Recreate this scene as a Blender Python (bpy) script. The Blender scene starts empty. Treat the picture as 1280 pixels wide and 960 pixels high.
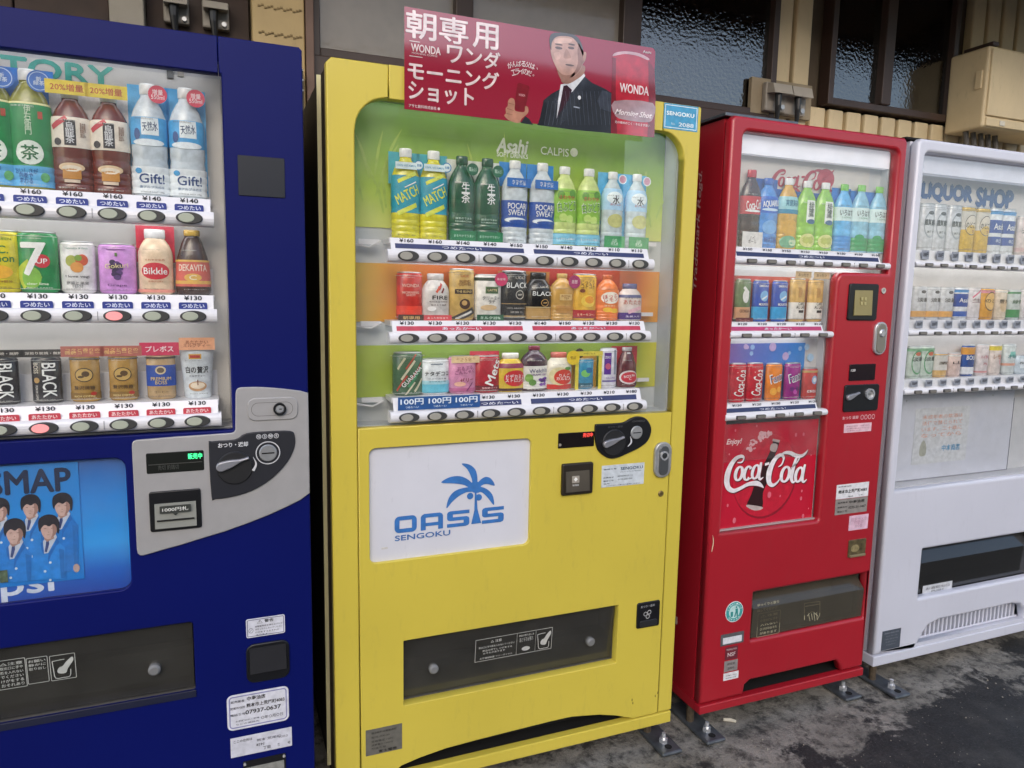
import bpy, bmesh, math, random
from mathutils import Matrix, Vector
random.seed(7)
SC = bpy.context.scene
COL = SC.collection
# ------------------------------------------------------------------ camera
FPX = 896.9                                   # focal length in photo pixels (1280 wide)
RX = Vector((0.92732151, -0.37380508, 0.01856295))      # camera right, in world axes
RY = Vector((-0.03118794, -0.12660534, -0.99146276))    # camera down
RZ = Vector((0.37296399, 0.9188258, -0.12906207))       # camera forward
CAM = Vector((-0.2262, -1.66, 1.3361))
cd = bpy.data.cameras.new('camera'); cam = bpy.data.objects.new('camera', cd); COL.objects.link(cam)
cd.sensor_width = 36; cd.lens = FPX / 1280 * 36; cd.clip_start = 0.02; cd.clip_end = 400
cam.matrix_world = Matrix(((RX.x, -RY.x, -RZ.x, CAM.x), (RX.y, -RY.y, -RZ.y, CAM.y), (RX.z, -RY.z, -RZ.z, CAM.z), (0, 0, 0, 1)))
SC.camera = cam
# ------------------------------------------------------------------ sky, sun, exposure
SUN_EL, SUN_AZ = math.radians(29), math.radians(197)    # azimuth from +Y, clockwise
wd = bpy.data.worlds.new('World'); SC.world = wd; wd.use_nodes = True
nt = wd.node_tree; bg = nt.nodes['Background']
sky = nt.nodes.new('ShaderNodeTexSky'); sky.sky_type = 'NISHITA'; sky.sun_disc = False
sky.sun_elevation = SUN_EL; sky.sun_rotation = SUN_AZ; sky.air_density = 1.0; sky.dust_density = 2.0; sky.ozone_density = 1.0
nt.links.new(sky.outputs[0], bg.inputs[0]); bg.inputs[1].default_value = 0.15
sl = bpy.data.lights.new('sun', 'SUN'); sl.energy = 0.5; sl.angle = math.radians(40); sl.color = (1.0, 0.965, 0.92)
so = bpy.data.objects.new('sun', sl); COL.objects.link(so)
sdir = Vector((math.sin(SUN_AZ) * math.cos(SUN_EL), math.cos(SUN_AZ) * math.cos(SUN_EL), math.sin(SUN_EL)))
so.rotation_euler = sdir.to_track_quat('Z', 'Y').to_euler(); so.location = (0, -4, 6)
SC.view_settings.view_transform = 'Standard'; SC.view_settings.look = 'None'
SC.view_settings.exposure = 0.85; SC.view_settings.gamma = 1.0; SC.view_settings.use_curve_mapping = False
SC.cycles.max_bounces = 10; SC.cycles.transparent_max_bounces = 16

# ------------------------------------------------------------------ pixel -> place
def W(p, y):
    """the point where photo pixel p meets the vertical plane at depth y"""
    d = RX * (p[0] - 640) + RY * (p[1] - 480) + RZ * FPX
    return CAM + d * ((y - CAM.y) / d.y)
def WX(p, x):
    d = RX * (p[0] - 640) + RY * (p[1] - 480) + RZ * FPX
    return CAM + d * ((x - CAM.x) / d.x)
def WG(p, z=0.0):
    d = RX * (p[0] - 640) + RY * (p[1] - 480) + RZ * FPX
    return CAM + d * ((z - CAM.z) / d.z)
def PW(pts, y): return [(q.x, q.z) for q in (W(p, y) for p in pts)]
def ZM(ox, oy, s): return lambda pts: [(ox + x / s, oy + y / s) for x, y in pts]
def rect_px(pts, y):
    """upright rectangle x0,x1,z0,z1 from four photo corners TL TR BR BL"""
    q = PW(pts, y)
    return ((q[0][0] + q[3][0]) / 2, (q[1][0] + q[2][0]) / 2, (q[2][1] + q[3][1]) / 2, (q[0][1] + q[1][1]) / 2)

# ------------------------------------------------------------------ materials
def lin(h):
    if not isinstance(h, str): return tuple(h)
    h = h.lstrip('#'); o = []
    for i in (0, 2, 4):
        v = int(h[i:i + 2], 16) / 255
        o.append(v / 12.92 if v <= .04045 else ((v + .055) / 1.055) ** 2.4)
    return tuple(o)
MATS = {}
def mat(name, col, rough=.5, metal=0.0, var=.06, scale=9.0, bump=0.0, bscale=60.0, coat=0.0, emit=0.0, spec=.5, alpha=1.0, trans=0.0, dirt=0.0):
    if name in MATS: return MATS[name]
    c = lin(col); m = bpy.data.materials.new(name); m.use_nodes = True; t = m.node_tree; N = t.nodes; L = t.links
    b = N['Principled BSDF']; b.inputs['Roughness'].default_value = rough; b.inputs['Metallic'].default_value = metal
    b.inputs['Specular IOR Level'].default_value = spec; b.inputs['Coat Weight'].default_value = coat; b.inputs['Coat Roughness'].default_value = .12
    tc = N.new('ShaderNodeTexCoord'); nz = N.new('ShaderNodeTexNoise'); nz.inputs['Scale'].default_value = scale; nz.inputs['Detail'].default_value = 6
    L.new(tc.outputs['Object'], nz.inputs['Vector'])
    rp = N.new('ShaderNodeValToRGB'); rp.color_ramp.elements[0].position = .3; rp.color_ramp.elements[1].position = .7
    rp.color_ramp.elements[0].color = tuple(x * (1 - var) for x in c) + (1,); rp.color_ramp.elements[1].color = tuple(min(1, x * (1 + var)) for x in c) + (1,)
    L.new(nz.outputs['Fac'], rp.inputs['Fac']); out = rp.outputs['Color']
    if dirt > 0:
        n2 = N.new('ShaderNodeTexNoise'); n2.inputs['Scale'].default_value = 38; n2.inputs['Detail'].default_value = 9; n2.inputs['Roughness'].default_value = .75
        mp = N.new('ShaderNodeMapping'); mp.inputs['Scale'].default_value = (1, 1, .25); L.new(tc.outputs['Object'], mp.inputs['Vector']); L.new(mp.outputs[0], n2.inputs['Vector'])
        r2 = N.new('ShaderNodeValToRGB'); r2.color_ramp.elements[0].position = .56; r2.color_ramp.elements[1].position = .86
        r2.color_ramp.elements[0].color = (0, 0, 0, 1); r2.color_ramp.elements[1].color = (dirt, dirt, dirt, 1); L.new(n2.outputs['Fac'], r2.inputs['Fac'])
        mx = N.new('ShaderNodeMix'); mx.data_type = 'RGBA'; L.new(r2.outputs['Color'], mx.inputs['Factor']); L.new(out, mx.inputs['A']); mx.inputs['B'].default_value = (.10, .085, .065, 1)
        out = mx.outputs['Result']
        mr = N.new('ShaderNodeMapRange'); L.new(n2.outputs['Fac'], mr.inputs['Value']); mr.inputs['From Min'].default_value = .35; mr.inputs['From Max'].default_value = .7
        mr.inputs['To Min'].default_value = max(.05, rough - .03); mr.inputs['To Max'].default_value = rough + .05; L.new(mr.outputs[0], b.inputs['Roughness'])
    L.new(out, b.inputs['Base Color'])
    if bump > 0:
        n3 = N.new('ShaderNodeTexNoise'); n3.inputs['Scale'].default_value = bscale; n3.inputs['Detail'].default_value = 4; L.new(tc.outputs['Object'], n3.inputs['Vector'])
        bp = N.new('ShaderNodeBump'); bp.inputs['Strength'].default_value = bump; bp.inputs['Distance'].default_value = .01; L.new(n3.outputs['Fac'], bp.inputs['Height']); L.new(bp.outputs[0], b.inputs['Normal'])
    if emit: b.inputs['Emission Color'].default_value = c + (1,); b.inputs['Emission Strength'].default_value = emit
    if trans: b.inputs['Transmission Weight'].default_value = trans
    if alpha < 1: b.inputs['Alpha'].default_value = alpha
    MATS[name] = m; return m
def glassmat(name, tint=(.96, .97, .97), rough=.0, ior=1.45, bump=0.0, bscale=90, dust_haze=0.0, even=0.0, dcol=(.6, .58, .55)):
    m = bpy.data.materials.new(name); m.use_nodes = True; t = m.node_tree; N = t.nodes; L = t.links; N.remove(N['Principled BSDF'])
    tr = N.new('ShaderNodeBsdfTransparent'); tr.inputs[0].default_value = tint + (1,)
    gl = N.new('ShaderNodeBsdfGlossy'); gl.inputs['Roughness'].default_value = rough; gl.inputs[0].default_value = (1, 1, 1, 1)
    fr = N.new('ShaderNodeFresnel'); ge = N.new('ShaderNodeNewGeometry')          # a thin sheet mirrors alike from both sides
    io = N.new('ShaderNodeMapRange'); L.new(ge.outputs['Backfacing'], io.inputs[0]); io.inputs[3].default_value = ior; io.inputs[4].default_value = 1 / ior; L.new(io.outputs[0], fr.inputs[0])
    mx = N.new('ShaderNodeMixShader'); L.new(fr.outputs[0], mx.inputs[0]); L.new(tr.outputs[0], mx.inputs[1]); L.new(gl.outputs[0], mx.inputs[2]); last = mx
    tc = N.new('ShaderNodeTexCoord')
    if dust_haze:  # diffuse veil: dust, plus light haze mixed into the colour
        df = N.new('ShaderNodeBsdfDiffuse'); df.inputs[0].default_value = dcol + (1,)
        nz = N.new('ShaderNodeTexNoise'); nz.inputs['Scale'].default_value = 14; nz.inputs['Detail'].default_value = 8; L.new(tc.outputs['Object'], nz.inputs['Vector'])
        r = N.new('ShaderNodeMapRange'); r.inputs['From Min'].default_value = .3; r.inputs['From Max'].default_value = .8; r.inputs['To Min'].default_value = dust_haze * even; r.inputs['To Max'].default_value = dust_haze; L.new(nz.outputs['Fac'], r.inputs['Value'])
        m2 = N.new('ShaderNodeMixShader'); L.new(r.outputs[0], m2.inputs[0]); L.new(mx.outputs[0], m2.inputs[1]); L.new(df.outputs[0], m2.inputs[2]); last = m2
    if bump:
        vo = N.new('ShaderNodeTexNoise'); vo.inputs['Scale'].default_value = bscale; vo.inputs['Detail'].default_value = 2; L.new(tc.outputs['Object'], vo.inputs['Vector'])
        bp = N.new('ShaderNodeBump'); bp.inputs['Strength'].default_value = bump; bp.inputs['Distance'].default_value = .01; L.new(vo.outputs['Fac'], bp.inputs['Height']); L.new(bp.outputs[0], gl.inputs['Normal']); L.new(bp.outputs[0], fr.inputs['Normal'])
    L.new(last.outputs[0], N['Material Output'].inputs[0]); MATS[name] = m; return m
def gradmat(name, stops, axis='Z', lo=0.0, hi=1.0, noise=.08, nscale=6.0, rough=.45, ang=0.0):
    """printed colour gradient (flat artwork) along an object axis from lo to hi"""
    m = bpy.data.materials.new(name); m.use_nodes = True; t = m.node_tree; N = t.nodes; L = t.links; b = N['Principled BSDF']; b.inputs['Roughness'].default_value = rough
    tc = N.new('ShaderNodeTexCoord'); sx = N.new('ShaderNodeSeparateXYZ'); L.new(tc.outputs['Object'], sx.inputs[0])
    nz = N.new('ShaderNodeTexNoise'); nz.inputs['Scale'].default_value = nscale; nz.inputs['Detail'].default_value = 5; L.new(tc.outputs['Object'], nz.inputs['Vector'])
    mr = N.new('ShaderNodeMapRange'); L.new(sx.outputs[axis], mr.inputs['Value']); mr.inputs['From Min'].default_value = lo; mr.inputs['From Max'].default_value = hi
    ma = N.new('ShaderNodeMath'); ma.operation = 'MULTIPLY_ADD'; L.new(nz.outputs['Fac'], ma.inputs[0]); ma.inputs[1].default_value = noise * 2
    sb = N.new('ShaderNodeMath'); sb.operation = 'SUBTRACT'; L.new(mr.outputs[0], sb.inputs[0]); sb.inputs[1].default_value = noise; L.new(sb.outputs[0], ma.inputs[2])
    rp = N.new('ShaderNodeValToRGB'); cr = rp.color_ramp
    while len(cr.elements) < len(stops): cr.elements.new(.5)
    for e, (p, c) in zip(cr.elements, stops): e.position = p; e.color = lin(c) + (1,)
    L.new(ma.outputs[0], rp.inputs[0]); L.new(rp.outputs[0], b.inputs['Base Color']); MATS[name] = m; return m
def ink(h, rough=.45):
    """flat print colour"""
    return mat('print_' + (h if isinstance(h, str) else '%02x%02x%02x' % tuple(int(255 * x) for x in h)).lstrip('#'), h, rough=rough, var=.13, scale=70)

# ------------------------------------------------------------------ objects
def tag(o, label=None, cat=None, group=None, kind=None):
    if label: o['label'] = label
    if cat: o['category'] = cat
    if group: o['group'] = group
    if kind: o['kind'] = kind
    return o
def empty(name, loc, label=None, cat=None, group=None):
    o = bpy.data.objects.new(name, None); o.empty_display_size = .05; COL.objects.link(o); o.location = loc
    return tag(o, label, cat, group)
def origin(parent):
    v = Vector((0, 0, 0))
    while parent is not None: v += parent.location; parent = parent.parent
    return v
def link(name, me, m, parent=None, loc=None, smooth=False):
    o = bpy.data.objects.new(name, me); COL.objects.link(o); o.parent = parent
    if loc is not None: o.location = loc
    if m is not None:
        if len(me.materials) == 0: me.materials.append(m)
    if smooth: me.polygons.foreach_set('use_smooth', [True] * len(me.polygons))
    return o
class MB:
    """collects geometry in world coordinates; build() links it as ONE mesh object"""
    def __init__(s): s.v = []; s.f = []; s.dy = 0.0
    def add(s, vs, fs):
        n = len(s.v); s.v += [tuple(v) for v in vs]; s.f += [tuple(i + n for i in f) for f in fs]; return s
    def box(s, x0, x1, y0, y1, z0, z1, bevel=0.0, seg=2):
        bm = bmesh.new(); bmesh.ops.create_cube(bm, size=1)
        for v in bm.verts: v.co = Vector(((x0 + x1) / 2 + v.co.x * (x1 - x0), (y0 + y1) / 2 + v.co.y * (y1 - y0), (z0 + z1) / 2 + v.co.z * (z1 - z0)))
        if bevel > 0: bmesh.ops.bevel(bm, geom=bm.edges[:], offset=bevel, segments=seg, affect='EDGES', profile=.5)
        bm.verts.index_update(); s.add([v.co for v in bm.verts], [[v.index for v in f.verts] for f in bm.faces]); bm.free(); return s
    def tube(s, pts, r, n=8, cap=True):
        pts = [Vector(p) for p in pts]; rings = []
        rr = r if isinstance(r, (list, tuple)) else [r] * len(pts)
        for i, p in enumerate(pts):
            d = (pts[min(i + 1, len(pts) - 1)] - pts[max(i - 1, 0)]).normalized()
            a = d.orthogonal().normalized() if abs(d.z) > .95 else d.cross(Vector((0, 0, 1))).normalized(); b = d.cross(a)
            rings.append([p + (a * math.cos(2 * math.pi * k / n) + b * math.sin(2 * math.pi * k / n)) * rr[i] for k in range(n)])
        vs = [v for r_ in rings for v in r_]; fs = []
        for i in range(len(pts) - 1):
            for k in range(n): fs.append((i * n + k, i * n + (k + 1) % n, (i + 1) * n + (k + 1) % n, (i + 1) * n + k))
        if cap: fs.append(tuple(range(n))[::-1]); fs.append(tuple((len(pts) - 1) * n + k for k in range(n)))
        return s.add(vs, fs)
    def disc(s, c, r, y0, y1, n=24, rz=None, ry_taper=0.0):
        """round plug facing the street, from y0 (front) to y1"""
        rz = r if rz is None else rz; a = [2 * math.pi * k / n for k in range(n)]
        vs = [(c[0] + (r - ry_taper) * math.cos(t), y0, c[1] + (rz - ry_taper) * math.sin(t)) for t in a] + [(c[0] + r * math.cos(t), y0 + ry_taper, c[1] + rz * math.sin(t)) for t in a] + [(c[0] + r * math.cos(t), y1, c[1] + rz * math.sin(t)) for t in a]
        fs = [tuple(range(n))]
        for j in (0, 1): fs += [(j * n + (k + 1) % n, j * n + k, (j + 1) * n + k, (j + 1) * n + (k + 1) % n) for k in range(n)]
        fs.append(tuple(2 * n + k for k in range(n))[::-1]); return s.add(vs, fs)
    def ring(s, c, r0, r1, y0, y1, n=28, e=1.0):
        a = [2 * math.pi * k / n for k in range(n)]; vs = []
        for r, y in ((r0, y1), (r0, y0), (r1, y0), (r1, y1)): vs += [(c[0] + r * math.cos(t), y, c[1] + r * e * math.sin(t)) for t in a]
        fs = []
        for j in range(3): fs += [(j * n + k, j * n + (k + 1) % n, (j + 1) * n + (k + 1) % n, (j + 1) * n + k) for k in range(n)]
        return s.add(vs, fs)
    def xprism(s, prof, x0, x1):
        """profile of (y,z) points swept along x"""
        n = len(prof); vs = [(x0, y, z) for y, z in prof] + [(x1, y, z) for y, z in prof]
        fs = [(k, (k + 1) % n, n + (k + 1) % n, n + k) for k in range(n)] + [tuple(range(n))[::-1], tuple(range(n, 2 * n))]
        return s.add(vs, fs)
    def poly(s, pts, y):
        """flat print shape, seen from the street side; concave outlines are filled"""
        me = curve_mesh([pts], 0, 0); s.add([(v.co.x, y + s.dy, v.co.y) for v in me.vertices], [tuple(p.vertices) for p in me.polygons]); bpy.data.meshes.remove(me); return s
    def stroke(s, pts, y, sub=6):
        """flat print stroke: (x, z, width) spine, smoothed; every stroke a hair in front of the last"""
        P = smooth_pts(pts, sub, closed=False); s.dy -= 3e-5; vs = []; fs = []
        for i, p in enumerate(P):
            a = P[max(i - 1, 0)]; b = P[min(i + 1, len(P) - 1)]; dx, dz = b[0] - a[0], b[1] - a[1]; l = math.hypot(dx, dz) or 1; nx, nz = -dz / l, dx / l; w = max(p[2], 1e-5) / 2
            vs += [(p[0] + nx * w, y + s.dy, p[1] + nz * w), (p[0] - nx * w, y + s.dy, p[1] - nz * w)]
        for i in range(len(P) - 1): fs.append((2 * i, 2 * i + 1, 2 * i + 3, 2 * i + 2))
        return s.add(vs, fs)
    def text(s, t, cx, cz, w, h, y, bold=0.0, shear=0.0, rot=0.0, spacing=1.0):
        multi = 0.0
        if bold > .028: multi = bold - .006; bold = 0.0     # dense characters: thicken by overlaid copies
        vs, fs, asp = text_geo(t, bold, shear, spacing)
        if multi:
            em = (h or w / asp) * (.9 if any(ord(ch) > 0x2e80 for ch in t) else 1.25); d = multi * em * .8; keep = s.dy
            for k, (ax, az) in enumerate(((1, 0), (-1, 0), (0, 1), (0, -1))):
                s.dy = keep + (k + 1) * 9e-5; s.text(t, cx + ax * d, cz + az * d, w, h, y, bold, shear, rot, spacing)
            s.dy = keep
        if w is None: w = h * asp
        if h is None: h = w / asp
        c, sn = math.cos(rot), math.sin(rot)
        return s.add([(cx + a * w * c - b * h * sn, y + s.dy, cz + a * w * sn + b * h * c) for a, b in vs], fs)
    def textpx(s, t, pl, pr, hpx, y, bold=0.0, shear=0.0, fit=True, spacing=1.0):
        """text between two photo pixels on the plane y (level in the world)"""
        a, b = W(pl, y), W(pr, y); m = ((pl[0] + pr[0]) / 2, (pl[1] + pr[1]) / 2); h = W((m[0], m[1] - hpx / 2), y).z - W((m[0], m[1] + hpx / 2), y).z
        return s.text(t, (a.x + b.x) / 2, (a.z + b.z) / 2, b.x - a.x if fit else None, h, y, bold, shear, 0, spacing)
    def build(s, name, m, parent=None, smooth=False, label=None):
        o = origin(parent); me = bpy.data.meshes.new(name); me.from_pydata([(v[0] - o.x, v[1] - o.y, v[2] - o.z) for v in s.v], [], s.f); me.update()
        ob = link(name, me, m, parent, smooth=smooth)
        if label: ob['label'] = label
        return ob
def smooth_pts(P, sub=5, closed=True):
    n = len(P); out = []; rng = range(n) if closed else range(n - 1)
    for i in rng:
        g = (lambda j: P[j % n]) if closed else (lambda j: P[max(0, min(n - 1, j))])
        a, b, c, d = g(i - 1), g(i), g(i + 1), g(i + 2)
        for k in range(sub):
            t = k / sub; out.append(tuple(.5 * (2 * b[q] + (c[q] - a[q]) * t + (2 * a[q] - 5 * b[q] + 4 * c[q] - d[q]) * t * t + (3 * b[q] - a[q] - 3 * c[q] + d[q]) * t ** 3) for q in range(len(b))))
    if not closed: out.append(tuple(P[-1]))
    return out
def curve_mesh(loops, ext, bev, bseg=1):
    cu = bpy.data.curves.new('t', 'CURVE'); cu.dimensions = '2D'; cu.fill_mode = 'BOTH'; cu.extrude = ext; cu.bevel_depth = bev; cu.bevel_resolution = bseg; cu.offset = -bev
    for lp in loops:
        sp = cu.splines.new('POLY'); sp.points.add(len(lp) - 1); sp.use_cyclic_u = True
        for p, q in zip(sp.points, lp): p.co = (q[0], q[1], 0, 1)
    ob = bpy.data.objects.new('t', cu); me = bpy.data.meshes.new_from_object(ob); bpy.data.objects.remove(ob); bpy.data.curves.remove(cu); return me
_TG = {}
def text_geo(t, bold=0.0, shear=0.0, spacing=1.0):
    """glyph outlines filled, centred, scaled to a unit box; also their aspect"""
    k = (t, bold, shear, spacing)
    if k in _TG: return _TG[k]
    cu = bpy.data.curves.new('t', 'FONT'); cu.body = t; cu.offset = bold; cu.shear = shear; cu.resolution_u = 3; cu.align_x = 'CENTER'; cu.space_character = spacing; cu.space_line = .8
    ob = bpy.data.objects.new('t', cu); me = bpy.data.meshes.new_from_object(ob); v = [(a.co.x, a.co.y) for a in me.vertices]; f = [tuple(p.vertices) for p in me.polygons]
    bpy.data.objects.remove(ob); bpy.data.curves.remove(cu); bpy.data.meshes.remove(me)
    xs = [a for a, b in v] or [0, 1]; ys = [b for a, b in v] or [0, 1]; w = max(xs) - min(xs) or 1; h = max(ys) - min(ys) or 1; mx, my = (max(xs) + min(xs)) / 2, (max(ys) + min(ys)) / 2
    _TG[k] = ([((a - mx) / w, (b - my) / h) for a, b in v], f, w / h); return _TG[k]
def rrect(x0, x1, z0, z1, r=0.0, n=5, corners=(1, 1, 1, 1)):
    """rounded rectangle, corners BL BR TR TL"""
    if r <= 0: return [(x0, z0), (x1, z0), (x1, z1), (x0, z1)]
    out = []
    for (cx, cz, a0), on, q in zip(((x0 + r, z0 + r, 180), (x1 - r, z0 + r, 270), (x1 - r, z1 - r, 0), (x0 + r, z1 - r, 90)), corners, ((x0, z0), (x1, z0), (x1, z1), (x0, z1))):
        if not on: out.append(q); continue
        for k in range(n + 1): t = math.radians(a0 + 90 * k / n); out.append((cx + r * math.cos(t), cz + r * math.sin(t)))
    return out
def ell(cx, cz, rx, rz=None, n=28, rot=0.0):
    rz = rx if rz is None else rz; c, s = math.cos(rot), math.sin(rot)
    return [(cx + rx * math.cos(t) * c - rz * math.sin(t) * s, cz + rx * math.cos(t) * s + rz * math.sin(t) * c) for t in (2 * math.pi * k / n for k in range(n))]
def plate(name, outer, y, t, m, parent, holes=(), bevel=0.0, label=None, bseg=1):
    """flat board facing the street: outline in (x,z), front face at y, thickness t"""
    me = curve_mesh([outer] + list(holes), t / 2 - bevel, bevel, bseg); o = origin(parent)
    for v in me.vertices: v.co = Vector((v.co.x - o.x, y + t / 2 - v.co.z - o.y, v.co.y - o.z))
    me.name = name; me.materials.clear(); me.update(); ob = link(name, me, m, parent)
    if label: ob['label'] = label
    return ob
def art(name, pts, y, m, parent, dy=0): return MB().poly(pts, y).build(name, m, parent)
# ------------------------------------------------------------------ drinks on show
PROF = {
 'pet': [(0, 0), (.86, 0), (.97, .012), (1, .03), (1, .07), (.972, .078), (.972, .088), (1, .096), (1, .135), (.972, .143), (.972, .153), (1, .161), (1, .20), (.972, .208), (.972, .218), (1, .226), (1, .30), (.965, .325), (.965, .345), (1, .37), (1, .66), (.96, .70), (.80, .775), (.56, .845), (.42, .875), (.40, .905)],
 'can': [(0, 0), (.80, 0), (.90, .02), (1, .06), (1, .93), (.93, .965), (.90, .975)],
 'slim': [(0, 0), (.80, 0), (.92, .02), (1, .05), (1, .94), (.93, .97), (.91, .978)],
 'bcan': [(0, 0), (.84, 0), (.95, .02), (1, .05), (1, .60), (.97, .66), (.82, .76), (.60, .84), (.56, .86)],
 'jar': [(0, 0), (.84, 0), (.96, .03), (1, .08), (.94, .45), (.86, .58), (.60, .80), (.44, .88), (.42, .91)],
 'cup': [(0, 0), (.72, 0), (.76, .02), (1, .93), (1.03, .94), (1.03, .975)],
}
CAPZ = {'pet': (.905, .44), 'bcan': (.86, .60), 'jar': (.91, .46)}
def lathe(prof, R, H, n=24, z0=0.0, z1=1.0, off=0.0):
    P = [p for p in prof if z0 - 1e-6 <= p[1] <= z1 + 1e-6]
    if z0 > 0: P = [(rad_at(prof, z0), z0)] + [p for p in P if p[1] > z0 + 1e-4]
    if z1 < 1: P = [p for p in P if p[1] < z1 - 1e-4] + [(rad_at(prof, z1), z1)]
    vs = []; fs = []
    for r, z in P: vs += [((r * R + off) * math.sin(2 * math.pi * k / n), -(r * R + off) * math.cos(2 * math.pi * k / n), z * H) for k in range(n)]
    for i in range(len(P) - 1): fs += [(i * n + k, i * n + (k + 1) % n, (i + 1) * n + (k + 1) % n, (i + 1) * n + k) for k in range(n)]
    fs.append(tuple((len(P) - 1) * n + k for k in range(n)))
    return vs, fs
def rad_at(prof, z):
    for (r0, a), (r1, b) in zip(prof, prof[1:]):
        if a <= z <= b: return r0 if b - a < 1e-6 else r0 + (r1 - r0) * (z - a) / (b - a)
    return prof[-1][0]
BOD = lambda h: mat('drink_' + h.lstrip('#'), h, rough=.22, var=.22, scale=55, coat=.5)
_DK = {}
_SG = {}
def text_cut(t, bold):
    """big glyphs cut into narrow strips so that they bend round a pack"""
    if (t, bold) not in _SG:
        vs, fs, asp = text_geo(t, bold); bm = bmesh.new(); V = [bm.verts.new((a, b, 0)) for a, b in vs]
        for f in fs:
            try: bm.faces.new([V[i] for i in f])
            except ValueError: pass
        for k in range(-6, 7): bmesh.ops.bisect_plane(bm, geom=bm.verts[:] + bm.edges[:] + bm.faces[:], plane_co=(k / 13, 0, 0), plane_no=(1, 0, 0))
        for k in (-.3, -.1, .1, .3): bmesh.ops.bisect_plane(bm, geom=bm.verts[:] + bm.edges[:] + bm.faces[:], plane_co=(0, k, 0), plane_no=(0, 1, 0))
        bm.verts.index_update(); _SG[(t, bold)] = ([(v.co.x, v.co.y) for v in bm.verts], [tuple(v.index for v in f.verts) for f in bm.faces], asp); bm.free()
    return _SG[(t, bold)]
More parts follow.
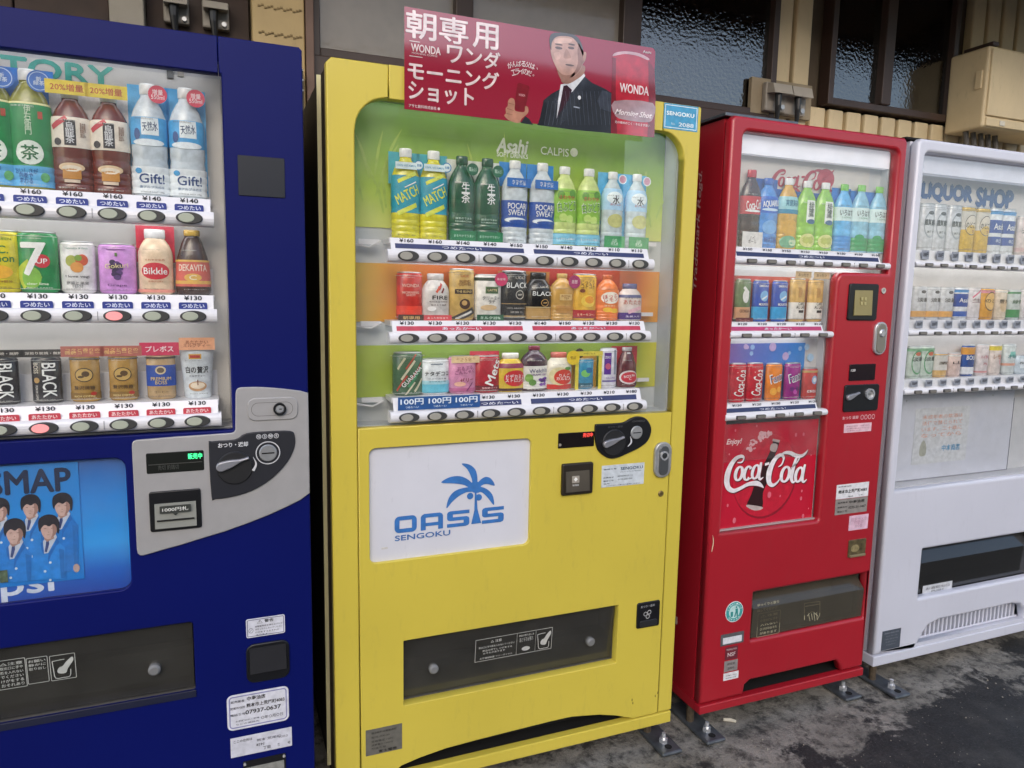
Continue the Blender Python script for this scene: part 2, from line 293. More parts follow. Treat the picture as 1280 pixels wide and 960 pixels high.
def drink_parts(kind, H):
    """meshes of one kind of drink, about its base centre, facing the street"""
    if kind in _DK: return _DK[kind]
    K = KINDS[kind]; sh = K['shape']; R = K['R']; prof = PROF[sh]; parts = []
    fl = K.get('flat', .58); me = lambda name, b: (lambda m_: (m_.from_pydata([(v[0], v[1] * fl, v[2]) for v in b.v], [], b.f), m_.update(), m_)[2])(bpy.data.meshes.new(name))     # shop-window dummies are shallow shells
    parts.append(('body', me('body', MB().add(*lathe(prof, R, H))), BOD(K['col']), True, None))
    if sh in CAPZ:
        z, r = CAPZ[sh]; b = MB().add(*lathe([(r * .96, z), (r, z + .008), (r, .985), (r * .92, 1.0), (0, 1.0)], R, H)); parts.append(('cap', me('cap', b), BOD(K.get('cap', '#eeeeea')), True, None))
    else:
        b = MB().add(*lathe([(rad_at(prof, .975), .975), (.93 if sh != 'cup' else 1.04, .985), (.92 if sh != 'cup' else 1.04, 1.0), (.82, 1.0), (.80, .985), (0, .985)], R, H)); parts.append(('lid', me('lid', b), mat('can_lid', '#c9cbcc', rough=.3, metal=.9) if sh != 'cup' else BOD('#f0eeea'), True, None))
    buckets = {}
    lay = 0
    def bk(n, c): return buckets.setdefault((n, c), MB())
    def wrap(b, pts, fs, l):
        vs = []
        for x, z in pts:
            rr = rad_at(prof, min(max(z / H, 0), .97)) * R + .0005 + .00035 * l; a = x / R; vs.append((rr * math.sin(a), -rr * math.cos(a), z))
        b.add(vs, fs)
    for it in K.get('items', ()):
        t = it[0]; lay += 1
        if t == 'band':
            v, f = lathe(prof, R, H, z0=it[1], z1=it[2], off=.0004 + .0003 * lay); bk('label_band', it[3]).add(v, f[:-1])
        elif t in ('rect', 'ell', 'bar', 'ringe'):
            if t == 'rect': _, xc, zc, w, h, c = it; pol = lambda u: (-h / 2, h / 2); rot = 0
            elif t == 'bar': _, xc, zc, w, h, rot, c = it
            else: _, xc, zc, w, h, c = it; w *= 2; h *= 2; rot = 0
            w_, h_ = w * R, h * H; n = 10; pts = []
            for i in range(n + 1):
                u = -1 + 2 * i / n
                if t == 'ell' or t == 'ringe': u = -math.cos(math.pi * i / n); hh = h_ / 2 * math.sqrt(max(0, 1 - u * u)) + 1e-5
                else: hh = h_ / 2
                for k in range(4): pts.append((u * w_ / 2, -hh + 2 * hh * k / 3))
            fs = [(4 * i + k, 4 * i + 4 + k, 4 * i + 5 + k, 4 * i + 1 + k) for i in range(n) for k in range(3)]
            if t == 'ringe':
                m = 32; pts = []; 
                for q in (1.0, .86): pts += [(q * w_ / 2 * math.cos(2 * math.pi * i / m), q * h_ / 2 * math.sin(2 * math.pi * i / m)) for i in range(m)]
                fs = [(i, (i + 1) % m, m + (i + 1) % m, m + i) for i in range(m)]
            c_, s_ = math.cos(rot), math.sin(rot); pts = [(xc * R + x * c_ - z * s_, min(max(zc * H + x * s_ + z * c_, 0.004), H * .96)) for x, z in pts]
            wrap(bk('emblem', c), pts, fs, lay)
        elif t == 'text':
            _, s, c, xc, zc, w, h = it[:7]; rot = it[7] if len(it) > 7 else 0; bold = it[8] if len(it) > 8 else .012
            sh4 = [(0, 0)]
            if bold > .016: d_ = bold * .45 * h * H / max(1, s.count('\n') + 1); bold = 0.0; sh4 = [(d_, 0), (-d_, 0), (0, d_), (0, -d_), (0, 0)]
            vs, fs, asp = (text_cut if len(s) <= 5 and h > .09 else text_geo)(s, bold); c_, s_ = math.cos(rot), math.sin(rot)
            for k_, (ox, oz) in enumerate(sh4):
                pts = [(xc * R + ox + a * w * R * c_ - b * h * H * s_, zc * H + oz + a * w * R * s_ + b * h * H * c_) for a, b in vs]; wrap(bk('lettering', c), pts, fs, lay + 1 + .15 * k_)
        elif t == 'card':
            _, w, z0, z1, c = it; bk('backing_card', c).box(-w * R / 2, w * R / 2, R * .72, R * .72 + .0015, z0 * H, z1 * H)
        elif t == 'tag':
            _, xc, zc, w, h, c, s, tc, tw, th = it; y = -R * 1.06 - .0004 * lay
            bk('tag', c).box((xc - w / 2) * R, (xc + w / 2) * R, y, y + .0012, (zc - h / 2) * H, (zc + h / 2) * H)
            if s: bk('lettering', tc).text(s, xc * R, zc * H, tw * R, th * H, y - .0004, .01)
        elif t == 'disc':
            _, xc, zc, r, c, s, tc, tw, th = it; y = -R * .95 - .0004 * lay
            bk('badge', c).disc((xc * R, zc * H), r * R, y, y + .0012, n=22)
            if s: bk('lettering', tc).text(s, xc * R, zc * H, tw * R, th * H, y - .0004, .01)
    for (n, c), b in buckets.items(): parts.append((n, me(n, b), ink(c, .35), n == 'label_band', None))
    _DK[kind] = parts; return parts
ORD = ['leftmost', 'second from left', 'third from left', 'fourth from left', 'fifth from left', 'sixth from left', 'seventh from left', 'eighth from left', 'ninth from left', 'tenth from left']
ORDR = ['rightmost', 'second from right', 'third from right', 'fourth from right', 'fifth from right', 'sixth from right']
def place_drinks(row, y, zb, where, machine, group, dref, fromright=False):
    """row of (kind, pixel x, pixel y of top); the drinks stand on the tray at zb"""
    for i, (kind, pxx, pyt) in enumerate(row):
        K = KINDS[kind]; R = K['R']; yc = y + dref
        pyb = pyt + 90
        for _ in range(8):
            q = W((pxx, pyb), yc); pyb += (q.z - zb) * 420
        x = W((pxx, pyb), yc).x; H = W((pxx, pyt), yc).z - zb
        H = K.setdefault('H', H)
        o = ORDR[len(row) - 1 - i] if fromright else ORD[i]
        lab = '%s, %s on %s shelf of %s' % (K['desc'], o, where, machine); assert len(lab.split()) <= 16, lab
        e = empty(K.get('name', 'drink_bottle' if K['shape'] in ('pet', 'jar') else 'drink_can'), (x, yc, zb), lab, 'bottle' if K['shape'] in ('pet', 'jar', 'bcan') else 'can', group)
        for n, m_, mt, sm, _ in drink_parts(kind, H): link(n, m_, mt, e, smooth=sm)
KINDS = {}
def kind(kname, shape, R, col, desc, items, **k): KINDS[kname] = dict(shape=shape, R=R, col=col, desc=desc, items=items, **k)
WH = '#f2f2f0'; BK = '#1c1a1a'
# yellow machine, top shelf
kind('match', 'pet', .0325, '#d6cd22', 'yellow soft drink bottle with turquoise label', [('card', 2.2, .62, .97, '#4aa9bb'), ('band', .29, .70, '#2b9db4'), ('bar', 0, .33, 1.5, .05, .45, '#d9e04a'), ('bar', 0, .68, 1.5, .04, .45, '#d9e04a'), ('text', 'MATCH', '#e6e545', 0, .49, 1.75, .11, .5, .03), ('bar', .2, .60, .9, .012, .5, WH), ('tag', -.1, .80, 1.5, .075, '#dfeef2', '100% VITAMIN', '#3a8fb0', 1.3, .022), ('disc', .78, .815, .34, '#2f86bd', '', WH, 0, 0), ('disc', .78, .815, .27, '#e6f2f4', '増量', '#2f86bd', .4, .03)])
kind('namacha', 'pet', .0325, '#22573a', 'dark green tea bottle with white characters', [('card', 2.15, .02, .97, '#dfe2da'), ('text', '生\n茶', WH, .12, .57, .62, .24, 0, .02), ('text', '緑茶のうまみ', '#bcd8c4', 0, .27, 1.2, .028), ('text', 'NAMACHA', '#bcd8c4', 0, .235, 1.2, .02), ('disc', .62, .845, .42, '#2d6b4c', '新しい\n味わい', '#cfe6d6', .55, .05), ('tag', 0, .065, 2.05, .12, '#2a7d50', 'まろやかでうまい', '#bfe0cc', 1.5, .03)], cap='#1d4f34')
kind('pocari', 'pet', .0325, '#ccd4d8', 'pale bottle with dark blue label', [('card', 2.15, .70, .99, '#2c86cf'), ('band', .20, .52, '#1c4ea4'), ('text', 'POCARI\nSWEAT', WH, .05, .415, 1.5, .145, 0, .03), ('ell', -.1, .285, .9, .03, '#e8eef2'), ('ell', .3, .27, .9, .022, '#1c4ea4'), ('tag', .08, .73, 1.85, .105, '#1f6cbe', 'カラダに\nイオン水', WH, 1.1, .06)])
kind('budo', 'pet', .0325, '#cddc84', 'green grape drink bottle with white cap', [('band', .30, .72, '#93c53f'), ('ell', -.5, .64, .3, .05, '#5f9a2c'), ('ell', .5, .66, .34, .05, '#5f9a2c'), ('text', 'さわやか', '#c4472f', 0, .61, 1.3, .05), ('text', '白ぶどう', '#f3f6e2', .02, .5, 1.55, .13, .12, .05), ('text', '白ぶどう', '#3f7f2c', .02, .5, 1.5, .12, .12, .012), ('ell', -.3, .36, .3, .05, '#c6e07a'), ('ell', .2, .34, .32, .05, '#c6e07a'), ('band', .02, .16, '#7cc3de'), ('text', 'すっきりした味わい', WH, 0, .09, 1.6, .03)])
kind('aqua', 'pet', .0300, '#c9d6da', 'clear water bottle on light blue card', [('card', 2.35, 0.0, 1.0, '#57b2e2'), ('band', .50, .78, '#aed4ee'), ('ell', 0, .66, .8, .08, '#e9f3f8'), ('text', '水', BK, .05, .63, .62, .11, 0, .03), ('text', 'おいしい', '#c05a4a', .05, .57, 1.0, .03), ('ell', .1, .36, .75, .09, '#c9c87c'), ('tag', 0, .08, 1.95, .16, '#3f9a5e', '山の\n天然水', '#d9efd9', .7, .09), ('disc', .6, .90, .38, '#e8eef4', '', WH, 0, 0), ('disc', .6, .90, .30, '#d59ab0', '', WH, 0, 0)])
# yellow machine, middle shelf
kind('redcan', 'slim', .0275, '#c9352c', 'slim red coffee can on dark sign', [('band', .12, .30, '#e8452f'), ('text', 'WONDA', '#f2c9b8', 0, .72, 1.4, .07), ('text', 'MORNING\nSHOT', '#f2c9b8', 0, .55, 1.3, .10), ('tag', 0, .055, 2.0, .13, '#4a3022', '朝専用', '#d8b070', 1.3, .07)])
kind('fire', 'bcan', .0305, '#d2cecb', 'silver white bottle can with red flame', [('bar', .25, .72, .55, .05, 1.0, '#b5382c'), ('bar', .05, .66, .5, .05, 1.0, '#d2553a'), ('bar', .4, .64, .4, .04, 1.0, '#7d2a22'), ('text', 'FIRE', BK, .2, .49, 1.1, .08, 0, .04), ('text', 'BLACK & WHITE', '#5a4a48', .1, .40, 1.3, .028), ('text', '挽きたて微糖', '#5a4a48', .1, .33, 1.1, .035), ('ell', -.4, .25, .3, .05, '#f0eeec'), ('tag', 0, .055, 2.0, .12, '#d14a50', 'あったか仕立て', '#f6d4d0', 1.5, .045)], cap='#cfcac7')
kind('goldcan', 'slim', .0285, '#c7a45c', 'slim gold coffee can with dark portrait', [('text', 'UCC', '#b8482c', .1, .86, .7, .045), ('text', 'BLEND\nCOFFEE', '#7a4a1c', .1, .73, 1.0, .11), ('rect', .05, .56, 1.5, .09, '#33221a'), ('text', 'THE BLEND', '#e0c27a', .05, .56, 1.2, .04), ('ell', .1, .32, .42, .10, '#4a2c1a'), ('ell', .05, .34, .2, .05, '#c9a060'), ('bar', 0, .10, 1.9, .13, .45, '#3a3230'), ('bar', 0, .10, 1.4, .04, .45, '#d8d4cc')])
kind('latte', 'can', .0310, '#e9e5dd', 'white latte can with green panel', [('band', .86, .93, '#3a4a38'), ('rect', .15, .66, 1.0, .15, '#5c7a48'), ('rect', .15, .66, .85, .11, '#33502c'), ('text', 'LATTE', '#e6d49a', .15, .66, .7, .05), ('text', 'クリーミー\nラテ', BK, .1, .45, 1.3, .16, 0, .02), ('ell', -.1, .28, .6, .06, '#d8b78a'), ('tag', 0, .06, 2.0, .14, '#2c5a3e', 'ミルク25%', '#d8ecd8', 1.5, .06), ('disc', .8, .90, .48, '#d2386a', '新登場', '#f8d8e0', .62, .05)])
kind('uccblack', 'slim', .0300, '#211e1c', 'slim black coffee can', [('band', .07, .10, '#a88a58'), ('band', .33, .345, '#a88a58'), ('text', 'UCC', '#d8d0c4', .25, .86, .7, .05), ('text', 'BLACK', WH, .1, .71, 1.7, .11, 0, .025), ('ringe', .25, .52, .32, .09, '#d8d0c4'), ('text', '無糖', '#d8d0c4', .25, .52, .35, .04), ('text', '100% ARABICA', '#a8a29a', 0, .25, 1.4, .03), ('text', '深煎り', '#a8a29a', 0, .17, .9, .04), ('card', 2.2, 0, .99, '#a9793c')])
kind('blackbottle', 'bcan', .0325, '#1d1b1b', 'black bottle can with gold base', [('band', .03, .26, '#b8935a'), ('band', .27, .285, '#d8c090'), ('text', 'UCC', '#d8d0c4', .3, .70, .7, .04), ('text', 'BLACK', WH, .2, .56, 1.6, .085, 0, .025), ('ringe', .3, .37, .3, .075, '#d8a860'), ('text', '無糖', '#d8a860', .3, .37, .3, .035), ('card', 2.1, .3, 1.02, '#b87a3c')], cap='#262323')
kind('goldtea', 'pet', .0300, '#c5994c', 'golden milk tea bottle with magenta badge', [('rect', .15, .50, 1.1, .13, '#d9b878'), ('text', 'ROYAL\nTEA', '#8a5a2a', .15, .50, .8, .09), ('rect', 0, .24, 1.3, .16, '#b98438'), ('disc', .8, .83, .50, '#a8326c', '季節\n限定', '#f4d0dc', .5, .08)], cap='#d0aa62')
kind('corn', 'can', .0305, '#e0b03a', 'yellow corn soup can with red base', [('band', .05, .23, '#b4232a'), ('text', 'じっくり\nコトコト', '#2a1a10', .05, .78, 1.15, .18, 0, .03), ('ell', .1, .42, .6, .13, '#f2cc4a'), ('ell', .2, .45, .4, .08, '#e89a2a'), ('text', 'とろーりコーン', '#f6d8b0', 0, .13, 1.5, .05), ('ell', -.4, .64, .22, .04, '#7a3a1a')])
kind('lemon', 'pet', .0300, '#e07a34', 'orange hot lemon bottle', [('band', .14, .66, '#ee8238'), ('ell', .05, .50, .85, .13, '#f6eee0'), ('text', 'ほっと\nレモン', '#d0332c', .05, .50, 1.3, .16, .15, .035), ('ell', -.2, .24, .4, .05, '#f2c23a'), ('ell', .4, .22, .4, .05, '#f2c23a'), ('text', 'はちみつ', '#f6e8c0', 0, .33, .9, .04)], cap='#d06a3a')
kind('kiri', 'bcan', .0325, '#dcd0cc', 'white bottle can with purple base band', [('band', .62, .70, '#3f4a86'), ('band', .04, .22, '#4a2a7c'), ('text', 'あたたか', '#b03a30', 0, .50, 1.5, .12, 0, .03), ('text', 'ゆずはちみつ', '#3a3050', 0, .61, 1.3, .04), ('bar', .2, .30, 1.2, .10, .3, '#e8b8c4'), ('text', '生姜入り', '#e6d8f0', 0, .12, 1.1, .05)], cap='#46508c')
# yellow machine, bottom shelf
kind('energy', 'can', .0330, '#47694a', 'green red striped can', [('bar', -.55, .75, .9, .05, .95, '#c9c2a2'), ('bar', .1, .8, 1.2, .035, .95, '#b8402c'), ('bar', -.1, .6, 1.5, .05, .95, '#d9d2b4'), ('bar', .4, .55, 1.5, .03, .95, '#b8402c'), ('bar', .3, .4, 1.3, .06, .95, '#3a8a5c'), ('bar', -.5, .3, 1.2, .04, .95, '#b8402c'), ('bar', .6, .25, 1.0, .05, .95, '#c9c2a2'), ('bar', 0, .16, 1.1, .035, .95, '#d9d2b4'), ('text', 'GUARANA', WH, .15, .45, 1.7, .10, .8, .03)])
kind('natade', 'can', .0320, '#e3e7ea', 'white and sky blue jelly drink can', [('band', .06, .30, '#66c1d8'), ('band', .30, .40, '#a9d8e4'), ('text', 'ナタデココ', BK, .05, .60, 1.75, .13, 0, .045), ('text', 'つぶつぶ食感', '#3a4a58', .05, .46, 1.3, .035), ('text', 'ヨーグルト味', '#3a4a58', .05, .38, 1.2, .035), ('rect', 0, .86, .8, .03, '#7a8896')])
kind('jelly', 'can', .0320, '#d78fb3', 'pink jelly can with cream tag', [('band', .06, .16, '#b8608c'), ('text', 'ぷるぷる\nこんにゃく', '#7a2a6a', .05, .64, 1.4, .20, .1, .03), ('text', 'ゼリー', '#8a2a3c', .2, .38, 1.0, .12, .1, .045), ('bar', .4, .2, .7, .03, .9, '#7a2a6a'), ('ell', -.3, .27, .4, .06, '#f0b8a0'), ('tag', .05, .93, 2.0, .18, '#efd2a4', 'ふってから\nどうぞ', '#b0703a', 1.4, .11)])
kind('mets', 'can', .0310, '#b01f30', 'crimson can with slanted white lettering', [('band', .06, .20, '#6f1526'), ('text', 'Mets', WH, .35, .56, 1.9, .24, 1.2, .05), ('text', '強炭酸コーラ', '#f0c8c8', .1, .14, 1.2, .04), ('card', 2.25, 0, 1.1, '#c43a48')])
kind('dodeca', 'bcan', .0335, '#d9b93c', 'yellow bottle can with red disc', [('band', .03, .10, '#4a2418'), ('band', .62, .74, '#8a2a4a'), ('ell', .2, .36, .85, .21, '#c9272e'), ('text', 'ドデカミン\nストロング', WH, .2, .36, 1.45, .20, 0, .045)], cap='#e8e4dc')
kind('welch', 'pet', .0330, '#3d2030', 'dark grape juice bottle with white label', [('band', .06, .56, '#e4e2dc'), ("text", "Welch's", '#2a2a6c', .15, .46, 1.4, .085, .05, .03), ('text', 'GRAPE 100', '#6a2a80', .15, .37, 1.2, .04)] + [('ell', .45 + .2 * math.cos(a * 1.1), .22 + .07 * math.sin(a * 2.3), .15, .032, ['#6a3a94', '#54307c', '#8a5ab0'][a % 3]) for a in range(7)] + [('ell', -.55, .30, .30, .09, '#7ca84a'), ('ell', -.3, .2, .25, .07, '#5c8a3a')], cap='#7a2036')
kind('apple', 'bcan', .0335, '#dfd8c6', 'apple drink bottle can with yellow badge', [('band', .03, .16, '#c93a30'), ('ell', -.1, .38, .9, .24, '#d9cfa0'), ('ell', .2, .36, .75, .20, '#cf3e2e'), ('text', 'りんご\nカルピス', WH, .2, .36, 1.15, .17, 0, .03), ('ell', .5, .58, .28, .045, '#5c8f3c'), ('disc', .85, .86, .50, '#e8c92c', '果汁\n20%', '#7a5a10', .5, .08)], cap='#cf6a5c')
kind('frame', 'slim', .0270, '#3f8fb4', 'blue can inside yellow paper frame', [('band', .05, .20, '#23586a'), ('ell', -.1, .52, .5, .12, '#7cc36a'), ('ell', .25, .62, .35, .10, '#2f6fa0'), ('text', '缶チューハイ風', '#dff0f0', 0, .12, 1.2, .035), ('tag', -1.15, .55, .38, 1.1, '#dccb45', '', BK, 0, 0), ('tag', 1.45, .55, .38, 1.1, '#dccb45', '', BK, 0, 0), ('tag', .2, 1.18, 3.0, .15, '#dccb45', 'のみごたえ', '#4a4a1c', 1.3, .05), ('disc', -.9, 1.19, .5, '#3a2a24', '', BK, 0, 0), ('card', 3.2, 0, 1.2, '#c8962f')])
kind('stripe', 'slim', .0260, '#dddbe4', 'white can with purple side panel', [('rect', -.35, .62, .8, .55, '#5b2a90'), ('ell', -.3, .55, .3, .08, '#c25a7a'), ('rect', .55, .65, .35, .62, '#8f96a8'), ('bar', 0, .18, 1.8, .04, 0, '#6a5a9a'), ('text', 'ZERO', '#e6e2f0', -.35, .78, .6, .06), ('text', 'CALORIE', '#5b2a90', 0, .26, 1.0, .035)])
kind('redbot', 'jar', .0285, '#5a1c22', 'small dark bottle on red card', [('card', 2.5, 0, 1.02, '#c12434'), ('ell', 0, .26, 1.0, .17, '#d8cfd0'), ('ell', .05, .26, .85, .135, '#c22638'), ('text', 'ROYAL\nC', WH, .05, .26, 1.1, .13, .15, .03), ('rect', 0, .86, .6, .04, '#c9c0c0')], cap='#c7bfc0')
# blue machine
kind('iyemon', 'pet', .0365, '#8b8a30', 'green tea bottle with white disc', [('card', 2.2, .45, 1.02, '#3c80d2'), ('band', .035, .72, '#1c8a4a'), ('band', .705, .722, '#e2dca0'), ('band', .03, .20, '#63b6e8'), ('text', '伊\n右\n衛\n門', '#cfe6c8', 0, .575, .30, .24, 0, .02), ('rect', .55, .62, .22, .06, '#b8503c'), ('ell', 0, .31, .62, .10, '#e9f1e6'), ('text', '茶', '#1c6a3c', 0, .31, .75, .12, 0, .04), ('text', 'おいしさが\n四季で\n変わる', '#1d5fa0', -.2, .115, 1.0, .13), ('ell', .62, .11, .22, .04, '#5fae6a'), ('disc', .62, .895, .55, '#2c6cc6', '', WH, 0, 0), ('disc', .62, .895, .47, '#bcd4f0', '', WH, 0, 0), ('disc', .62, .895, .43, '#2c6cc6', '新\n緑茶', '#d8e6f8', .5, .07)])
kind('oolong', 'pet', .0350, '#6b2c20', 'brown oolong tea bottle with yellow tag', [('card', 2.15, .40, .97, '#e6e2e4'), ('band', .43, .72, '#e7dccc'), ('bar', -.55, .66, 1.0, .05, .6, '#c2404a'), ('rect', .0, .57, .56, .24, '#2a2830'), ('text', '烏\n龍\n茶', '#dfe0e4', 0, .57, .40, .20, 0, .02), ('ell', -.62, .48, .2, .035, '#3a3436'), ('text', '黒烏龍\n脂肪に', '#8a6a5a', .62, .6, .3, .14), ('ell', 0, .24, .62, .045, '#e6c8a0'), ('bar', 0, .185, .85, .11, 0, '#c98a3a'), ('ell', 0, .23, .45, .03, '#f0e2cc'), ('bar', 0, .11, .7, .03, 0, '#dcc6b0'), ('tag', 0, .985, 2.1, .13, '#e0c838', '20%増量', '#b5452c', 1.6, .07)])
kind('tennen', 'pet', .0335, '#c6d0d8', 'clear water bottle with red badge', [('card', 2.25, .05, 1.0, '#58b0e4'), ('band', .46, .70, '#4aa2da'), ('rect', .1, .62, .95, .15, '#e9f1f6'), ('text', '天然水', '#1f3f6a', .1, .62, .8, .08, .1, .02), ('ell', 0, .48, .9, .03, '#e6eef4'), ('ell', -.62, .55, .18, .05, '#33558f'), ('band', .03, .27, '#eaf0f5'), ('text', 'Gift!', '#27477f', .1, .165, 1.35, .085, 0, .015), ('text', '南アルプスの水', '#6a86a8', .1, .09, 1.3, .025), ('ell', -.6, .23, .2, .025, '#3f9ad0'), ('disc', .6, .90, .52, '#d43a58', '増量\n550ml', '#f8dce2', .72, .085)])
kind('cclemon', 'can', .0350, '#e0d02e', 'yellow lemon soda can', [('band', .06, .16, '#c9b820'), ('text', 'C.C.\nLemon', '#2f7a3a', 0, .62, 1.6, .26, 0, .04), ('ell', 0, .33, .7, .11, '#f0b42c'), ('text', 'レモン70個分', '#8a5a10', 0, .18, 1.3, .04), ('text', 'GREEN', '#5a8a2a', .3, .86, .8, .04)])
kind('sevenup', 'can', .0350, '#1e8a48', 'green lemon lime soda can', [('bar', -.6, .3, 1.2, .35, .6, '#b9c93a'), ('ell', -.3, .25, .5, .18, '#7fb840'), ('text', '7', WH, -.15, .55, 1.2, .52, 0, .05), ('ell', .25, .52, .40, .11, '#c8323c'), ('text', 'UP', WH, .25, .52, .5, .08, 0, .03), ('text', 'clear lime', '#e6f0d8', 0, .15, 1.0, .04)])
kind('loveveg', 'can', .0310, '#e6e4e2', 'white juice can with fruit heart', [('ell', -.3, .62, .36, .11, '#a8b04a'), ('ell', .3, .64, .36, .11, '#cf5a34'), ('ell', 0, .50, .36, .10, '#e09a4a'), ('ell', .1, .68, .2, .06, '#7fa03a'), ('text', 'Vegetable & Fruit', '#5a8a7a', 0, .86, 1.3, .04), ('text', 'I love vegi', '#3a3436', 0, .32, 1.3, .06), ('text', '野菜と果実\n1日分', '#7a7a78', 0, .17, 1.2, .12)])
kind('grapecan', 'can', .0345, '#d596df', 'lilac grape juice can', [('ell', .3 * math.cos(2.4 * a) * (1 - a / 14) , .66 - a * .03, .17, .05, ['#42285c', '#33204c', '#5a3a78'][a % 3]) for a in range(1, 12)] + [('rect', 0, .78, .12, .07, '#5a7a3a'), ('text', 'Gokuri', '#e6d8a0', 0, .56, 1.1, .09, .1, .03), ('text', 'Grape', '#5a2a6a', 0, .17, .9, .06), ('rect', 0, .88, .9, .02, '#a860b8')])
kind('bikkle', 'bcan', .0330, '#e9cfb0', 'cream milk drink bottle on red card', [('card', 2.2, .5, 1.06, '#d52c46'), ('ell', 0, .36, .85, .13, '#d2283c'), ('text', 'Bikkle', WH, 0, .36, 1.35, .10, 0, .035), ('text', 'さわやか乳性', '#b05a3a', 0, .53, 1.1, .03), ('text', 'SUNTORY', '#b05a3a', 0, .20, .8, .025), ('band', .03, .08, '#e89a8a')], cap='#efece8')
kind('deka', 'jar', .0345, '#3d221b', 'brown vitamin drink bottle with red label', [('band', .13, .54, '#d8685c'), ('band', .17, .22, '#e8b85a'), ('text', 'DEKAVITA', '#fae8d8', 0, .42, 1.75, .10, 0, .03), ('ell', 0, .27, .5, .06, '#e8b85a'), ('text', 'C', '#fff2d8', 0, .27, .4, .07, 0, .04), ('band', .51, .54, '#e8b85a')], cap='#cfa84a')
kind('bossblack', 'slim', .0265, '#302e32', 'slim black coffee can', [('text', 'BLACK', WH, .25, .50, 2.6, .25, -1.5708, .03), ('text', 'BOSS', '#d8cfc0', -.62, .76, .8, .10, -1.5708, .03), ('ell', -.6, .50, .22, .06, '#b8935a'), ('text', 'PREMIUM COFFEE', '#bcb6ae', -.6, .24, 1.1, .05, -1.5708), ('tag', 0, 1.08, 2.9, .16, '#3a3634', '深煎り炭焼・無糖', '#d8d2c8', 2.4, .06)])
kind('bossgold', 'slim', .0270, '#b38c48', 'slim gold coffee can', [('band', .06, .20, '#8c6a34'), ('band', .90, .93, '#3a3026'), ('ell', 0, .58, .62, .15, '#4a3620'), ('ell', 0, .58, .54, .13, '#c9a660'), ('ell', .1, .60, .25, .06, '#5a4226'), ('ell', -.2, .54, .2, .025, '#5a4226'), ('text', '贅沢微糖', '#4a3420', 0, .31, 1.3, .08, 0, .03), ('text', 'RICH COFFEE', '#e6cf90', 0, .13, 1.3, .035), ('ell', .55, .18, .2, .04, '#b8382c'), ('tag', 0, 1.08, 2.8, .22, '#b5685c', 'コクと香りの\n微糖コーヒー', '#e6c07a', 2.3, .13)])
kind('premium', 'slim', .0280, '#bfa074', 'slim blue gold can with red tag', [('band', .30, .76, '#2a50aa'), ('band', .90, .94, '#4a3c2a'), ('ell', 0, .65, .36, .09, '#d8c8a4'), ('ell', 0, .65, .24, .06, '#6a5a4a'), ('text', 'PREMIUM\nBOSS', '#e0c68a', 0, .42, 1.35, .16, 0, .025), ('text', 'コーヒー', '#5a4a34', 0, .17, .9, .05), ('tag', 0, 1.12, 2.7, .28, '#cf3058', 'プレボス', '#fbe6ea', 1.9, .13)])
kind('lipton', 'cup', .0350, '#dfe6ee', 'white latte cup with orange tag', [('rect', -.1, .76, .75, .09, '#d8a83a'), ('rect', -.1, .76, .6, .05, '#b8382c'), ('text', '白の贅沢', BK, 0, .52, 1.45, .12, 0, .03), ('text', 'ミルクティー', '#6a6a70', 0, .41, 1.0, .04), ('ell', .0, .22, .62, .09, '#c69a70'), ('ell', 0, .235, .48, .06, '#e9d8c0'), ('bar', .02, .29, .06, .1, 0, '#7a3a24'), ('tag', .05, .99, 2.0, .22, '#e8a880', 'あたたかい\nミルクティー', '#8a3a20', 1.5, .12)], name='drink_cup')
_n0 = set(KINDS)
# red machine
kind('coke', 'pet', .0325, '#3f1d1a', 'dark cola bottle with red cap', [('band', .43, .66, '#c4202e'), ('text', 'Coca-Cola', WH, .1, .55, 1.6, .12, .15, .035), ('ell', 0, .47, .8, .015, WH), ('tag', 0, .10, 2.0, .20, '#dcd8d6', 'ハイ\nボール', '#6a5a5a', .8, .10)], cap='#c22433')
kind('aquarius', 'pet', .0340, '#4c90dc', 'blue sports drink bottle', [('card', 2.3, .6, 1.0, '#2457a8'), ('band', .50, .74, '#2a62c4'), ('text', 'AQUARIUS', WH, .1, .63, 1.7, .10, .1, .04), ('ell', 0, .55, .8, .02, '#cfe2f4'), ('text', 'WATER', '#274a9a', .1, .12, 1.2, .07, 0, .03), ('ell', 0, .30, .7, .10, '#79b0e6')], cap='#2c60bc')
kind('soken', 'pet', .0325, '#d5a43a', 'amber tea bottle with pale blue label', [('card', 2.3, .55, .85, '#2f5fb0'), ('band', .50, .74, '#9cd0d6'), ('band', .50, .56, '#2f86a8'), ('text', '爽健美茶', '#1f6a8c', .1, .65, 1.3, .09, 0, .02), ('ell', 0, .30, .8, .12, '#d8a62c'), ('ell', -.1, .10, .9, .09, '#6fb08a'), ('ell', .3, .10, .4, .05, '#cfe0b8')])
kind('ayataka', 'pet', .0325, '#8fc63c', 'light green tea bottle with white label', [('card', 2.2, .6, .85, '#2f5fb0'), ('rect', .15, .56, .95, .32, '#eef0ea'), ('text', '綾\n鷹', '#2a3a2c', .15, .59, .58, .22, 0, .02), ('ell', .2, .415, .45, .035, '#2f5f8c'), ('ell', 0, .14, .85, .10, '#d9d98c'), ('ell', 0, .15, .6, .06, '#b8c05a')])
kind('ilohas', 'pet', .0315, '#62b4ea', 'blue water bottle with green cap', [('band', .46, .66, '#d9ecea'), ('text', 'いろはす', '#2a3a34', .05, .58, 1.5, .09, 0, .025), ('text', 'I LOHAS', '#5a9a7a', .05, .51, 1.0, .025), ('band', .03, .24, '#3f90d8'), ('card', 2.2, .55, .95, '#2f76c8')], cap='#7ccb46')
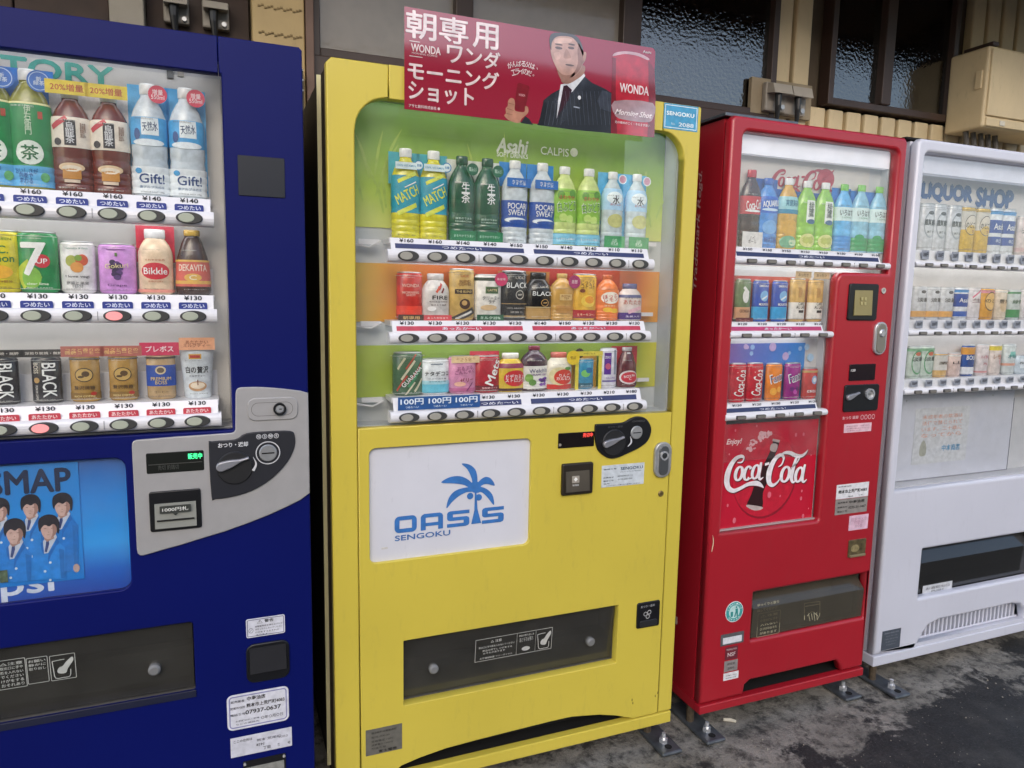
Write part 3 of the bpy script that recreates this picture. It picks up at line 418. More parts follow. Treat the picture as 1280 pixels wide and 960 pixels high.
kind('ilohasg', 'pet', .0315, '#8cc4dc', 'water bottle with green base and cap', [('band', .46, .66, '#d9ecea'), ('text', 'いろはす', '#2a3a34', .05, .58, 1.5, .09, 0, .025), ('text', 'I LOHAS', '#5a9a7a', .05, .51, 1.0, .025), ('band', .03, .22, '#1f9a58'), ('ell', -.3, .22, .5, .05, '#1f9a58'), ('card', 2.2, .55, .92, '#2f76c8')], cap='#86cf4c')
kind('georgia', 'can', .0270, '#66805a', 'green coffee can with white peak', [('band', .06, .34, '#d3a077'), ('ell', .1, .60, .42, .16, '#e9e8e4'), ('bar', .1, .74, .3, .2, .8, '#e9e8e4'), ('text', 'GEORGIA', '#5a3a24', 0, .25, 1.2, .07), ('tag', 0, .03, 2.3, .13, '#6a2428', 'コーヒー', '#d8a8a0', 1.4, .05)])
kind('emerald', 'can', .0285, '#274fb0', 'blue coffee can with lighter base', [('band', .06, .36, '#3fa0d4'), ('ell', .2, .62, .55, .13, '#7fb8e6'), ('bar', .2, .58, .8, .04, .5, '#e6f0f8'), ('text', 'EMERALD', WH, .1, .86, 1.2, .05), ('text', 'MOUNTAIN', WH, .2, .42, 1.3, .06)])
kind('cafeau', 'slim', .0290, '#d5ad66', 'tan milk coffee can with tag', [('band', .06, .45, '#e9e3da'), ('ell', -.1, .68, .4, .12, '#b98a4a'), ('bar', -.4, .62, .3, .3, 0, '#e2b86c'), ('text', 'CAFE\nAU LAIT', BK, .2, .38, 1.2, .15, 0, .03), ('rect', .25, .24, .7, .06, '#3a302a'), ('tag', .2, 1.08, 2.1, .16, '#d3b48a', 'あったか', '#6a4a2a', 1.4, .07)])
kind('cokecan', 'can', .0300, '#c4172b', 'red cola can with vertical script', [('text', 'Coca-Cola', WH, .1, .50, 2.6, .30, 1.45, .02)])
kind('fantao', 'can', .0300, '#ee8826', 'orange soda can', [('text', 'Fanta', WH, .1, .62, 1.7, .24, .25, .10), ('text', 'Fanta', '#2a2a6c', .1, .62, 1.55, .20, .25, .02), ('ell', -.3, .25, .4, .10, '#f6b040'), ('ell', .4, .3, .3, .08, '#f6b040')])
kind('fantag', 'can', .0300, '#9c2a86', 'purple grape soda can', [('text', 'Fanta', WH, .1, .62, 1.7, .24, .25, .10), ('text', 'Fanta', '#2a2a6c', .1, .62, 1.55, .20, .25, .02), ('ell', -.3, .3, .25, .07, '#6a1f70'), ('ell', .1, .22, .25, .07, '#c04aa8'), ('ell', .4, .3, .25, .07, '#6a1f70')])
kind('redtea', 'can', .0290, '#c4423c', 'red tea can with blue flower', [('ell', .3, .62, .42, .14, '#8fb0d8'), ('ell', .3, .62, .25, .08, '#e8f0f6'), ('text', '紅茶花伝', WH, 0, .25, 1.2, .09), ('band', .86, .93, '#c9a05a')])
# white machine (drinks behind reflective panes)
def beer(n, sh, R, col, desc, top, word, wc, extra=()): kind(n, sh, R, col, desc, list(extra) + [('text', word, wc, .15, .60, 1.6, .13, 0, .03)])
beer('tanrei', 'slim', .0330, '#cdcfd4', 'tall silver beer can with black characters', '', '麒麟', '#2a2a30', [('ringe', .1, .55, .85, .28, '#9aa0a8'), ('ell', .1, .80, .4, .04, '#4a4a50'), ('text', '淡麗 生', '#4a4a50', .15, .40, 1.0, .05)])
beer('nodogoshi', 'slim', .0330, '#d3ab36', 'tall golden beer can with dark ring', '', 'のどごし', '#2a2018', [('band', .50, .93, '#cfc9be'), ('band', .90, .94, '#d8b03a'), ('ell', .1, .60, .92, .22, '#3a2a20'), ('ell', .1, .60, .86, .205, '#d9cfc0'), ('ell', .1, .50, .7, .10, '#d8b456'), ('text', '生', '#8a3a2a', .3, .47, .4, .07)])
beer('asahi', 'slim', .0320, '#dde1e6', 'tall white beer can with blue blocks', '', 'Asahi', WH, [('band', .86, .94, '#4a9ad8'), ('band', .46, .74, '#22479a'), ('band', .20, .38, '#22479a'), ('text', '辛口', '#cfd8ea', .1, .29, .8, .08)])
beer('pinkbeer', 'slim', .0330, '#d9cbc8', 'tall pale pink can', '', '本生', '#3a3036', [('band', .10, .20, '#c9a8a8'), ('ell', .1, .6, .7, .2, '#e6dcda')])
beer('stanrei', 'can', .0330, '#ccced2', 'silver beer can with orange base', '', '淡麗', '#2a2a30', [('band', .08, .26, '#d8a25a'), ('ell', .1, .84, .35, .05, '#4a4a50')])
beer('sasahi', 'can', .0330, '#dde1e6', 'white beer can with blue block', '', 'Asahi', WH, [('band', .84, .93, '#3f8fd0'), ('band', .40, .80, '#22479a'), ('band', .10, .26, '#2a55a8')])
beer('spink', 'can', .0320, '#dcd6d8', 'pale can with pink diagonal stripe', '', '生', '#8a6a70', [('bar', 0, .82, 1.6, .05, .6, '#d06a86')])
beer('snodo', 'can', .0330, '#d69a34', 'golden can with dark ring', '', 'のど', '#2a2018', [('band', .84, .93, '#d88a9a'), ('ell', .1, .58, .85, .30, '#3a2a20'), ('ell', .1, .58, .78, .27, '#e0b46a')])
beer('sgold', 'can', .0310, '#d8c8b4', 'cream can with dark characters', '', '豊か', '#3a2a24', [('band', .88, .94, '#efeae2'), ('ell', .1, .45, .6, .2, '#cdb28e')])
beer('sgreen', 'can', .0330, '#bfc8c6', 'silver can with green base', '', '緑麦', '#2a5a3c', [('band', .86, .93, '#5a9a70'), ('band', .08, .34, '#3a8a52')])
beer('greencan', 'can', .0320, '#c2cfc4', 'pale green beer can', '', '淡麗', '#2a3a30', [('band', .84, .93, '#86b890'), ('ringe', .1, .5, .85, .38, '#5c9a6a'), ('ell', .1, .76, .4, .06, '#c8684a')])
beer('goldshort', 'can', .0320, '#d9b06a', 'short gold topped can', '', '麦', '#4a3420', [('band', .30, .93, '#d3cfc8')])
beer('pinkshort', 'can', .0300, '#d6bdb4', 'short beige cup can', '', '山', '#3a2a24', [('band', .86, .93, '#e8e4de')])
beer('boldblue', 'can', .0310, '#274f98', 'blue can with orange top', '', 'BOLD', WH, [('band', .70, .93, '#d8983a'), ('band', .08, .30, '#d9dce2'), ('ell', .1, .45, .6, .12, '#1f3f80')])
beer('pinkline', 'can', .0310, '#dcd2d2', 'pale can with red lettering', '', 'ハイボール', '#b0404a', [('band', .10, .16, '#c98a8a'), ('text', '7%', '#b0404a', .1, .38, .7, .08)])
beer('yellowtop', 'can', .0310, '#dccfc8', 'beige can with yellow top', '', 'レモン', '#a06a3a', [('band', .80, .94, '#dcc83a'), ('rect', .4, .5, .25, .3, '#c98a8a')])
beer('mint', 'can', .0330, '#cfd6d6', 'pale can with mint square', '', '梅', '#4a8a86', [('rect', .1, .68, .9, .16, '#7fc4b8'), ('band', .30, .38, '#d8a08a')])
beer('sakecup', 'can', .0300, '#c9d6e0', 'pale blue sake cup', '', '長久', '#2a2a34', [('rect', .1, .58, 1.2, .5, '#e0e8ee')])
for _k in KINDS:
    if _k not in _n0: KINDS[_k]['flat'] = .46

for _k in ('redcan', 'fire', 'goldcan', 'latte', 'uccblack', 'blackbottle', 'goldtea', 'corn', 'lemon', 'kiri', 'energy', 'natade', 'jelly', 'mets', 'dodeca', 'welch', 'apple', 'redbot'): KINDS[_k]['R'] *= 1.15
_fine = ['果汁入り飲料 280ml', 'よく振ってお飲みください', '清涼飲料水 500ml', 'COLD & HOT 190g', '国産素材使用', 'RICH TASTE', '製造者 飲料株式会社', 'SINCE 1972']
for _i, (_k, _v) in enumerate(KINDS.items()):                 # fine print every pack carries
    c_ = lin(_v['col']); dark = sum(c_) > .9; a_ = '#5a5a58' if dark else '#cfcfc8'
    t_ = _v['items']; lo = .035 if _v['shape'] == 'pet' else .075
    t_ += [('text', _fine[_i % 8], a_, .1 if _i % 2 else -.05, lo + .01, 1.2, .016, 0, 0), ('text', _fine[(_i + 3) % 8], a_, -.2, .885 if _v['shape'] in ('can', 'slim') else .685, .95, .016, 0, 0)]
    if _v['shape'] in ('can', 'slim'): t_ += [('band', .062, .068, a_), ('band', .918, .924, a_)]
for _k in ('coke', 'aquarius', 'soken', 'ayataka', 'ilohas', 'ilohasg'): KINDS[_k]['R'] *= 1.10
for _k in ('match', 'namacha', 'pocari', 'budo', 'aqua'): KINDS[_k]['R'] *= 1.06
# ------------------------------------------------------------------ the place: ground, house wall, eave, house across the street
def ground_material():
    m = bpy.data.materials.new('ground'); m.use_nodes = True; t = m.node_tree; N = t.nodes; L = t.links; b = N['Principled BSDF']
    tc = N.new('ShaderNodeTexCoord'); sx = N.new('ShaderNodeSeparateXYZ'); L.new(tc.outputs['Object'], sx.inputs[0])
    def noise(s, d=8, r=.6, dist=0.0):
        n = N.new('ShaderNodeTexNoise'); n.inputs['Scale'].default_value = s; n.inputs['Detail'].default_value = d; n.inputs['Roughness'].default_value = r; n.inputs['Distortion'].default_value = dist; L.new(tc.outputs['Object'], n.inputs['Vector']); return n.outputs['Fac']
    def ramp(src, stops):
        r = N.new('ShaderNodeValToRGB'); cr = r.color_ramp
        while len(cr.elements) < len(stops): cr.elements.new(.5)
        for e, (p, c) in zip(cr.elements, stops): e.position = p; e.color = tuple(c) + (1,)
        L.new(src, r.inputs[0]); return r.outputs[0]
    def mix(f, a, c, bt='MIX'):
        x = N.new('ShaderNodeMix'); x.data_type = 'RGBA'; x.blend_type = bt
        for s, k in ((f, 'Factor'), (a, 'A'), (c, 'B')):
            if hasattr(s, 'links'): L.new(s, x.inputs[k])
            else: x.inputs[k].default_value = s if not isinstance(s, tuple) else s + (1,)
        return x.outputs['Result']
    conc = ramp(noise(5, 10, .7), [(.3, (.13, .12, .10)), (.5, (.27, .25, .215)), (.7, (.42, .39, .345))])
    conc = mix(ramp(noise(17, 14, .78, .2), [(.47, (0, 0, 0)), (.60, (.92,) * 3)]), conc, (.035, .032, .029))
    asp = ramp(noise(140, 4, .6), [(.3, (.006, .0055, .006)), (.55, (.019, .0175, .018)), (.70, (.045, .042, .041)), (.77, (.20, .19, .18))])
    asp = mix(ramp(noise(6, 9, .65), [(.50, (0, 0, 0)), (.72, (.5,) * 3)]), asp, (.085, .08, .072))
    # the old concrete apron ends in a ragged edge a hand in front of the machines
    f1 = N.new('ShaderNodeMath'); f1.operation = 'MULTIPLY_ADD'; L.new(sx.outputs['Y'], f1.inputs[0]); f1.inputs[1].default_value = -2.2
    n2 = N.new('ShaderNodeMath'); n2.operation = 'MULTIPLY_ADD'; L.new(noise(3.2, 12, .7, .4), n2.inputs[0]); n2.inputs[1].default_value = 2.6; n2.inputs[2].default_value = -1.80; L.new(n2.outputs[0], f1.inputs[2])
    f2 = N.new('ShaderNodeMath'); f2.operation = 'MULTIPLY_ADD'; L.new(sx.outputs['X'], f2.inputs[0]); f2.inputs[1].default_value = .33; L.new(f1.outputs[0], f2.inputs[2])
    msk = ramp(f2.outputs[0], [(.34, (0, 0, 0)), (.46, (1, 1, 1))])
    col = mix(msk, conc, asp); L.new(col, b.inputs['Base Color'])
    rr = N.new('ShaderNodeMapRange'); L.new(noise(9, 6), rr.inputs[0]); rr.inputs[3].default_value = .38; rr.inputs[4].default_value = .9; L.new(rr.outputs[0], b.inputs['Roughness'])
    bp = N.new('ShaderNodeBump'); bp.inputs['Strength'].default_value = .9; bp.inputs['Distance'].default_value = .009
    ad = N.new('ShaderNodeMath'); ad.operation = 'MULTIPLY_ADD'; L.new(noise(160, 5, .7), ad.inputs[0]); ad.inputs[1].default_value = .6; L.new(noise(25, 8, .7), ad.inputs[2]); L.new(ad.outputs[0], bp.inputs['Height']); L.new(bp.outputs[0], b.inputs['Normal'])
    return m
def build_ground():
    n = 60; vs = []; fs = []
    xs = [-60, -20, -6] + [-2 + i * .12 for i in range(60)] + [8, 20, 60]; ys = [-60, -25, -8] + [-2 + i * .1 for i in range(30)] + [1.5, 4, 20, 60]
    for y in ys:
        for x in xs:
            z = .003 * math.sin(x * 7 + y * 3) * math.sin(y * 9 - x * 2) if (-2 < x < 5 and -2 < y < -.12) else 0
            vs.append((x, y, z))
    w = len(xs)
    for j in range(len(ys) - 1):
        for i in range(w - 1): fs.append((j * w + i, j * w + i + 1, (j + 1) * w + i + 1, (j + 1) * w + i))
    o = MB().add(vs, fs).build('ground', ground_material(), smooth=True); tag(o, 'worn grey concrete apron running into dark asphalt', 'ground', kind='structure')
    # loose grit the eye can pick out on the asphalt
    b = MB(); rnd = random.Random(3)
    for _ in range(1100):
        x = rnd.uniform(.7, 3.0); y = rnd.uniform(-.75, -.06); r = rnd.choice([.001, .0012, .0015, .0015, .002, .002, .003, .0045]); c = Vector((x, y, r * .4))
        p = [c + Vector((rnd.uniform(.6, 1.2) * r * a, rnd.uniform(.6, 1.2) * r * e, rnd.uniform(.5, .8) * r * f)) for a, e, f in ((1, 0, 0), (-1, 0, 0), (0, 1, 0), (0, -1, 0), (0, 0, 1), (0, 0, -1))]
        b.add(p, [(0, 2, 4), (2, 1, 4), (1, 3, 4), (3, 0, 4), (2, 0, 5), (1, 2, 5), (3, 1, 5), (0, 3, 5)])
    g = b.build('grit', mat('grit', '#8d877c', rough=.9, var=.5, scale=200)); tag(g, 'pale loose grit scattered over the asphalt', 'grit', kind='stuff')
build_ground()

YW = .85
M_brown = mat('brown_frame', '#3a2a24', rough=.45, var=.15, dirt=.2)
M_beige = mat('beige_siding', '#cab792', rough=.55, var=.10, scale=4, dirt=.45)
M_beige2 = mat('beige_panel', '#b39b6c', rough=.6, var=.12, scale=5, dirt=.4)
M_board = mat('dark_board', '#33241d', rough=.7, var=.3, scale=12)
M_dark = mat('dark_gap', '#0d0c0b', rough=.9)
M_black = mat('black_plastic', '#17171a', rough=.35, var=.15, scale=30)
M_grey = mat('grey_plastic', '#8a847b', rough=.5, var=.08)
M_steel = mat('steel', '#aaabac', rough=.32, metal=.45, var=.15, scale=40)
M_galv = mat('galvanised', '#6d7278', rough=.42, metal=.7, var=.25, scale=30)
M_obscure2 = glassmat('haze_glass', tint=(.30, .27, .24), ior=1.6, bump=.05, bscale=60, dust_haze=.55, even=.85, dcol=(.46, .42, .37))  # pale diffuse mix also paints in the light behind the left panes
M_obscure = glassmat('obscured_glass', tint=(.30, .27, .24), ior=2.1, bump=.12, bscale=75)
def house():
    h = empty('house_wall', (0, YW + .3, 0), 'beige house wall with dark windows behind the vending machines', 'wall')
    zt = 3.05
    def X(px, py=60): return W((px, py), YW).x
    A0, A1 = X(388), X(971)
    sill = W((640, 100), YW).z                          # underside of glass of the long window
    MB().box(-2.6, 4.6, YW + .06, YW + .30, 0, zt).build('wall', mat('plaster', '#5d5142', rough=.8, var=.12, dirt=.3), h)
    # ribbed metal cladding right of the long window, each rib board its own piece
    x = A1 + .004; k = 0; pitch = X(1060, 145) - X(1037, 145)
    B0, B1 = X(1032, 130), X(1187, 152); bz = W((1031, 130), YW).z
    shared = None
    while x < 4.5:
        w = pitch * .80
        z1 = bz - .012 if (x + w > B0 - .01 and x < B1 + .01) else zt
        MB().box(x, x + w, YW + .012, YW + .058, 0.02, z1, bevel=.008, seg=2).build('siding_board', M_beige, h)
        x += pitch
    MB().box(A1 + .004, 4.5, YW + .04, YW + .0595, .02, bz - .012).build('siding_back', M_beige, h)
    # long window: frame, mullions, sill, obscured panes
    w1 = MB(); w1.box(A0, A1, YW - .03, YW + .05, sill - .12, sill - .012, bevel=.004).build('window_sill', M_brown, h)
    def window(x0, x1, z0, z1, mull, fw=.035):
        f = MB(); f.box(x0, x0 + fw, YW - .012, YW + .05, z0, z1, bevel=.003); f.box(x1 - fw, x1, YW - .012, YW + .05, z0, z1, bevel=.003); f.box(x0 + fw, x1 - fw, YW - .012, YW + .05, z1 - fw, z1, bevel=.003); f.box(x0 + fw, x1 - fw, YW - .008, YW + .05, z0, z0 + fw, bevel=.003)
        fr = f.build('window', M_brown, h); e = [x0 + fw]
        for a, b in mull:
            MB().box(a, b, YW - .018, YW + .045, z0 + fw, z1 - fw, bevel=.004).build('mullion', M_brown, fr); e += [a, b]
        e.append(x1 - fw)
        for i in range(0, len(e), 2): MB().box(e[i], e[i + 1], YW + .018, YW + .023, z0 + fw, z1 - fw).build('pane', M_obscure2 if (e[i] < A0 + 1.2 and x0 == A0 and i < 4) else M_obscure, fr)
        MB().box(x0 + .01, x1 - .01, YW + .052, YW + .058, z0, z1).build('dark_room', M_dark, fr)
    window(A0, A1, sill - .012, 2.75, [(X(568, 20), X(590, 20)), (X(776, 40), X(799, 40))], .03)
    window(B0, B1, bz, 2.75, [(X(1103), X(1115))], .03)
    for i in range(9):
        xr = X(137, 20) - i * .24; MB().box(xr - .236, xr, YW + .0, YW + .055, .02, zt, bevel=.004).build('window_dark_board', M_board, h)  # plain dark boards stand in for a window with dark reflections
    # posts, brown board and beige panel left of the long window
    MB().box(X(139, 20), X(182, 20), YW - .05, YW + .055, 0, zt, bevel=.004).build('post', mat('post_paint', '#8b8579', rough=.6, var=.1, dirt=.4), h)
    MB().box(X(183, 20), X(311, 30), YW + .02, YW + .057, 0, zt).build('board', M_board, h)
    pnl = MB().box(X(314, 30), X(378, 30), YW - .06, YW + .03, 1.2, zt, bevel=.004).build('panel', M_beige2, h)
    b = MB(); a0, a1 = W((322, 0), YW - .061), W((377, 0), YW - .061)
    for zz in (W((350, 12), YW - .06).z, W((350, 45), YW - .06).z):
        for i in range(14):
            t0 = i / 14; x_ = a0.x + (a1.x - a0.x) * t0; b.box(x_, x_ + (a1.x - a0.x) / 16, YW - .0635, YW - .0605, zz + .004 * math.sin(i * 2.1), zz + .005 + .004 * math.sin(i * 2.1))
    b.build('seam', mat('seam_stain', '#8a7650', rough=.8, var=.3), pnl)
    MB().box(X(379, 30), X(389, 30), YW - .07, YW + .056, 0, zt, bevel=.003).build('post', mat('brown_post', '#6b5347', rough=.6, var=.15, dirt=.3), h)
    # eave: rafters and boards overhead keep the wall in shade
    MB().xprism([(-.03, 2.84), (YW + .3, 3.16), (YW + .3, 3.20), (-.03, 2.88)], -2.8, 4.8).build('eave_board', mat('eave_wood', '#4a3a2e', rough=.8, var=.2), h)
    for i in range(9): MB().xprism([(-.02, 2.775), (YW + .05, 3.02), (YW + .05, 3.08), (-.02, 2.835)], -2.6 + i * .9, -2.54 + i * .9).build('rafter', M_brown, h)
    MB().box(-2.8, 4.8, -.07, -.032, 2.74, 2.90).build('fascia', M_brown, h)
house()
def outlet(px0, px1, py0, py1, label, hoods, board=True):
    y = YW + (.012 if px0 > 900 else .02); q0, q1 = W((px0, py0), y), W((px1, py1), y)
    e = empty('outlet_box', ((q0.x + q1.x) / 2, y, min(q0.z, q1.z)), label, 'outlet', 'weatherproof power outlets on the wall')
    if board: MB().box(q0.x, q1.x, y - .022, y, q1.z, q0.z, bevel=.003).build('backboard', mat('outlet_board', '#8d8069', rough=.7, var=.15, dirt=.3), e); yb = y - .022
    else: yb = y
    for hx0, hx1, hy0, hy1 in hoods:
        a, c = W((hx0, hy0), yb - .03), W((hx1, hy1), yb - .03)
        base = MB().box(a.x, c.x, yb - .028, yb, c.z, a.z, bevel=.006).build('cover', M_grey, e)
        w = c.x - a.x; h = a.z - c.z
        hood = MB().xprism([(yb - .028, a.z - .004), (yb - .062, a.z - .014), (yb - .075, a.z - h * .46), (yb - .028, a.z - h * .40)], a.x + w * .05, c.x - w * .05).build('hood', mat('hood_plastic', '#9b958b', rough=.5), base)
        MB().disc((c.x - w * .2, c.z + h * .17), w * .09, yb - .036, yb - .027, n=14).build('screw', M_steel, base)
        cx = a.x + w * .42
        MB().tube([(cx, yb - .05, a.z - h * .40), (cx, yb - .052, c.z + h * .15), (cx + .004, yb - .045, c.z - .06), (cx + .012, yb - .02, c.z - .25)], [.015, .012, .006, .0055], n=10).build('power_cord', M_black, e)
outlet(206, 305, -30, 60, 'twin grey outlet covers with plugs above the blue machine', [(203, 237, -8, 31), (252, 287, -2, 38)], board=False)
outlet(936, 1008, 97, 152, 'outlet box with two hooded plugs above the red machine', [(959, 982, 101, 141), (983, 1007, 105, 146)])
def meter():
    y = YW - .0; q = W((1201, 60), y - .18); r = W((1330, 165), y - .18)
    x0, x1 = W((1240, 60), y - .2).x, W((1345, 60), y - .2).x; z1, z0 = W((1245, 56), y - .2).z, W((1245, 160), y - .2).z
    e = empty('meter_box', ((x0 + x1) / 2, y, z0), 'beige metal meter box mounted on the wall above white machine', 'box')
    MB().box(x0, x1, y - .19, y - .002, z0, z1, bevel=.012, seg=3).build('case', M_beige, e)
    d = MB().box(x0 + .012, x1 - .012, y - .20, y - .188, z0 + .05, z1 - .012, bevel=.005).build('door', M_beige, e)
    MB().box(x0 + .016, x1 - .016, y - .197, y - .186, z0 + .006, z0 + .044, bevel=.004).build('skirt', M_beige, e)
    MB().box(x0 + .10, x0 + .135, y - .2005, y - .1965, z0 + .014, z0 + .034).build('latch_label', ink('#c9c2b2'), e)
    MB().box(x0 - .008, x0 + .004, y - .17, y - .14, z0 + .17, z0 + .25, bevel=.003).build('hinge', M_beige, e)
    for i in range(5): MB().tube([(x0 + .03 + i * .05, y - .09, z0 + .01), (x0 + .035 + i * .05, y - .10, z0 - .08), (x0 + .02 + i * .06, y - .03, z0 - .2)], .012, n=8).build('conduit', mat('grey_conduit', '#4f4a45', rough=.6), e)
    MB().box(x0 + .02, x0 + .06, y - .19, y - .05, z1 + .001, z1 + .02, bevel=.004).build('top_clip', M_brown, e)
meter()
# cables and a pipe showing in the slot between the blue and the yellow machine
def slot():
    e = empty('drain_pipe', (.03, YW - .09, 0), 'grey pipe with looped cables in gap behind yellow machine', 'pipe')
    MB().tube([(.0, YW - .09, 0), (.0, YW - .09, 1.2), (.005, YW - .09, 2.0)], .03, n=14).build('pipe', mat('pipe_grey', '#6a665c', rough=.6, var=.15), e, smooth=True)
    for i, (z, r) in enumerate(((1.86, .05), (1.80, .07), (1.74, .06))):
        MB().tube([(-.055 + .02 * i, YW - .16, z + .06), (.0, YW - .15, z), (.06, YW - .14, z - .06), (.11, YW - .10, z - .10 - r)], .006, n=8).build('cable', M_black, e)
    for z in (1.99, 1.96, 1.93): MB().box(-.05, .03, YW - .135, YW - .125, z, z + .006).build('bracket', M_galv, e)
slot()
# the house across the street: what the glossy fronts mirror
def across():
    e = empty('opposite_house', (0, -13, 0), 'dark two storey house across the street', 'house')
    MB().box(-9, 8.4, -19, -13, 0, 5.75).build('wall', mat('opposite_wall', '#a9a49a', rough=.8, var=.12, scale=1), e)
    r = MB(); r.xprism([(-12.4, 5.65), (-12.4, 5.85), (-16, 7.1), (-19.6, 5.85), (-19.6, 5.65)], -9.6, 9.0); r.build('roof', mat('opposite_roof', '#3d3b3c', rough=.7, var=.2, scale=3), e)
    for i in range(6):
        for z in (.9, 3.2):
            x = -7.6 + i * 2.7; f = MB().box(x, x + 1.5, -13.0 + .02, -12.95, z, z + 1.2).build('window', mat('opposite_frame', '#2c2a29', rough=.5), e)
            MB().box(x + .08, x + 1.42, -12.948, -12.944, z + .08, z + 1.12).build('pane', mat('opposite_glass', '#1c2024', rough=.08), f)
across()
# ------------------------------------------------------------------ vending machine pieces
M_white = mat('white_plastic', '#dcdbdf', rough=.35, var=.04, coat=.2)
M_liner = mat('liner_white', '#cfd0d2', rough=.45, var=.05)
M_glass = glassmat('display_pane', tint=(.97, .975, .97), ior=1.45, dust_haze=.06)  # diffuse veil partly paints in faint reflections as haze
M_clear = glassmat('clear_pane', tint=(.97, .975, .97), ior=1.42, dust_haze=.03)
M_bezel = mat('button_bezel', '#3f3f3e', rough=.4, var=.1)
M_lens = mat('button_lens', '#a09d93', rough=.3, var=.08)
M_lens_g = mat('button_lens_pale', '#aeb3a2', rough=.3, var=.05)
M_chutein = mat('chute_inside', '#55534f', rough=.6, var=.2)
M_smoke = glassmat('smoked_flap', tint=(.60, .60, .57), rough=.10, ior=1.5, dust_haze=.11, even=.6, dcol=(.30, .29, .27))
M_chrome = mat('chrome', '#d6d7d9', rough=.16, metal=.6, var=.05)
def lamp_tube(root, x0, x1, y, z, power):
    """the fluorescent tube behind the display header; also added ones behind shelf rails"""
    MB().tube([(x0, y, z), (x1, y, z)], .006, n=8).build('hidden_tube', mat('tube_light', '#f0f2f4', emit=power), root)
_BTN = {}
def button(root, style, x, y, z, rx, rz, lens=None):
    k = (style, round(rx, 4), round(rz, 4))
    if k not in _BTN:
        b = MB(); l = MB()
        if style == 'oval':
            b.disc((0, 0), rx, -.003, .004, n=26, rz=rz, ry_taper=.0015); l.disc((-rx * .22, 0), rx * .60, -.0045, -.0025, n=22, rz=rz * .78, ry_taper=.001)
        else:
            me = curve_mesh([rrect(-rx, rx, -rz, rz, rz * .7, 3)], .003, 0); b.add([(v.co.x, -v.co.z, v.co.y) for v in me.vertices], [tuple(p.vertices) for p in me.polygons])
            me = curve_mesh([rrect(-rx * .86, rx * .86, -rz * .75, rz * .75, rz * .5, 3)], .0008, 0); l.add([(v.co.x, -v.co.z - .0036, v.co.y) for v in me.vertices], [tuple(p.vertices) for p in me.polygons])
        mk = lambda n, q: (lambda m_: (m_.from_pydata(q.v, [], q.f), m_.update(), m_)[2])(bpy.data.meshes.new(n))
        _BTN[k] = (mk('button', b), mk('button_lens', l))
    o = origin(root); bo = link('button', _BTN[k][0], M_bezel, root, (x - o.x, y - o.y, z - o.z)); lo = link('button_lens', _BTN[k][1], M_lens if style == 'oval' else mat('button_lens_dark', '#77746e', rough=.3), bo)
    if lens: lo.material_slots[0].link = 'OBJECT'; lo.material_slots[0].material = lens
    return bo
def row_geom(y, L, R):
    a, b, c, d = W((L[0], L[1]), y), W((L[0], L[2]), y), W((R[0], R[1]), y), W((R[0], R[2]), y)
    return a.x, c.x, (b.z + d.z) / 2, (a.z + c.z) / 2
def rail(root, y0, L, R, b0, b1, n, style='oval', x_ext=None, lit=(), m=None, first=0):
    """button rail between two photo pixels; b0/b1 pixel x of two buttons (index first and n-1)"""
    y = y0 - .006; x0, x1, z0, z1 = row_geom(y, L, R); h = z1 - z0; zc = (z0 + z1) / 2
    if x_ext is not None: x0 = x_ext
    prof = [(y0 + .026, z0), (y0 + .004, z0)] + [(y0 + .004 - .011 * math.sin(math.pi * k / 8), z0 + h * (.5 - .5 * math.cos(math.pi * k / 8))) for k in range(1, 8)] + [(y0 + .004, z1), (y0 + .026, z1)]
    MB().xprism(prof, x0, x1).build('button_rail', m or M_white, root)
    py = (L[1] + L[2] + R[1] + R[2]) / 4; xa, xb = W((b0, py), y0 - .007).x, W((b1, py), y0 - .007).x
    xs = [xa + (xb - xa) * (i - first) / (n - 1 - first) for i in range(n)]
    s = MB()
    for i, x in enumerate(xs):
        if style == 'oval': button(root, style, x, y0 - .0075, zc, .0250, min(h * .40, .0130), lit[i] if i < len(lit) else None)
        else: button(root, style, x, y0 - .0075, zc, .0170, h * .27)
    for i in range(n - 1):
        if i % 3 == 2: s.box((xs[i] + xs[i + 1]) / 2 - .0006, (xs[i] + xs[i + 1]) / 2 + .0006, y0 - .0074, y0, zc - h * .3, zc + h * .3)
    if s.v: s.build('rail_joint', mat('joint_grey', '#8c8c90'), root)
    return x0, x1, z0, z1, xs
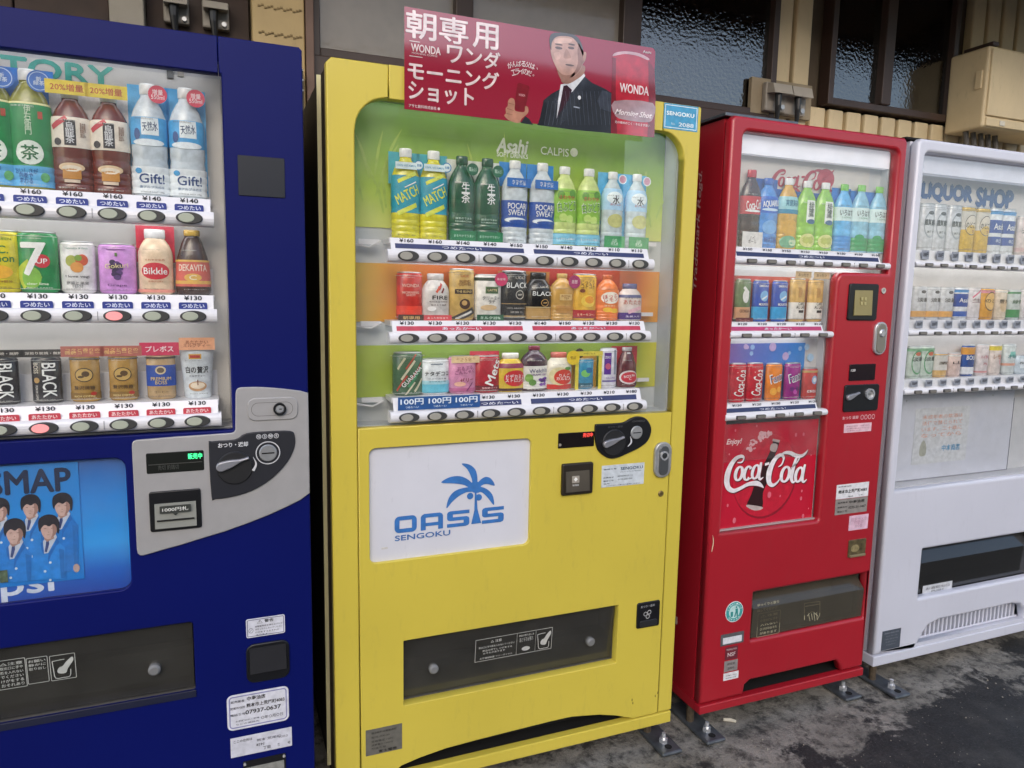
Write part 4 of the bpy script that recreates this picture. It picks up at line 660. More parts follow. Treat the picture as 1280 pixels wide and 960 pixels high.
def tray(root, y0, x0, x1, zr, zb, yback, prices, xs, bar, bartxt, barcol='#dfe2ee', ph=.0085, style='bar', z0=None, lamp=0.0):
    """sloping price strip above a rail and the shelf the samples stand on"""
    MB().box(x0, x1, y0 + .022, yback, zb - .012, zb).build('shelf', M_white, root)
    MB().xprism([(y0 + .006, zr - .001), (y0 + .009, zr - .001), (y0 + .021, zb), (y0 + .018, zb)], x0 + .002, x1 - .002).build('price_strip', M_white, root)
    if lamp: lamp_tube(root, x0 + .03, x1 - .03, y0 + .034, z0 + .009, lamp)      # added tube, unseen behind the rail, to brighten the shelf below
    t = lambda f: y0 + .006 + .012 * f - .0006          # y on the slope at height fraction f
    H = zb - zr
    for p, x in zip(prices, xs):
        if p: MB().text(p, x, zr + H * .80, .034, min(ph, H * .34), t(.80) - .002, .02).build('price_lettering', ink('#26262c'), root)
    if style == 'bar':
        segs = bar if isinstance(bar, list) else [bar]
        for (a, b, c) in segs:
            MB().xprism([(t(.12), zr + H * .10), (t(.12) + .001, zr + H * .10), (t(.52) + .001, zr + H * .52), (t(.52), zr + H * .52)], a, b).build('price_band', ink(c), root)
            T = MB().text(bartxt, (a + b) / 2, zr + H * .31, .10, min(.007, H * .26), t(.31) - .0022, .012); T.build('band_lettering', ink(barcol), root)
    elif style == 'tags':
        for x in xs:
            tg = plate('price_tag', rrect(x - .027, x + .027, zr - .002, zr + H * .48, .003, 3, (0, 0, 1, 1)), t(.1) - .002, .0012, ink(bar), root)
            MB().text(bartxt, x, zr + H * .23, .043, min(.0125, H * .32), t(.1) - .0024, .02).build('tag_lettering', ink(barcol), tg)
def liner(root, x0, x1, z0, z1, y0, yb, m=None, name='display_liner', back=True, th=.006):
    b = MB(); b.box(x0 - th, x0, y0, yb, z0 - th, z1 + th); b.box(x1, x1 + th, y0, yb, z0 - th, z1 + th); b.box(x0, x1, y0, yb, z1, z1 + th); b.box(x0, x1, y0, yb, z0 - th, z0)
    if back: b.box(x0 - th, x1 + th, yb, yb + th, z0 - th, z1 + th)
    return b.build(name, m or M_liner, root)
def sticker(root, y, quad, col, lines, r=.0, name='sticker', border=None, t=.0008):
    x0, x1, z0, z1 = rect_px(quad, y); p = plate(name, rrect(x0, x1, z0, z1, r), y, t, ink(col, .4), root); w, h = x1 - x0, z1 - z0
    if border: 
        i = h * .05; plate('sticker_border', rrect(x0 + i, x1 - i, z0 + i, z1 - i, max(r - i, .001)), y - .0003, .0003, ink(border), p, holes=[rrect(x0 + i * 1.6, x1 - i * 1.6, z0 + i * 1.6, z1 - i * 1.6, max(r - 1.6 * i, .0008))])
    by = {}
    for s, c, fx, fz, fw, fh, *bold in lines: by.setdefault(c, MB()).text(s, x0 + fx * w, z0 + fz * h, fw * w, fh * h, y - .0005, bold[0] if bold else .012)
    for c, b in by.items(): b.build('lettering', ink(c), p)
    return p
def foot(x, y0, zb, label, group='bolted steel anchor feet under the machines'):
    e = empty('anchor_foot', (x, y0, 0), label, 'foot', group)
    MB().box(x - .034, x + .034, y0 - .055, y0 + .16, .004, .016, bevel=.005, seg=2).build('bracket', M_galv, e)
    MB().tube([(x - .015, y0 + .06, .016), (x - .015, y0 + .06, zb)], .012, n=10).build('levelling_leg', mat('rusty_leg', '#5d5040', rough=.6, metal=.4, var=.3, scale=60), e)
    MB().tube([(x, y0 - .005, .0), (x, y0 - .005, .045)], .006, n=8).build('bolt', M_chrome, e)
    MB().tube([(x, y0 - .005, .016), (x, y0 - .005, .028)], .013, n=6).build('nut', M_chrome, e)
    MB().tube([(x, y0 - .03, .0165), (x, y0 - .03, .0172)], .011, n=12).build('slot', M_dark, e)
def hand_icon(b, x0, x1, z0, z1, yf):
    """line drawing of a hand reaching into the opening"""
    w, h = x1 - x0, z1 - z0; q = lambda u, v, t=.0016: (x0 + u * w, z0 + v * h, t); zm = yf(z0 + .8 * h) - .0006
    b.stroke([q(.10, .78), q(.14, .45), q(.20, .14), q(.5, .12), q(.76, .14), q(.80, .40)], zm, 3); b.stroke([q(.10, .78), q(.40, .80), q(.58, .80)], zm, 2)
    b.poly(smooth_pts([q(.34, .30)[:2], q(.60, .28)[:2], q(.70, .45)[:2], q(.92, .72)[:2], q(.88, .86)[:2], q(.66, .72)[:2], q(.50, .56)[:2], q(.36, .52)[:2], q(.28, .40)[:2]], 3), zm)
def coin_lever(root, parent, y, p0, p1, w0, w1, m):
    """twist lever between two photo pixels"""
    a, b = W(p0, y), W(p1, y); n = 8; vs = []; d = Vector((b.x - a.x, 0, b.z - a.z)); nrm = Vector((-d.z, 0, d.x)).normalized()
    P = smooth_pts([(a.x, a.z, w0), (a.x + d.x * .35, a.z + d.z * .35, w0 * .8), (a.x + d.x * .7, a.z + d.z * .7, w1 * 1.2), (b.x, b.z, w1)], 4, closed=False)
    L_ = [(p[0] + nrm.x * p[2] / 2, p[1] + nrm.z * p[2] / 2) for p in P]; R_ = [(p[0] - nrm.x * p[2] / 2, p[1] - nrm.z * p[2] / 2) for p in P]
    r = w0 / 2; ang = math.atan2(d.z, d.x); capA = [(a.x + r * math.cos(ang + math.pi / 2 + math.pi * k / 6), a.z + r * math.sin(ang + math.pi / 2 + math.pi * k / 6)) for k in range(1, 6)]
    return plate('lever', L_[::-1] + capA + R_, y, .010, m, parent, bevel=.002)
# ------------------------------------------------------------------ yellow machine
def yellow_machine():
    Y0 = 0.0; x0, x1 = 0.0, .978; zt = 1.83; zd = .111; zbase = .072
    e = empty('vending_machine', (.489, .36, 0), 'yellow drinks vending machine with white panel showing a blue palm tree', 'vending machine')
    M = mat('yellow_paint', '#d2be4a', rough=.34, var=.05, scale=2.5, coat=.25, dirt=.22, bump=.02, bscale=35)
    MB().box(x0 + .004, x1 - .004, .108, .72, .10, zt - .004, bevel=.004).build('cabinet', mat('cabinet_gap_shade', '#2b2519', rough=.6, var=.1), e)  # painted dark brown for the shade in the slot beside it
    MB().box(x0 - .006, x0 + .0035, .112, .116, .10, zt - .01).build('cabinet_edge', mat('pale_edge', '#d8d0a0', rough=.4), e)
    # door: four skins with hairline seams between them
    wl, wr = .0615, .930; zl = 1.009; g = .0008
    zw = (W((507, 124.4), 0).z + W((819, 163.3), 0).z) / 2; s0, s1 = W((486, 100), 0).x, W((829, 150), 0).x
    arc = lambda cx, cz, r, a0, a1, n=10: [(cx + r * math.cos(math.radians(a0 + (a1 - a0) * k / n)), cz + r * math.sin(math.radians(a0 + (a1 - a0) * k / n))) for k in range(n + 1)]
    r = s0 - wl - .001
    plate('door_stile', [(x0, zd), (wl - g, zd), (wl - g, zw - r)] + arc(wl + r, zw - r, r, 180, 90) + [(s0 - g, zw), (s0 - g, zt), (x0 + .012, zt), (x0, zt - .012)], Y0, .028, M, e, bevel=.003)
    r2 = wr - s1 - .001
    plate('door_stile', [(x1, zd), (x1, zt - .004), (x1 - .004, zt), (s1 + g, zt), (s1 + g, zw)] + arc(wr - r2, zw - r2, r2, 90, 0) + [(wr + g, zw - r2), (wr + g, zd)], Y0, .028, M, e, bevel=.003)
    plate('door_header', [(s0 + g, zw), (s1 - g, zw), (s1 - g, zt), (s0 + g, zt)], Y0, .028, M, e, bevel=.001)
    q = ZM(440, 720, 2.909)
    kick = PW(q([(1015, 517), (960, 508), (900, 505), (800, 512), (720, 530), (600, 560), (450, 598), (340, 628), (250, 660), (180, 690)]), 0)
    pan = rect_px([(462, 562), (664, 547), (662, 680), (462, 706)], 0); ch = rect_px([(504.6, 800.8), (772.8, 756.8), (770.7, 829.3), (504.6, 881.6)], 0)
    zk = min(k[1] for k in kick)
    kick = [(a, max(b, zd)) for a, b in kick]
    outer = [(wl + g, zl), (wl + g, zd), (kick[-1][0] - .03, zd)] + kick[::-1] + [(kick[0][0] + .01, zd), (wr - g, zd), (wr - g, zl)]
    plate('door_panel', outer, Y0, .028, M, e, holes=[rrect(pan[0], pan[1], pan[2], pan[3], .016), rrect(*ch, .002, 2)], bevel=.0015)
    sd = MB(); sd.box(x0 + .002, x0 + .012, .029, .100, zd, zt - .014); sd.box(x1 - .012, x1 - .002, .029, .100, zd, zt - .014); sd.box(x0 + .013, x1 - .013, .029, .100, zt - .012, zt - .002); sd.build('door_side', mat('door_side_shade', '#3b2d1c', rough=.7), e)  # dark brown puts the gap's shade into the door side's colour
    MB().box(x0 + .002, x1 - .001, -.001, .024, zbase, zd - .004, bevel=.003).build('base_rail', M, e); MB().box(x0 + .004, x1 - .004, .025, .70, zbase, zd - .008).build('base', M_dark, e)  # near-black base block paints in the shade of the kick opening
    MB().box(x0 + .02, x1 - .02, .06, .10, zd, .30).build('kick_shade', M_dark, e)  # near-black board, same painted shade
    # display
    yb = .092
    liner(e, wl, wr, zl + .001, zw + .02, .030, yb, m=mat('yellow_liner', '#b9bdc0', rough=.5, var=.05))
    zz = lambda py, px=640: W((px, py), yb).z
    za, zb_ = W((443, 283), yb).z, W((600, 142), yb).z
    back = lambda nm, z0, z1, m, xa=wl + .002, xb=wr - .002: MB().box(xa, xb, yb - .003, yb - .0005, z0, z1).build(nm, m, e)
    back('back_print', za, zb_, gradmat('green_print', [(0, '#c9d06a'), (.35, '#a9c24a'), (.7, '#7fa53c'), (1, '#5f8a34')], 'Z', za, zb_, .12, 5))
    z2a, z2b = W((443, 402), yb).z, W((443, 328), yb).z
    back('back_print', z2a, z2b, gradmat('orange_print', [(0, '#cfae3a'), (.22, '#dc7a2c'), (.45, '#c8402a'), (.72, '#b8322e'), (.92, '#dc6a34'), (1, '#d8963a')], 'X', -.44, .44, .10, 5))
    z3a, z3b = W((443, 497), yb).z, W((443, 432), yb).z
    back('back_print', z3a, z3b, gradmat('lime_print', [(0, '#a8b83a'), (.3, '#8fae44'), (.6, '#7c9a3a'), (.85, '#9ab03c'), (1, '#c4bf46')], 'X', -.44, .44, .12, 6))
    b = MB(); rnd = random.Random(5)
    for i in range(30):                                        # printed grass blades and leaf shapes
        x = rnd.choice([rnd.uniform(wl + .02, .16), rnd.uniform(.82, wr - .02), rnd.uniform(wl, wr)]); z = rnd.uniform(za + .02, za + .15); l = rnd.uniform(.04, .12); a = rnd.uniform(-.5, .5)
        b.stroke([(x, z, .004), (x + a * l * .5, z + l * .6, .007), (x + a * l, min(z + l, zb_ - .005), .001)], yb - .0035, 3)
    b.build('leaf_print', ink('#a3bb52'), e)
    MB().box(wl + .002, wr - .002, .060, yb - .001, zb_, zw + .018).build('light_housing', mat('housing_grey', '#a8a89e', rough=.5), e)
    t = MB(); t.textpx('Asahi', (621, 180), (660, 185), 17, yb - .0045, .05, .25); t.textpx('SOFT DRINKS', (621, 192), (660, 196.5), 6, yb - .0045, .02); t.textpx('CALPIS', (676, 187.5), (711, 191.5), 10, yb - .0045, .005)
    t.build('header_lettering', ink('#e4e8d8'), e); c = W((717.5, 190.5), yb - .004); plate('header_disc', ell(c.x, c.z, .011, .011), yb - .0045, .0005, ink('#dfe4d0'), e)
    lamp_tube(e, wl + .04, wr - .04, .038, zw + .0115, 3.5)
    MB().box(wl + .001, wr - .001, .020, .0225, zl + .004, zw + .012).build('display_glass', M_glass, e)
    rows = [((485, 310.5, 327), (818.5, 324, 338), 510.5, 800.5, 297.5, 311, 506, 792.8), ((487, 414.7, 430), (814, 414.7, 427), 511, 797, 400.3, 402, 510, 785), ((488.4, 514.4, 529.4), (808.8, 502, 513.8), 511.5, 793, 493, 489.5, 509, 782)]
    pr = [['¥160', '¥160', '¥140', '¥140', '¥150', '¥150', '¥140', '¥140', '¥110', '¥110'], ['¥130'] * 5 + ['¥140', '¥150', '¥130', '¥130', '¥130'], ['', '', '', '¥130', '¥130', '¥130', '¥130', '¥130', '¥210', '¥180']]
    bars = ['#2c3560', '#b4384e', '#2c3560']; txt = ['つめた〜い', 'あったか〜い', 'つめた〜い']
    drinks = [[('match', 507, 186), ('match', 541.5, 191), ('namacha', 576.5, 195.5), ('namacha', 608, 200.5), ('pocari', 642, 201), ('pocari', 676, 204), ('budo', 703.5, 208.5), ('budo', 733.5, 212), ('aqua', 763, 215), ('aqua', 793, 217)],
              [('redcan', 511.5, 340), ('fire', 544, 342), ('goldcan', 576.5, 336), ('latte', 609, 343), ('uccblack', 641.5, 338.5), ('blackbottle', 671.5, 340.5), ('goldtea', 701, 342), ('corn', 729, 342.5), ('lemon', 757.5, 343.5), ('kiri', 785.5, 354.5)],
              [('energy', 509.5, 440), ('natade', 543, 448), ('jelly', 577, 445), ('mets', 607.5, 444), ('dodeca', 637, 441), ('welch', 666.5, 432), ('apple', 697, 440), ('frame', 729.5, 448), ('stripe', 759, 435), ('redbot', 782, 434)]]
    names = ['top', 'middle', 'bottom']
    zprev = zw
    for i, (L, R, b0, b1, pl_, pr_, xl, xr) in enumerate(rows):
        X0, X1, z0, z1, xs = rail(e, Y0, L, R, b0, b1, 10)
        zb = (W((xl, pl_), .020).z + W((xr, pr_), .020).z) / 2
        m_ = xs[4] + (xs[5] - xs[4]) * .5
        segs = [(X0 + .02, m_ - .015, bars[i]), (m_ + .012, X1 - .025, bars[i])] if i < 2 else [(xs[3] - .03, m_ - .015, bars[i]), (m_ + .012, X1 - .025, bars[i])]
        tray(e, Y0, X0 + .008, X1 - .008, z1, zb, yb - .004, pr[i], xs, segs, txt[i], ph=.0085, z0=z0, lamp=1.6 if i < 2 else 0)
        place_drinks(drinks[i], Y0, zb, names[i], 'yellow machine', 'sample drinks in the yellow machine', .060)
        # wire loops of the display lamps at the left
        MB().tube([(X0 - .005, .05, z1 + .02), (X0 - .03, .06, z1 + .006), (X0 - .07, .07, z1 + .012)], .0025, n=6).build('lamp_wire', M_white, e)
        MB().box(X0 - .055, X0 - .006, .06, .066, zb - .015, zb - .003).build('clip', M_white, e)
        MB().box(X1 + .012, X1 + .05, .066, .072, zb + .012, zb + .022).build('clip', M_white, e)
    sticker(e, .004, [(497, 499), (600, 491), (600, 507), (498, 515)], '#2b5590', [('100円', '#dfe8f2', .165, .64, .27, .46, .05), ('100円', '#dfe8f2', .50, .64, .27, .46, .05), ('100円', '#dfe8f2', .83, .64, .27, .46, .05), ('つめた〜い', '#cfdcec', .165, .22, .16, .16), ('つめた〜い', '#cfdcec', .50, .22, .16, .16), ('つめた〜い', '#cfdcec', .83, .22, .16, .16)], name='price_sign')
    # white logo panel
    y = .010
    plate('logo_panel', rrect(pan[0] - .004, pan[1] + .004, pan[2] - .004, pan[3] + .004, .016), y, .004, mat('panel_white', '#d6d6de', rough=.3, var=.03, coat=.3, dirt=.05), e)
    z = ZM(440, 500, 3.048); ly = y - .0012; P = lambda pts: PW(z(pts), ly); lg = MB()
    for leaf in ([(418, 243), (445, 245), (470, 265), (478, 300), (474, 340), (462, 335), (456, 300), (440, 265)], [(340, 315), (370, 295), (410, 290), (445, 305), (470, 335), (462, 345), (430, 325), (390, 318)], [(544, 326), (530, 300), (508, 293), (485, 308), (470, 335), (478, 342), (495, 325), (515, 320)],
                 [(360, 413), (368, 375), (390, 348), (425, 335), (468, 332), (468, 348), (435, 352), (405, 368), (380, 390)], [(540, 400), (538, 370), (525, 348), (500, 333), (470, 330), (468, 346), (495, 352), (515, 370)], [(455, 315), (480, 312), (492, 335), (485, 352), (462, 352), (450, 335)]):
        lg.dy -= 4e-5; lg.poly(smooth_pts(P(leaf), 4), ly)
    for c in ((450, 366), (483, 371)): lg.dy -= 4e-5; lg.poly(ell(*P([c])[0], .0085, .0085), ly)
    lg.dy -= 4e-5; lg.poly(P([(468, 345), (474, 345), (478, 415), (492, 468), (454, 473), (466, 420)]), ly)
    lg.build('palm_print', ink('#3b74b8'), e)
    # block capitals built as rounded slabs, the way the logo draws them
    A = lambda x, yy: W(z([(x, yy)])[0], ly)
    a, b = A(162, 470), A(578, 440); zc = (A(205, 473).z + A(535, 438).z) / 2; hh = A(205, 442).z - A(205, 505).z
    def glyph(xa, xb, outer_r, holes, cut=()):
        X0, X1 = A(xa, 470).x, A(xb, 455).x; w = X1 - X0; me = curve_mesh([[(X0 + w * u, zc - hh / 2 + hh * v) for u, v in outer_r] if isinstance(outer_r, list) else rrect(X0, X1, zc - hh / 2, zc + hh / 2, outer_r)] + [[(X0 + w * u, zc - hh / 2 + hh * v) for u, v in hole] for hole in holes], 0, 0)
        MB().add([(v.co.x, ly, v.co.y) for v in me.vertices], [tuple(p.vertices) for p in me.polygons]).build('logo_letter', ink('#3b74b8'), e)
    glyph(162, 247, .012, [[(.22, .25), (.78, .25), (.78, .75), (.22, .75)]])
    glyph(262, 347, [(0, 0), (.22, 0), (.22, .24), (.78, .24), (.78, 0), (1, 0), (1, .80), (.96, .92), (.85, 1), (.15, 1), (.04, .92), (0, .80)], [[(.22, .44), (.78, .44), (.78, .76), (.22, .76)]])
    SS = [(0, 0), (.85, 0), (.96, .05), (1, .15), (1, .46), (.96, .56), (.86, .61), (.26, .61), (.26, .78), (1, .78), (1, 1), (.14, 1), (.04, .95), (0, .85), (0, .53), (.04, .44), (.14, .39), (.74, .39), (.74, .22), (0, .22)]
    glyph(362, 447, SS, []); glyph(495, 578, SS, [])
    s = MB(); s.textpx('SENGOKU', z([(164, 527)])[0], z([(374, 506)])[0], 6.4, ly, .045); s.build('logo_lettering', ink('#3b6aa8'), e)
    MB().box(pan[0] + .03, pan[0] + .045, y - .0008, y, pan[2] + .03, pan[2] + .035).build('scuff', ink('#c9c6c2'), e)
    # delivery opening
    liner(e, ch[0] + .001, ch[1] - .001, ch[2] + .001, ch[3] - .001, .029, .11, m=M_chutein, name='chute')
    fl = MB().xprism([(.030, ch[2] + .004), (.034, ch[2] + .004), (.018, ch[3] - .004), (.014, ch[3] - .004)], ch[0] + .003, ch[1] - .003).build('flap', M_smoke, e)
    H = ch[3] - ch[2]; MB().xprism([(.040, ch[2] + .002), (.05, ch[2] + H * .34), (.07, ch[2] + H * .40), (.10, ch[2] + H * .40), (.10, ch[2] + .002)], ch[0] + .004, ch[1] - .004).build('chute_step', mat('step_grey', '#4a4946', rough=.5, var=.2), e)
    for p in ((542, 836), (738, 802)):
        c = W(p, .02); MB().disc((c.x, c.z), .0125, .012, .03, n=20, ry_taper=.004).build('flap_bolt', mat('bolt_grey', '#7c7c7c', rough=.25, var=.1), e, smooth=False)
    zq = ZM(440, 720, 2.909); qd = rect_px(zq([(447, 235), (724, 188), (732, 268), (453, 315)]), .017); xx0, xx1, a0, a1 = qd; w, h = xx1 - xx0, a1 - a0; fr = MB(); yy = lambda v: .030 - .016 * ((v - ch[2]) / H) - .0008
    def frm(u0, u1): 
        for (p, q_) in (((u0, 0), (u1, 0)), ((u0, 1), (u1, 1)), ((u0, 0), (u0, 1)), ((u1, 0), (u1, 1))):
            ax, az, bx_, bz = xx0 + p[0] * w, a0 + p[1] * h, xx0 + q_[0] * w, a0 + q_[1] * h; fr.add([(ax - .0006, yy(az), az - .0006), (bx_ + .0006, yy(az), az - .0006), (bx_ + .0006, yy(bz), bz + .0006), (ax - .0006, yy(bz), bz + .0006)], [(0, 1, 2, 3)])
    frm(0, .53); frm(.53, .78); frm(.78, 1)
    def ft(s, fx, fz, fw, fh): fr.text(s, xx0 + fx * w, a0 + fz * h, fw * w, fh * h, yy(a0 + fz * h) - .0004, .01)
    ft('△ 注意', .26, .84, .14, .12); ft('取出口に手や顔を入れないでください', .27, .62, .46, .09); ft('商品が落下し けがをする', .28, .46, .38, .08); ft('おそれがあります', .24, .34, .28, .08); ft('お客様相談室 フリーダイヤル', .27, .12, .42, .08)
    ft('商品の取り出し方', .655, .86, .2, .09); ft('ゆっくりと取り\n出してください', .655, .66, .18, .18)
    fr.poly(ell(xx0 + .655 * w, a0 + .22 * h, .012, .006), yy(a0 + .22 * h)); hand_icon(fr, xx0 + .78 * w, xx1, a0, a1, yy)
    fr.build('flap_lettering', ink('#b9b8b2'), e)
    # coin mechanism, display, note slot, lock, stickers
    z4 = ZM(700, 500, 6.4); y = -.006
    shp = smooth_pts(PW(z4([(285, 205), (300, 195), (400, 190), (500, 182), (540, 165), (580, 143), (630, 132), (685, 145), (720, 185), (735, 240), (720, 300), (690, 345), (640, 382), (560, 422), (480, 458), (430, 470), (380, 463), (330, 430), (300, 390), (286, 330), (283, 260)]), y), 3)
    cm = plate('coin_unit', shp, y, .012, M_black, e, bevel=.003)
    c = W(z4([(430, 340)])[0], y); MB().disc((c.x, c.z), .036, y - .004, y, n=32, ry_taper=.002).build('dial', mat('dial_black', '#222224', rough=.45), cm)
    coin_lever(e, cm, y - .013, z4([(378, 358)])[0], z4([(520, 300)])[0], .019, .006, mat('lever_silver', '#a2a2a8', rough=.3, metal=.5))
    c = W(z4([(612, 260)])[0], y); MB().disc((c.x, c.z), .0185, y - .003, y, n=28, rz=.0185, ry_taper=.002).build('coin_slot', M_steel, cm); MB().box(c.x - .012, c.x + .012, y - .0036, y - .0028, c.z - .0012, c.z + .0012).build('slit', M_dark, cm)
    s = MB(); s.textpx('おつり・返却', z4([(385, 220)])[0], z4([(500, 208)])[0], 2.4, y - .0006, .01); s.textpx('○○○○', z4([(580, 165)])[0], z4([(680, 172)])[0], 2.2, y - .0006, .01); s.build('lettering', ink('#5a5a5e'), cm)
    ar = MB(); a = W(z4([(535, 370)])[0], y); k = W(z4([(560, 300)])[0], y); ar.stroke([(a.x, a.z, .002), (k.x + .002, (a.z + k.z) / 2, .005), (k.x - .002, k.z + .004, .001)], y - .0045); ar.build('arrow_print', ink('#c9c9cc'), cm)
    d = rect_px(z([(785, 128), (922, 118), (922, 175), (785, 185)]), 0); dp = plate('price_display', rrect(*d, .002, 3), -.002, .006, mat('display_black', '#1a1414', rough=.15, var=.1), e, bevel=.001)
    MB().textpx('売切中', z4([(185, 283)])[0], z4([(262, 276)])[0], 5.2, -.0026, .03).build('led_lettering', mat('led_red', '#d8483c', emit=.8), dp); c = W(z4([(-0, 360)])[0], -.002); MB().disc((c.x, c.z), .004, -.003, -.002, n=14).build('lamp', M_grey, dp)
    n = rect_px(z4([(5, 512), (255, 488), (250, 742), (8, 757)]), 0); ns = plate('note_slot', rrect(*n, .005), -.010, .012, mat('slot_brown', '#2a231c', rough=.4), e, bevel=.003)
    nw, nh = n[1] - n[0], n[3] - n[2]; MB().xprism([(-.0165, n[2] + nh * .12), (-.010, n[2] + nh * .10), (-.010, n[2] + nh * .76), (-.0105, n[2] + nh * .76)], n[0] + nw * .10, n[1] - nw * .14).build('slot_mouth', mat('slot_metal', '#6f675c', rough=.3, metal=.6, var=.2), ns)
    i_ = MB(); c = W(z4([(120, 632)])[0], -.013); i_.poly(rrect(c.x - .011, c.x + .011, c.z - .0095, c.z + .0095, .002), -.0172); i_.build('slot_icon', ink('#a49c90'), ns); j = MB(); j.poly([(c.x, c.z - .006), (c.x + .006, c.z), (c.x, c.z + .006), (c.x - .006, c.z)], -.0178); j.text('¥1000', c.x, c.z - .0155, .018, .005, -.0178); j.build('slot_icon', ink('#efeeea'), ns)
    sticker(e, -.0006, z4([(332, 527), (665, 500), (680, 668), (334, 702)]), '#c9d0d6', [('SENGOKU', '#33506a', .70, .80, .52, .13, .04), ('ジャパンビバレッジ株式会社', '#4a5a66', .68, .645, .50, .06), ('管理番号', '#3c464e', .19, .82, .3, .06), ('お問合せ', '#3c464e', .16, .44, .24, .07), ('電話番号', '#3c464e', .16, .29, .24, .07), ('住所', '#3c464e', .12, .155, .14, .07), ('静岡県沼津市大岡一二三', '#5a646c', .55, .46, .36, .07), ('0120-000-000', '#5a646c', .55, .31, .34, .07), ('つり銭切れの時はご連絡ください', '#4a545c', .50, .06, .8, .05)])
    lk = rect_px(z4([(752, 340), (886, 332), (882, 612), (750, 622)]), -.004); lp = plate('lock_handle', rrect(*lk, (lk[1] - lk[0]) * .46, 8), -.010, .011, M_steel, e, bevel=.003)
    lw, lh = lk[1] - lk[0], lk[3] - lk[2]; cx = (lk[0] + lk[1]) / 2; plate('lock_tongue', rrect(lk[0] + lw * .24, lk[1] - lw * .22, lk[2] + lh * .08, lk[3] - lh * .10, lw * .24, 6), -.013, .004, mat('satin_steel', '#76787a', rough=.4, metal=.8), lp, bevel=.001)
    MB().ring((cx, lk[2] + lh * .63), .0085, .013, -.016, -.012).build('lock_ring', M_chrome, lp); MB().disc((cx, lk[2] + lh * .63), .0085, -.015, -.012, n=20).build('keyhole', mat('keyhole_dark', '#55585a', rough=.3, metal=.8), lp)
    c = W(z4([(805, 748)])[0], 0); MB().disc((c.x, c.z), .0088, -.004, .003, n=20, ry_taper=.002).build('screw', mat('brass_dull', '#8a7748', rough=.4, metal=.6), e); MB().box(c.x - .004, c.x + .004, -.0044, -.0038, c.z - .0008, c.z + .0008).build('screw_slit', M_dark, e)
    cr = rect_px([(795, 753.7), (824, 750), (823.6, 782), (796, 784.6)], 0); cp = plate('coin_return', rrect(*cr, .006), -.004, .006, M_black, e, bevel=.002); cw, chh = cr[1] - cr[0], cr[3] - cr[2]
    MB().text('おつり・返却', (cr[0] + cr[1]) / 2 - cw * .05, cr[3] - chh * .15, cw * .6, chh * .1, -.0046).build('lettering', ink('#b8b8b8'), cp); u = MB()
    for ax, az in ((.36, .55), (.52, .60), (.46, .44)): u.dy -= 5e-5; me = curve_mesh([ell(cr[0] + ax * cw, cr[2] + az * chh, .0065, .0065, 16), ell(cr[0] + ax * cw, cr[2] + az * chh, .0048, .0048, 16)], 0, 0); u.add([(v.co.x, -.0046 + u.dy, v.co.y) for v in me.vertices], [tuple(p.vertices) for p in me.polygons])
    u.build('coin_icon', ink('#b8b8b8'), cp); plate('coin_flap', rrect(cr[0] + cw * .12, cr[1] - cw * .12, cr[2] + chh * .06, cr[2] + chh * .30, .006), -.0065, .003, mat('flap_dark', '#2c2c2e', rough=.3), cp, bevel=.001)
    np_ = ZM(380, 810, 6.4)([(490, 660), (785, 605), (785, 805), (498, 868)]); p = sticker(e, -.001, np_, '#6a675f', [('清涼飲料自動販売機', '#3a3834', .5, .85, .7, .08), ('型式 DX-30', '#3f3d39', .4, .68, .5, .08), ('定格電圧 100V', '#3f3d39', .45, .52, .6, .08), ('消費電力 1000W', '#3f3d39', .45, .38, .6, .08), ('製造番号', '#3f3d39', .35, .24, .4, .08), ('富士電機', '#1e1c1a', .6, .10, .5, .10, .03)], name='nameplate')
    sticker(e, -.0007, ZM(740, 100, 6.4)([(575, 182), (852, 215), (842, 415), (574, 388)]), '#4a9cc4', [('SENGOKU', '#e9f3f6', .48, .62, .8, .15, .06), ('No.', '#bcdcea', .28, .22, .12, .1), ('2088', '#e6eef0', .66, .22, .44, .15, .03)], border='#dfecee')
    for px, py in ((790, 875), (791, 879), (819, 870), (822, 866)):
        c = W((px, py), 0); MB().box(c.x - .001, c.x + .001, -.0006, 0, c.z - .003, c.z + .004).build('paint_chip', ink('#5a4a20'), e)
    foot(.952, .0, zbase, 'steel anchor foot with shiny bolt at right corner of yellow machine')
    return e
yellow_machine()
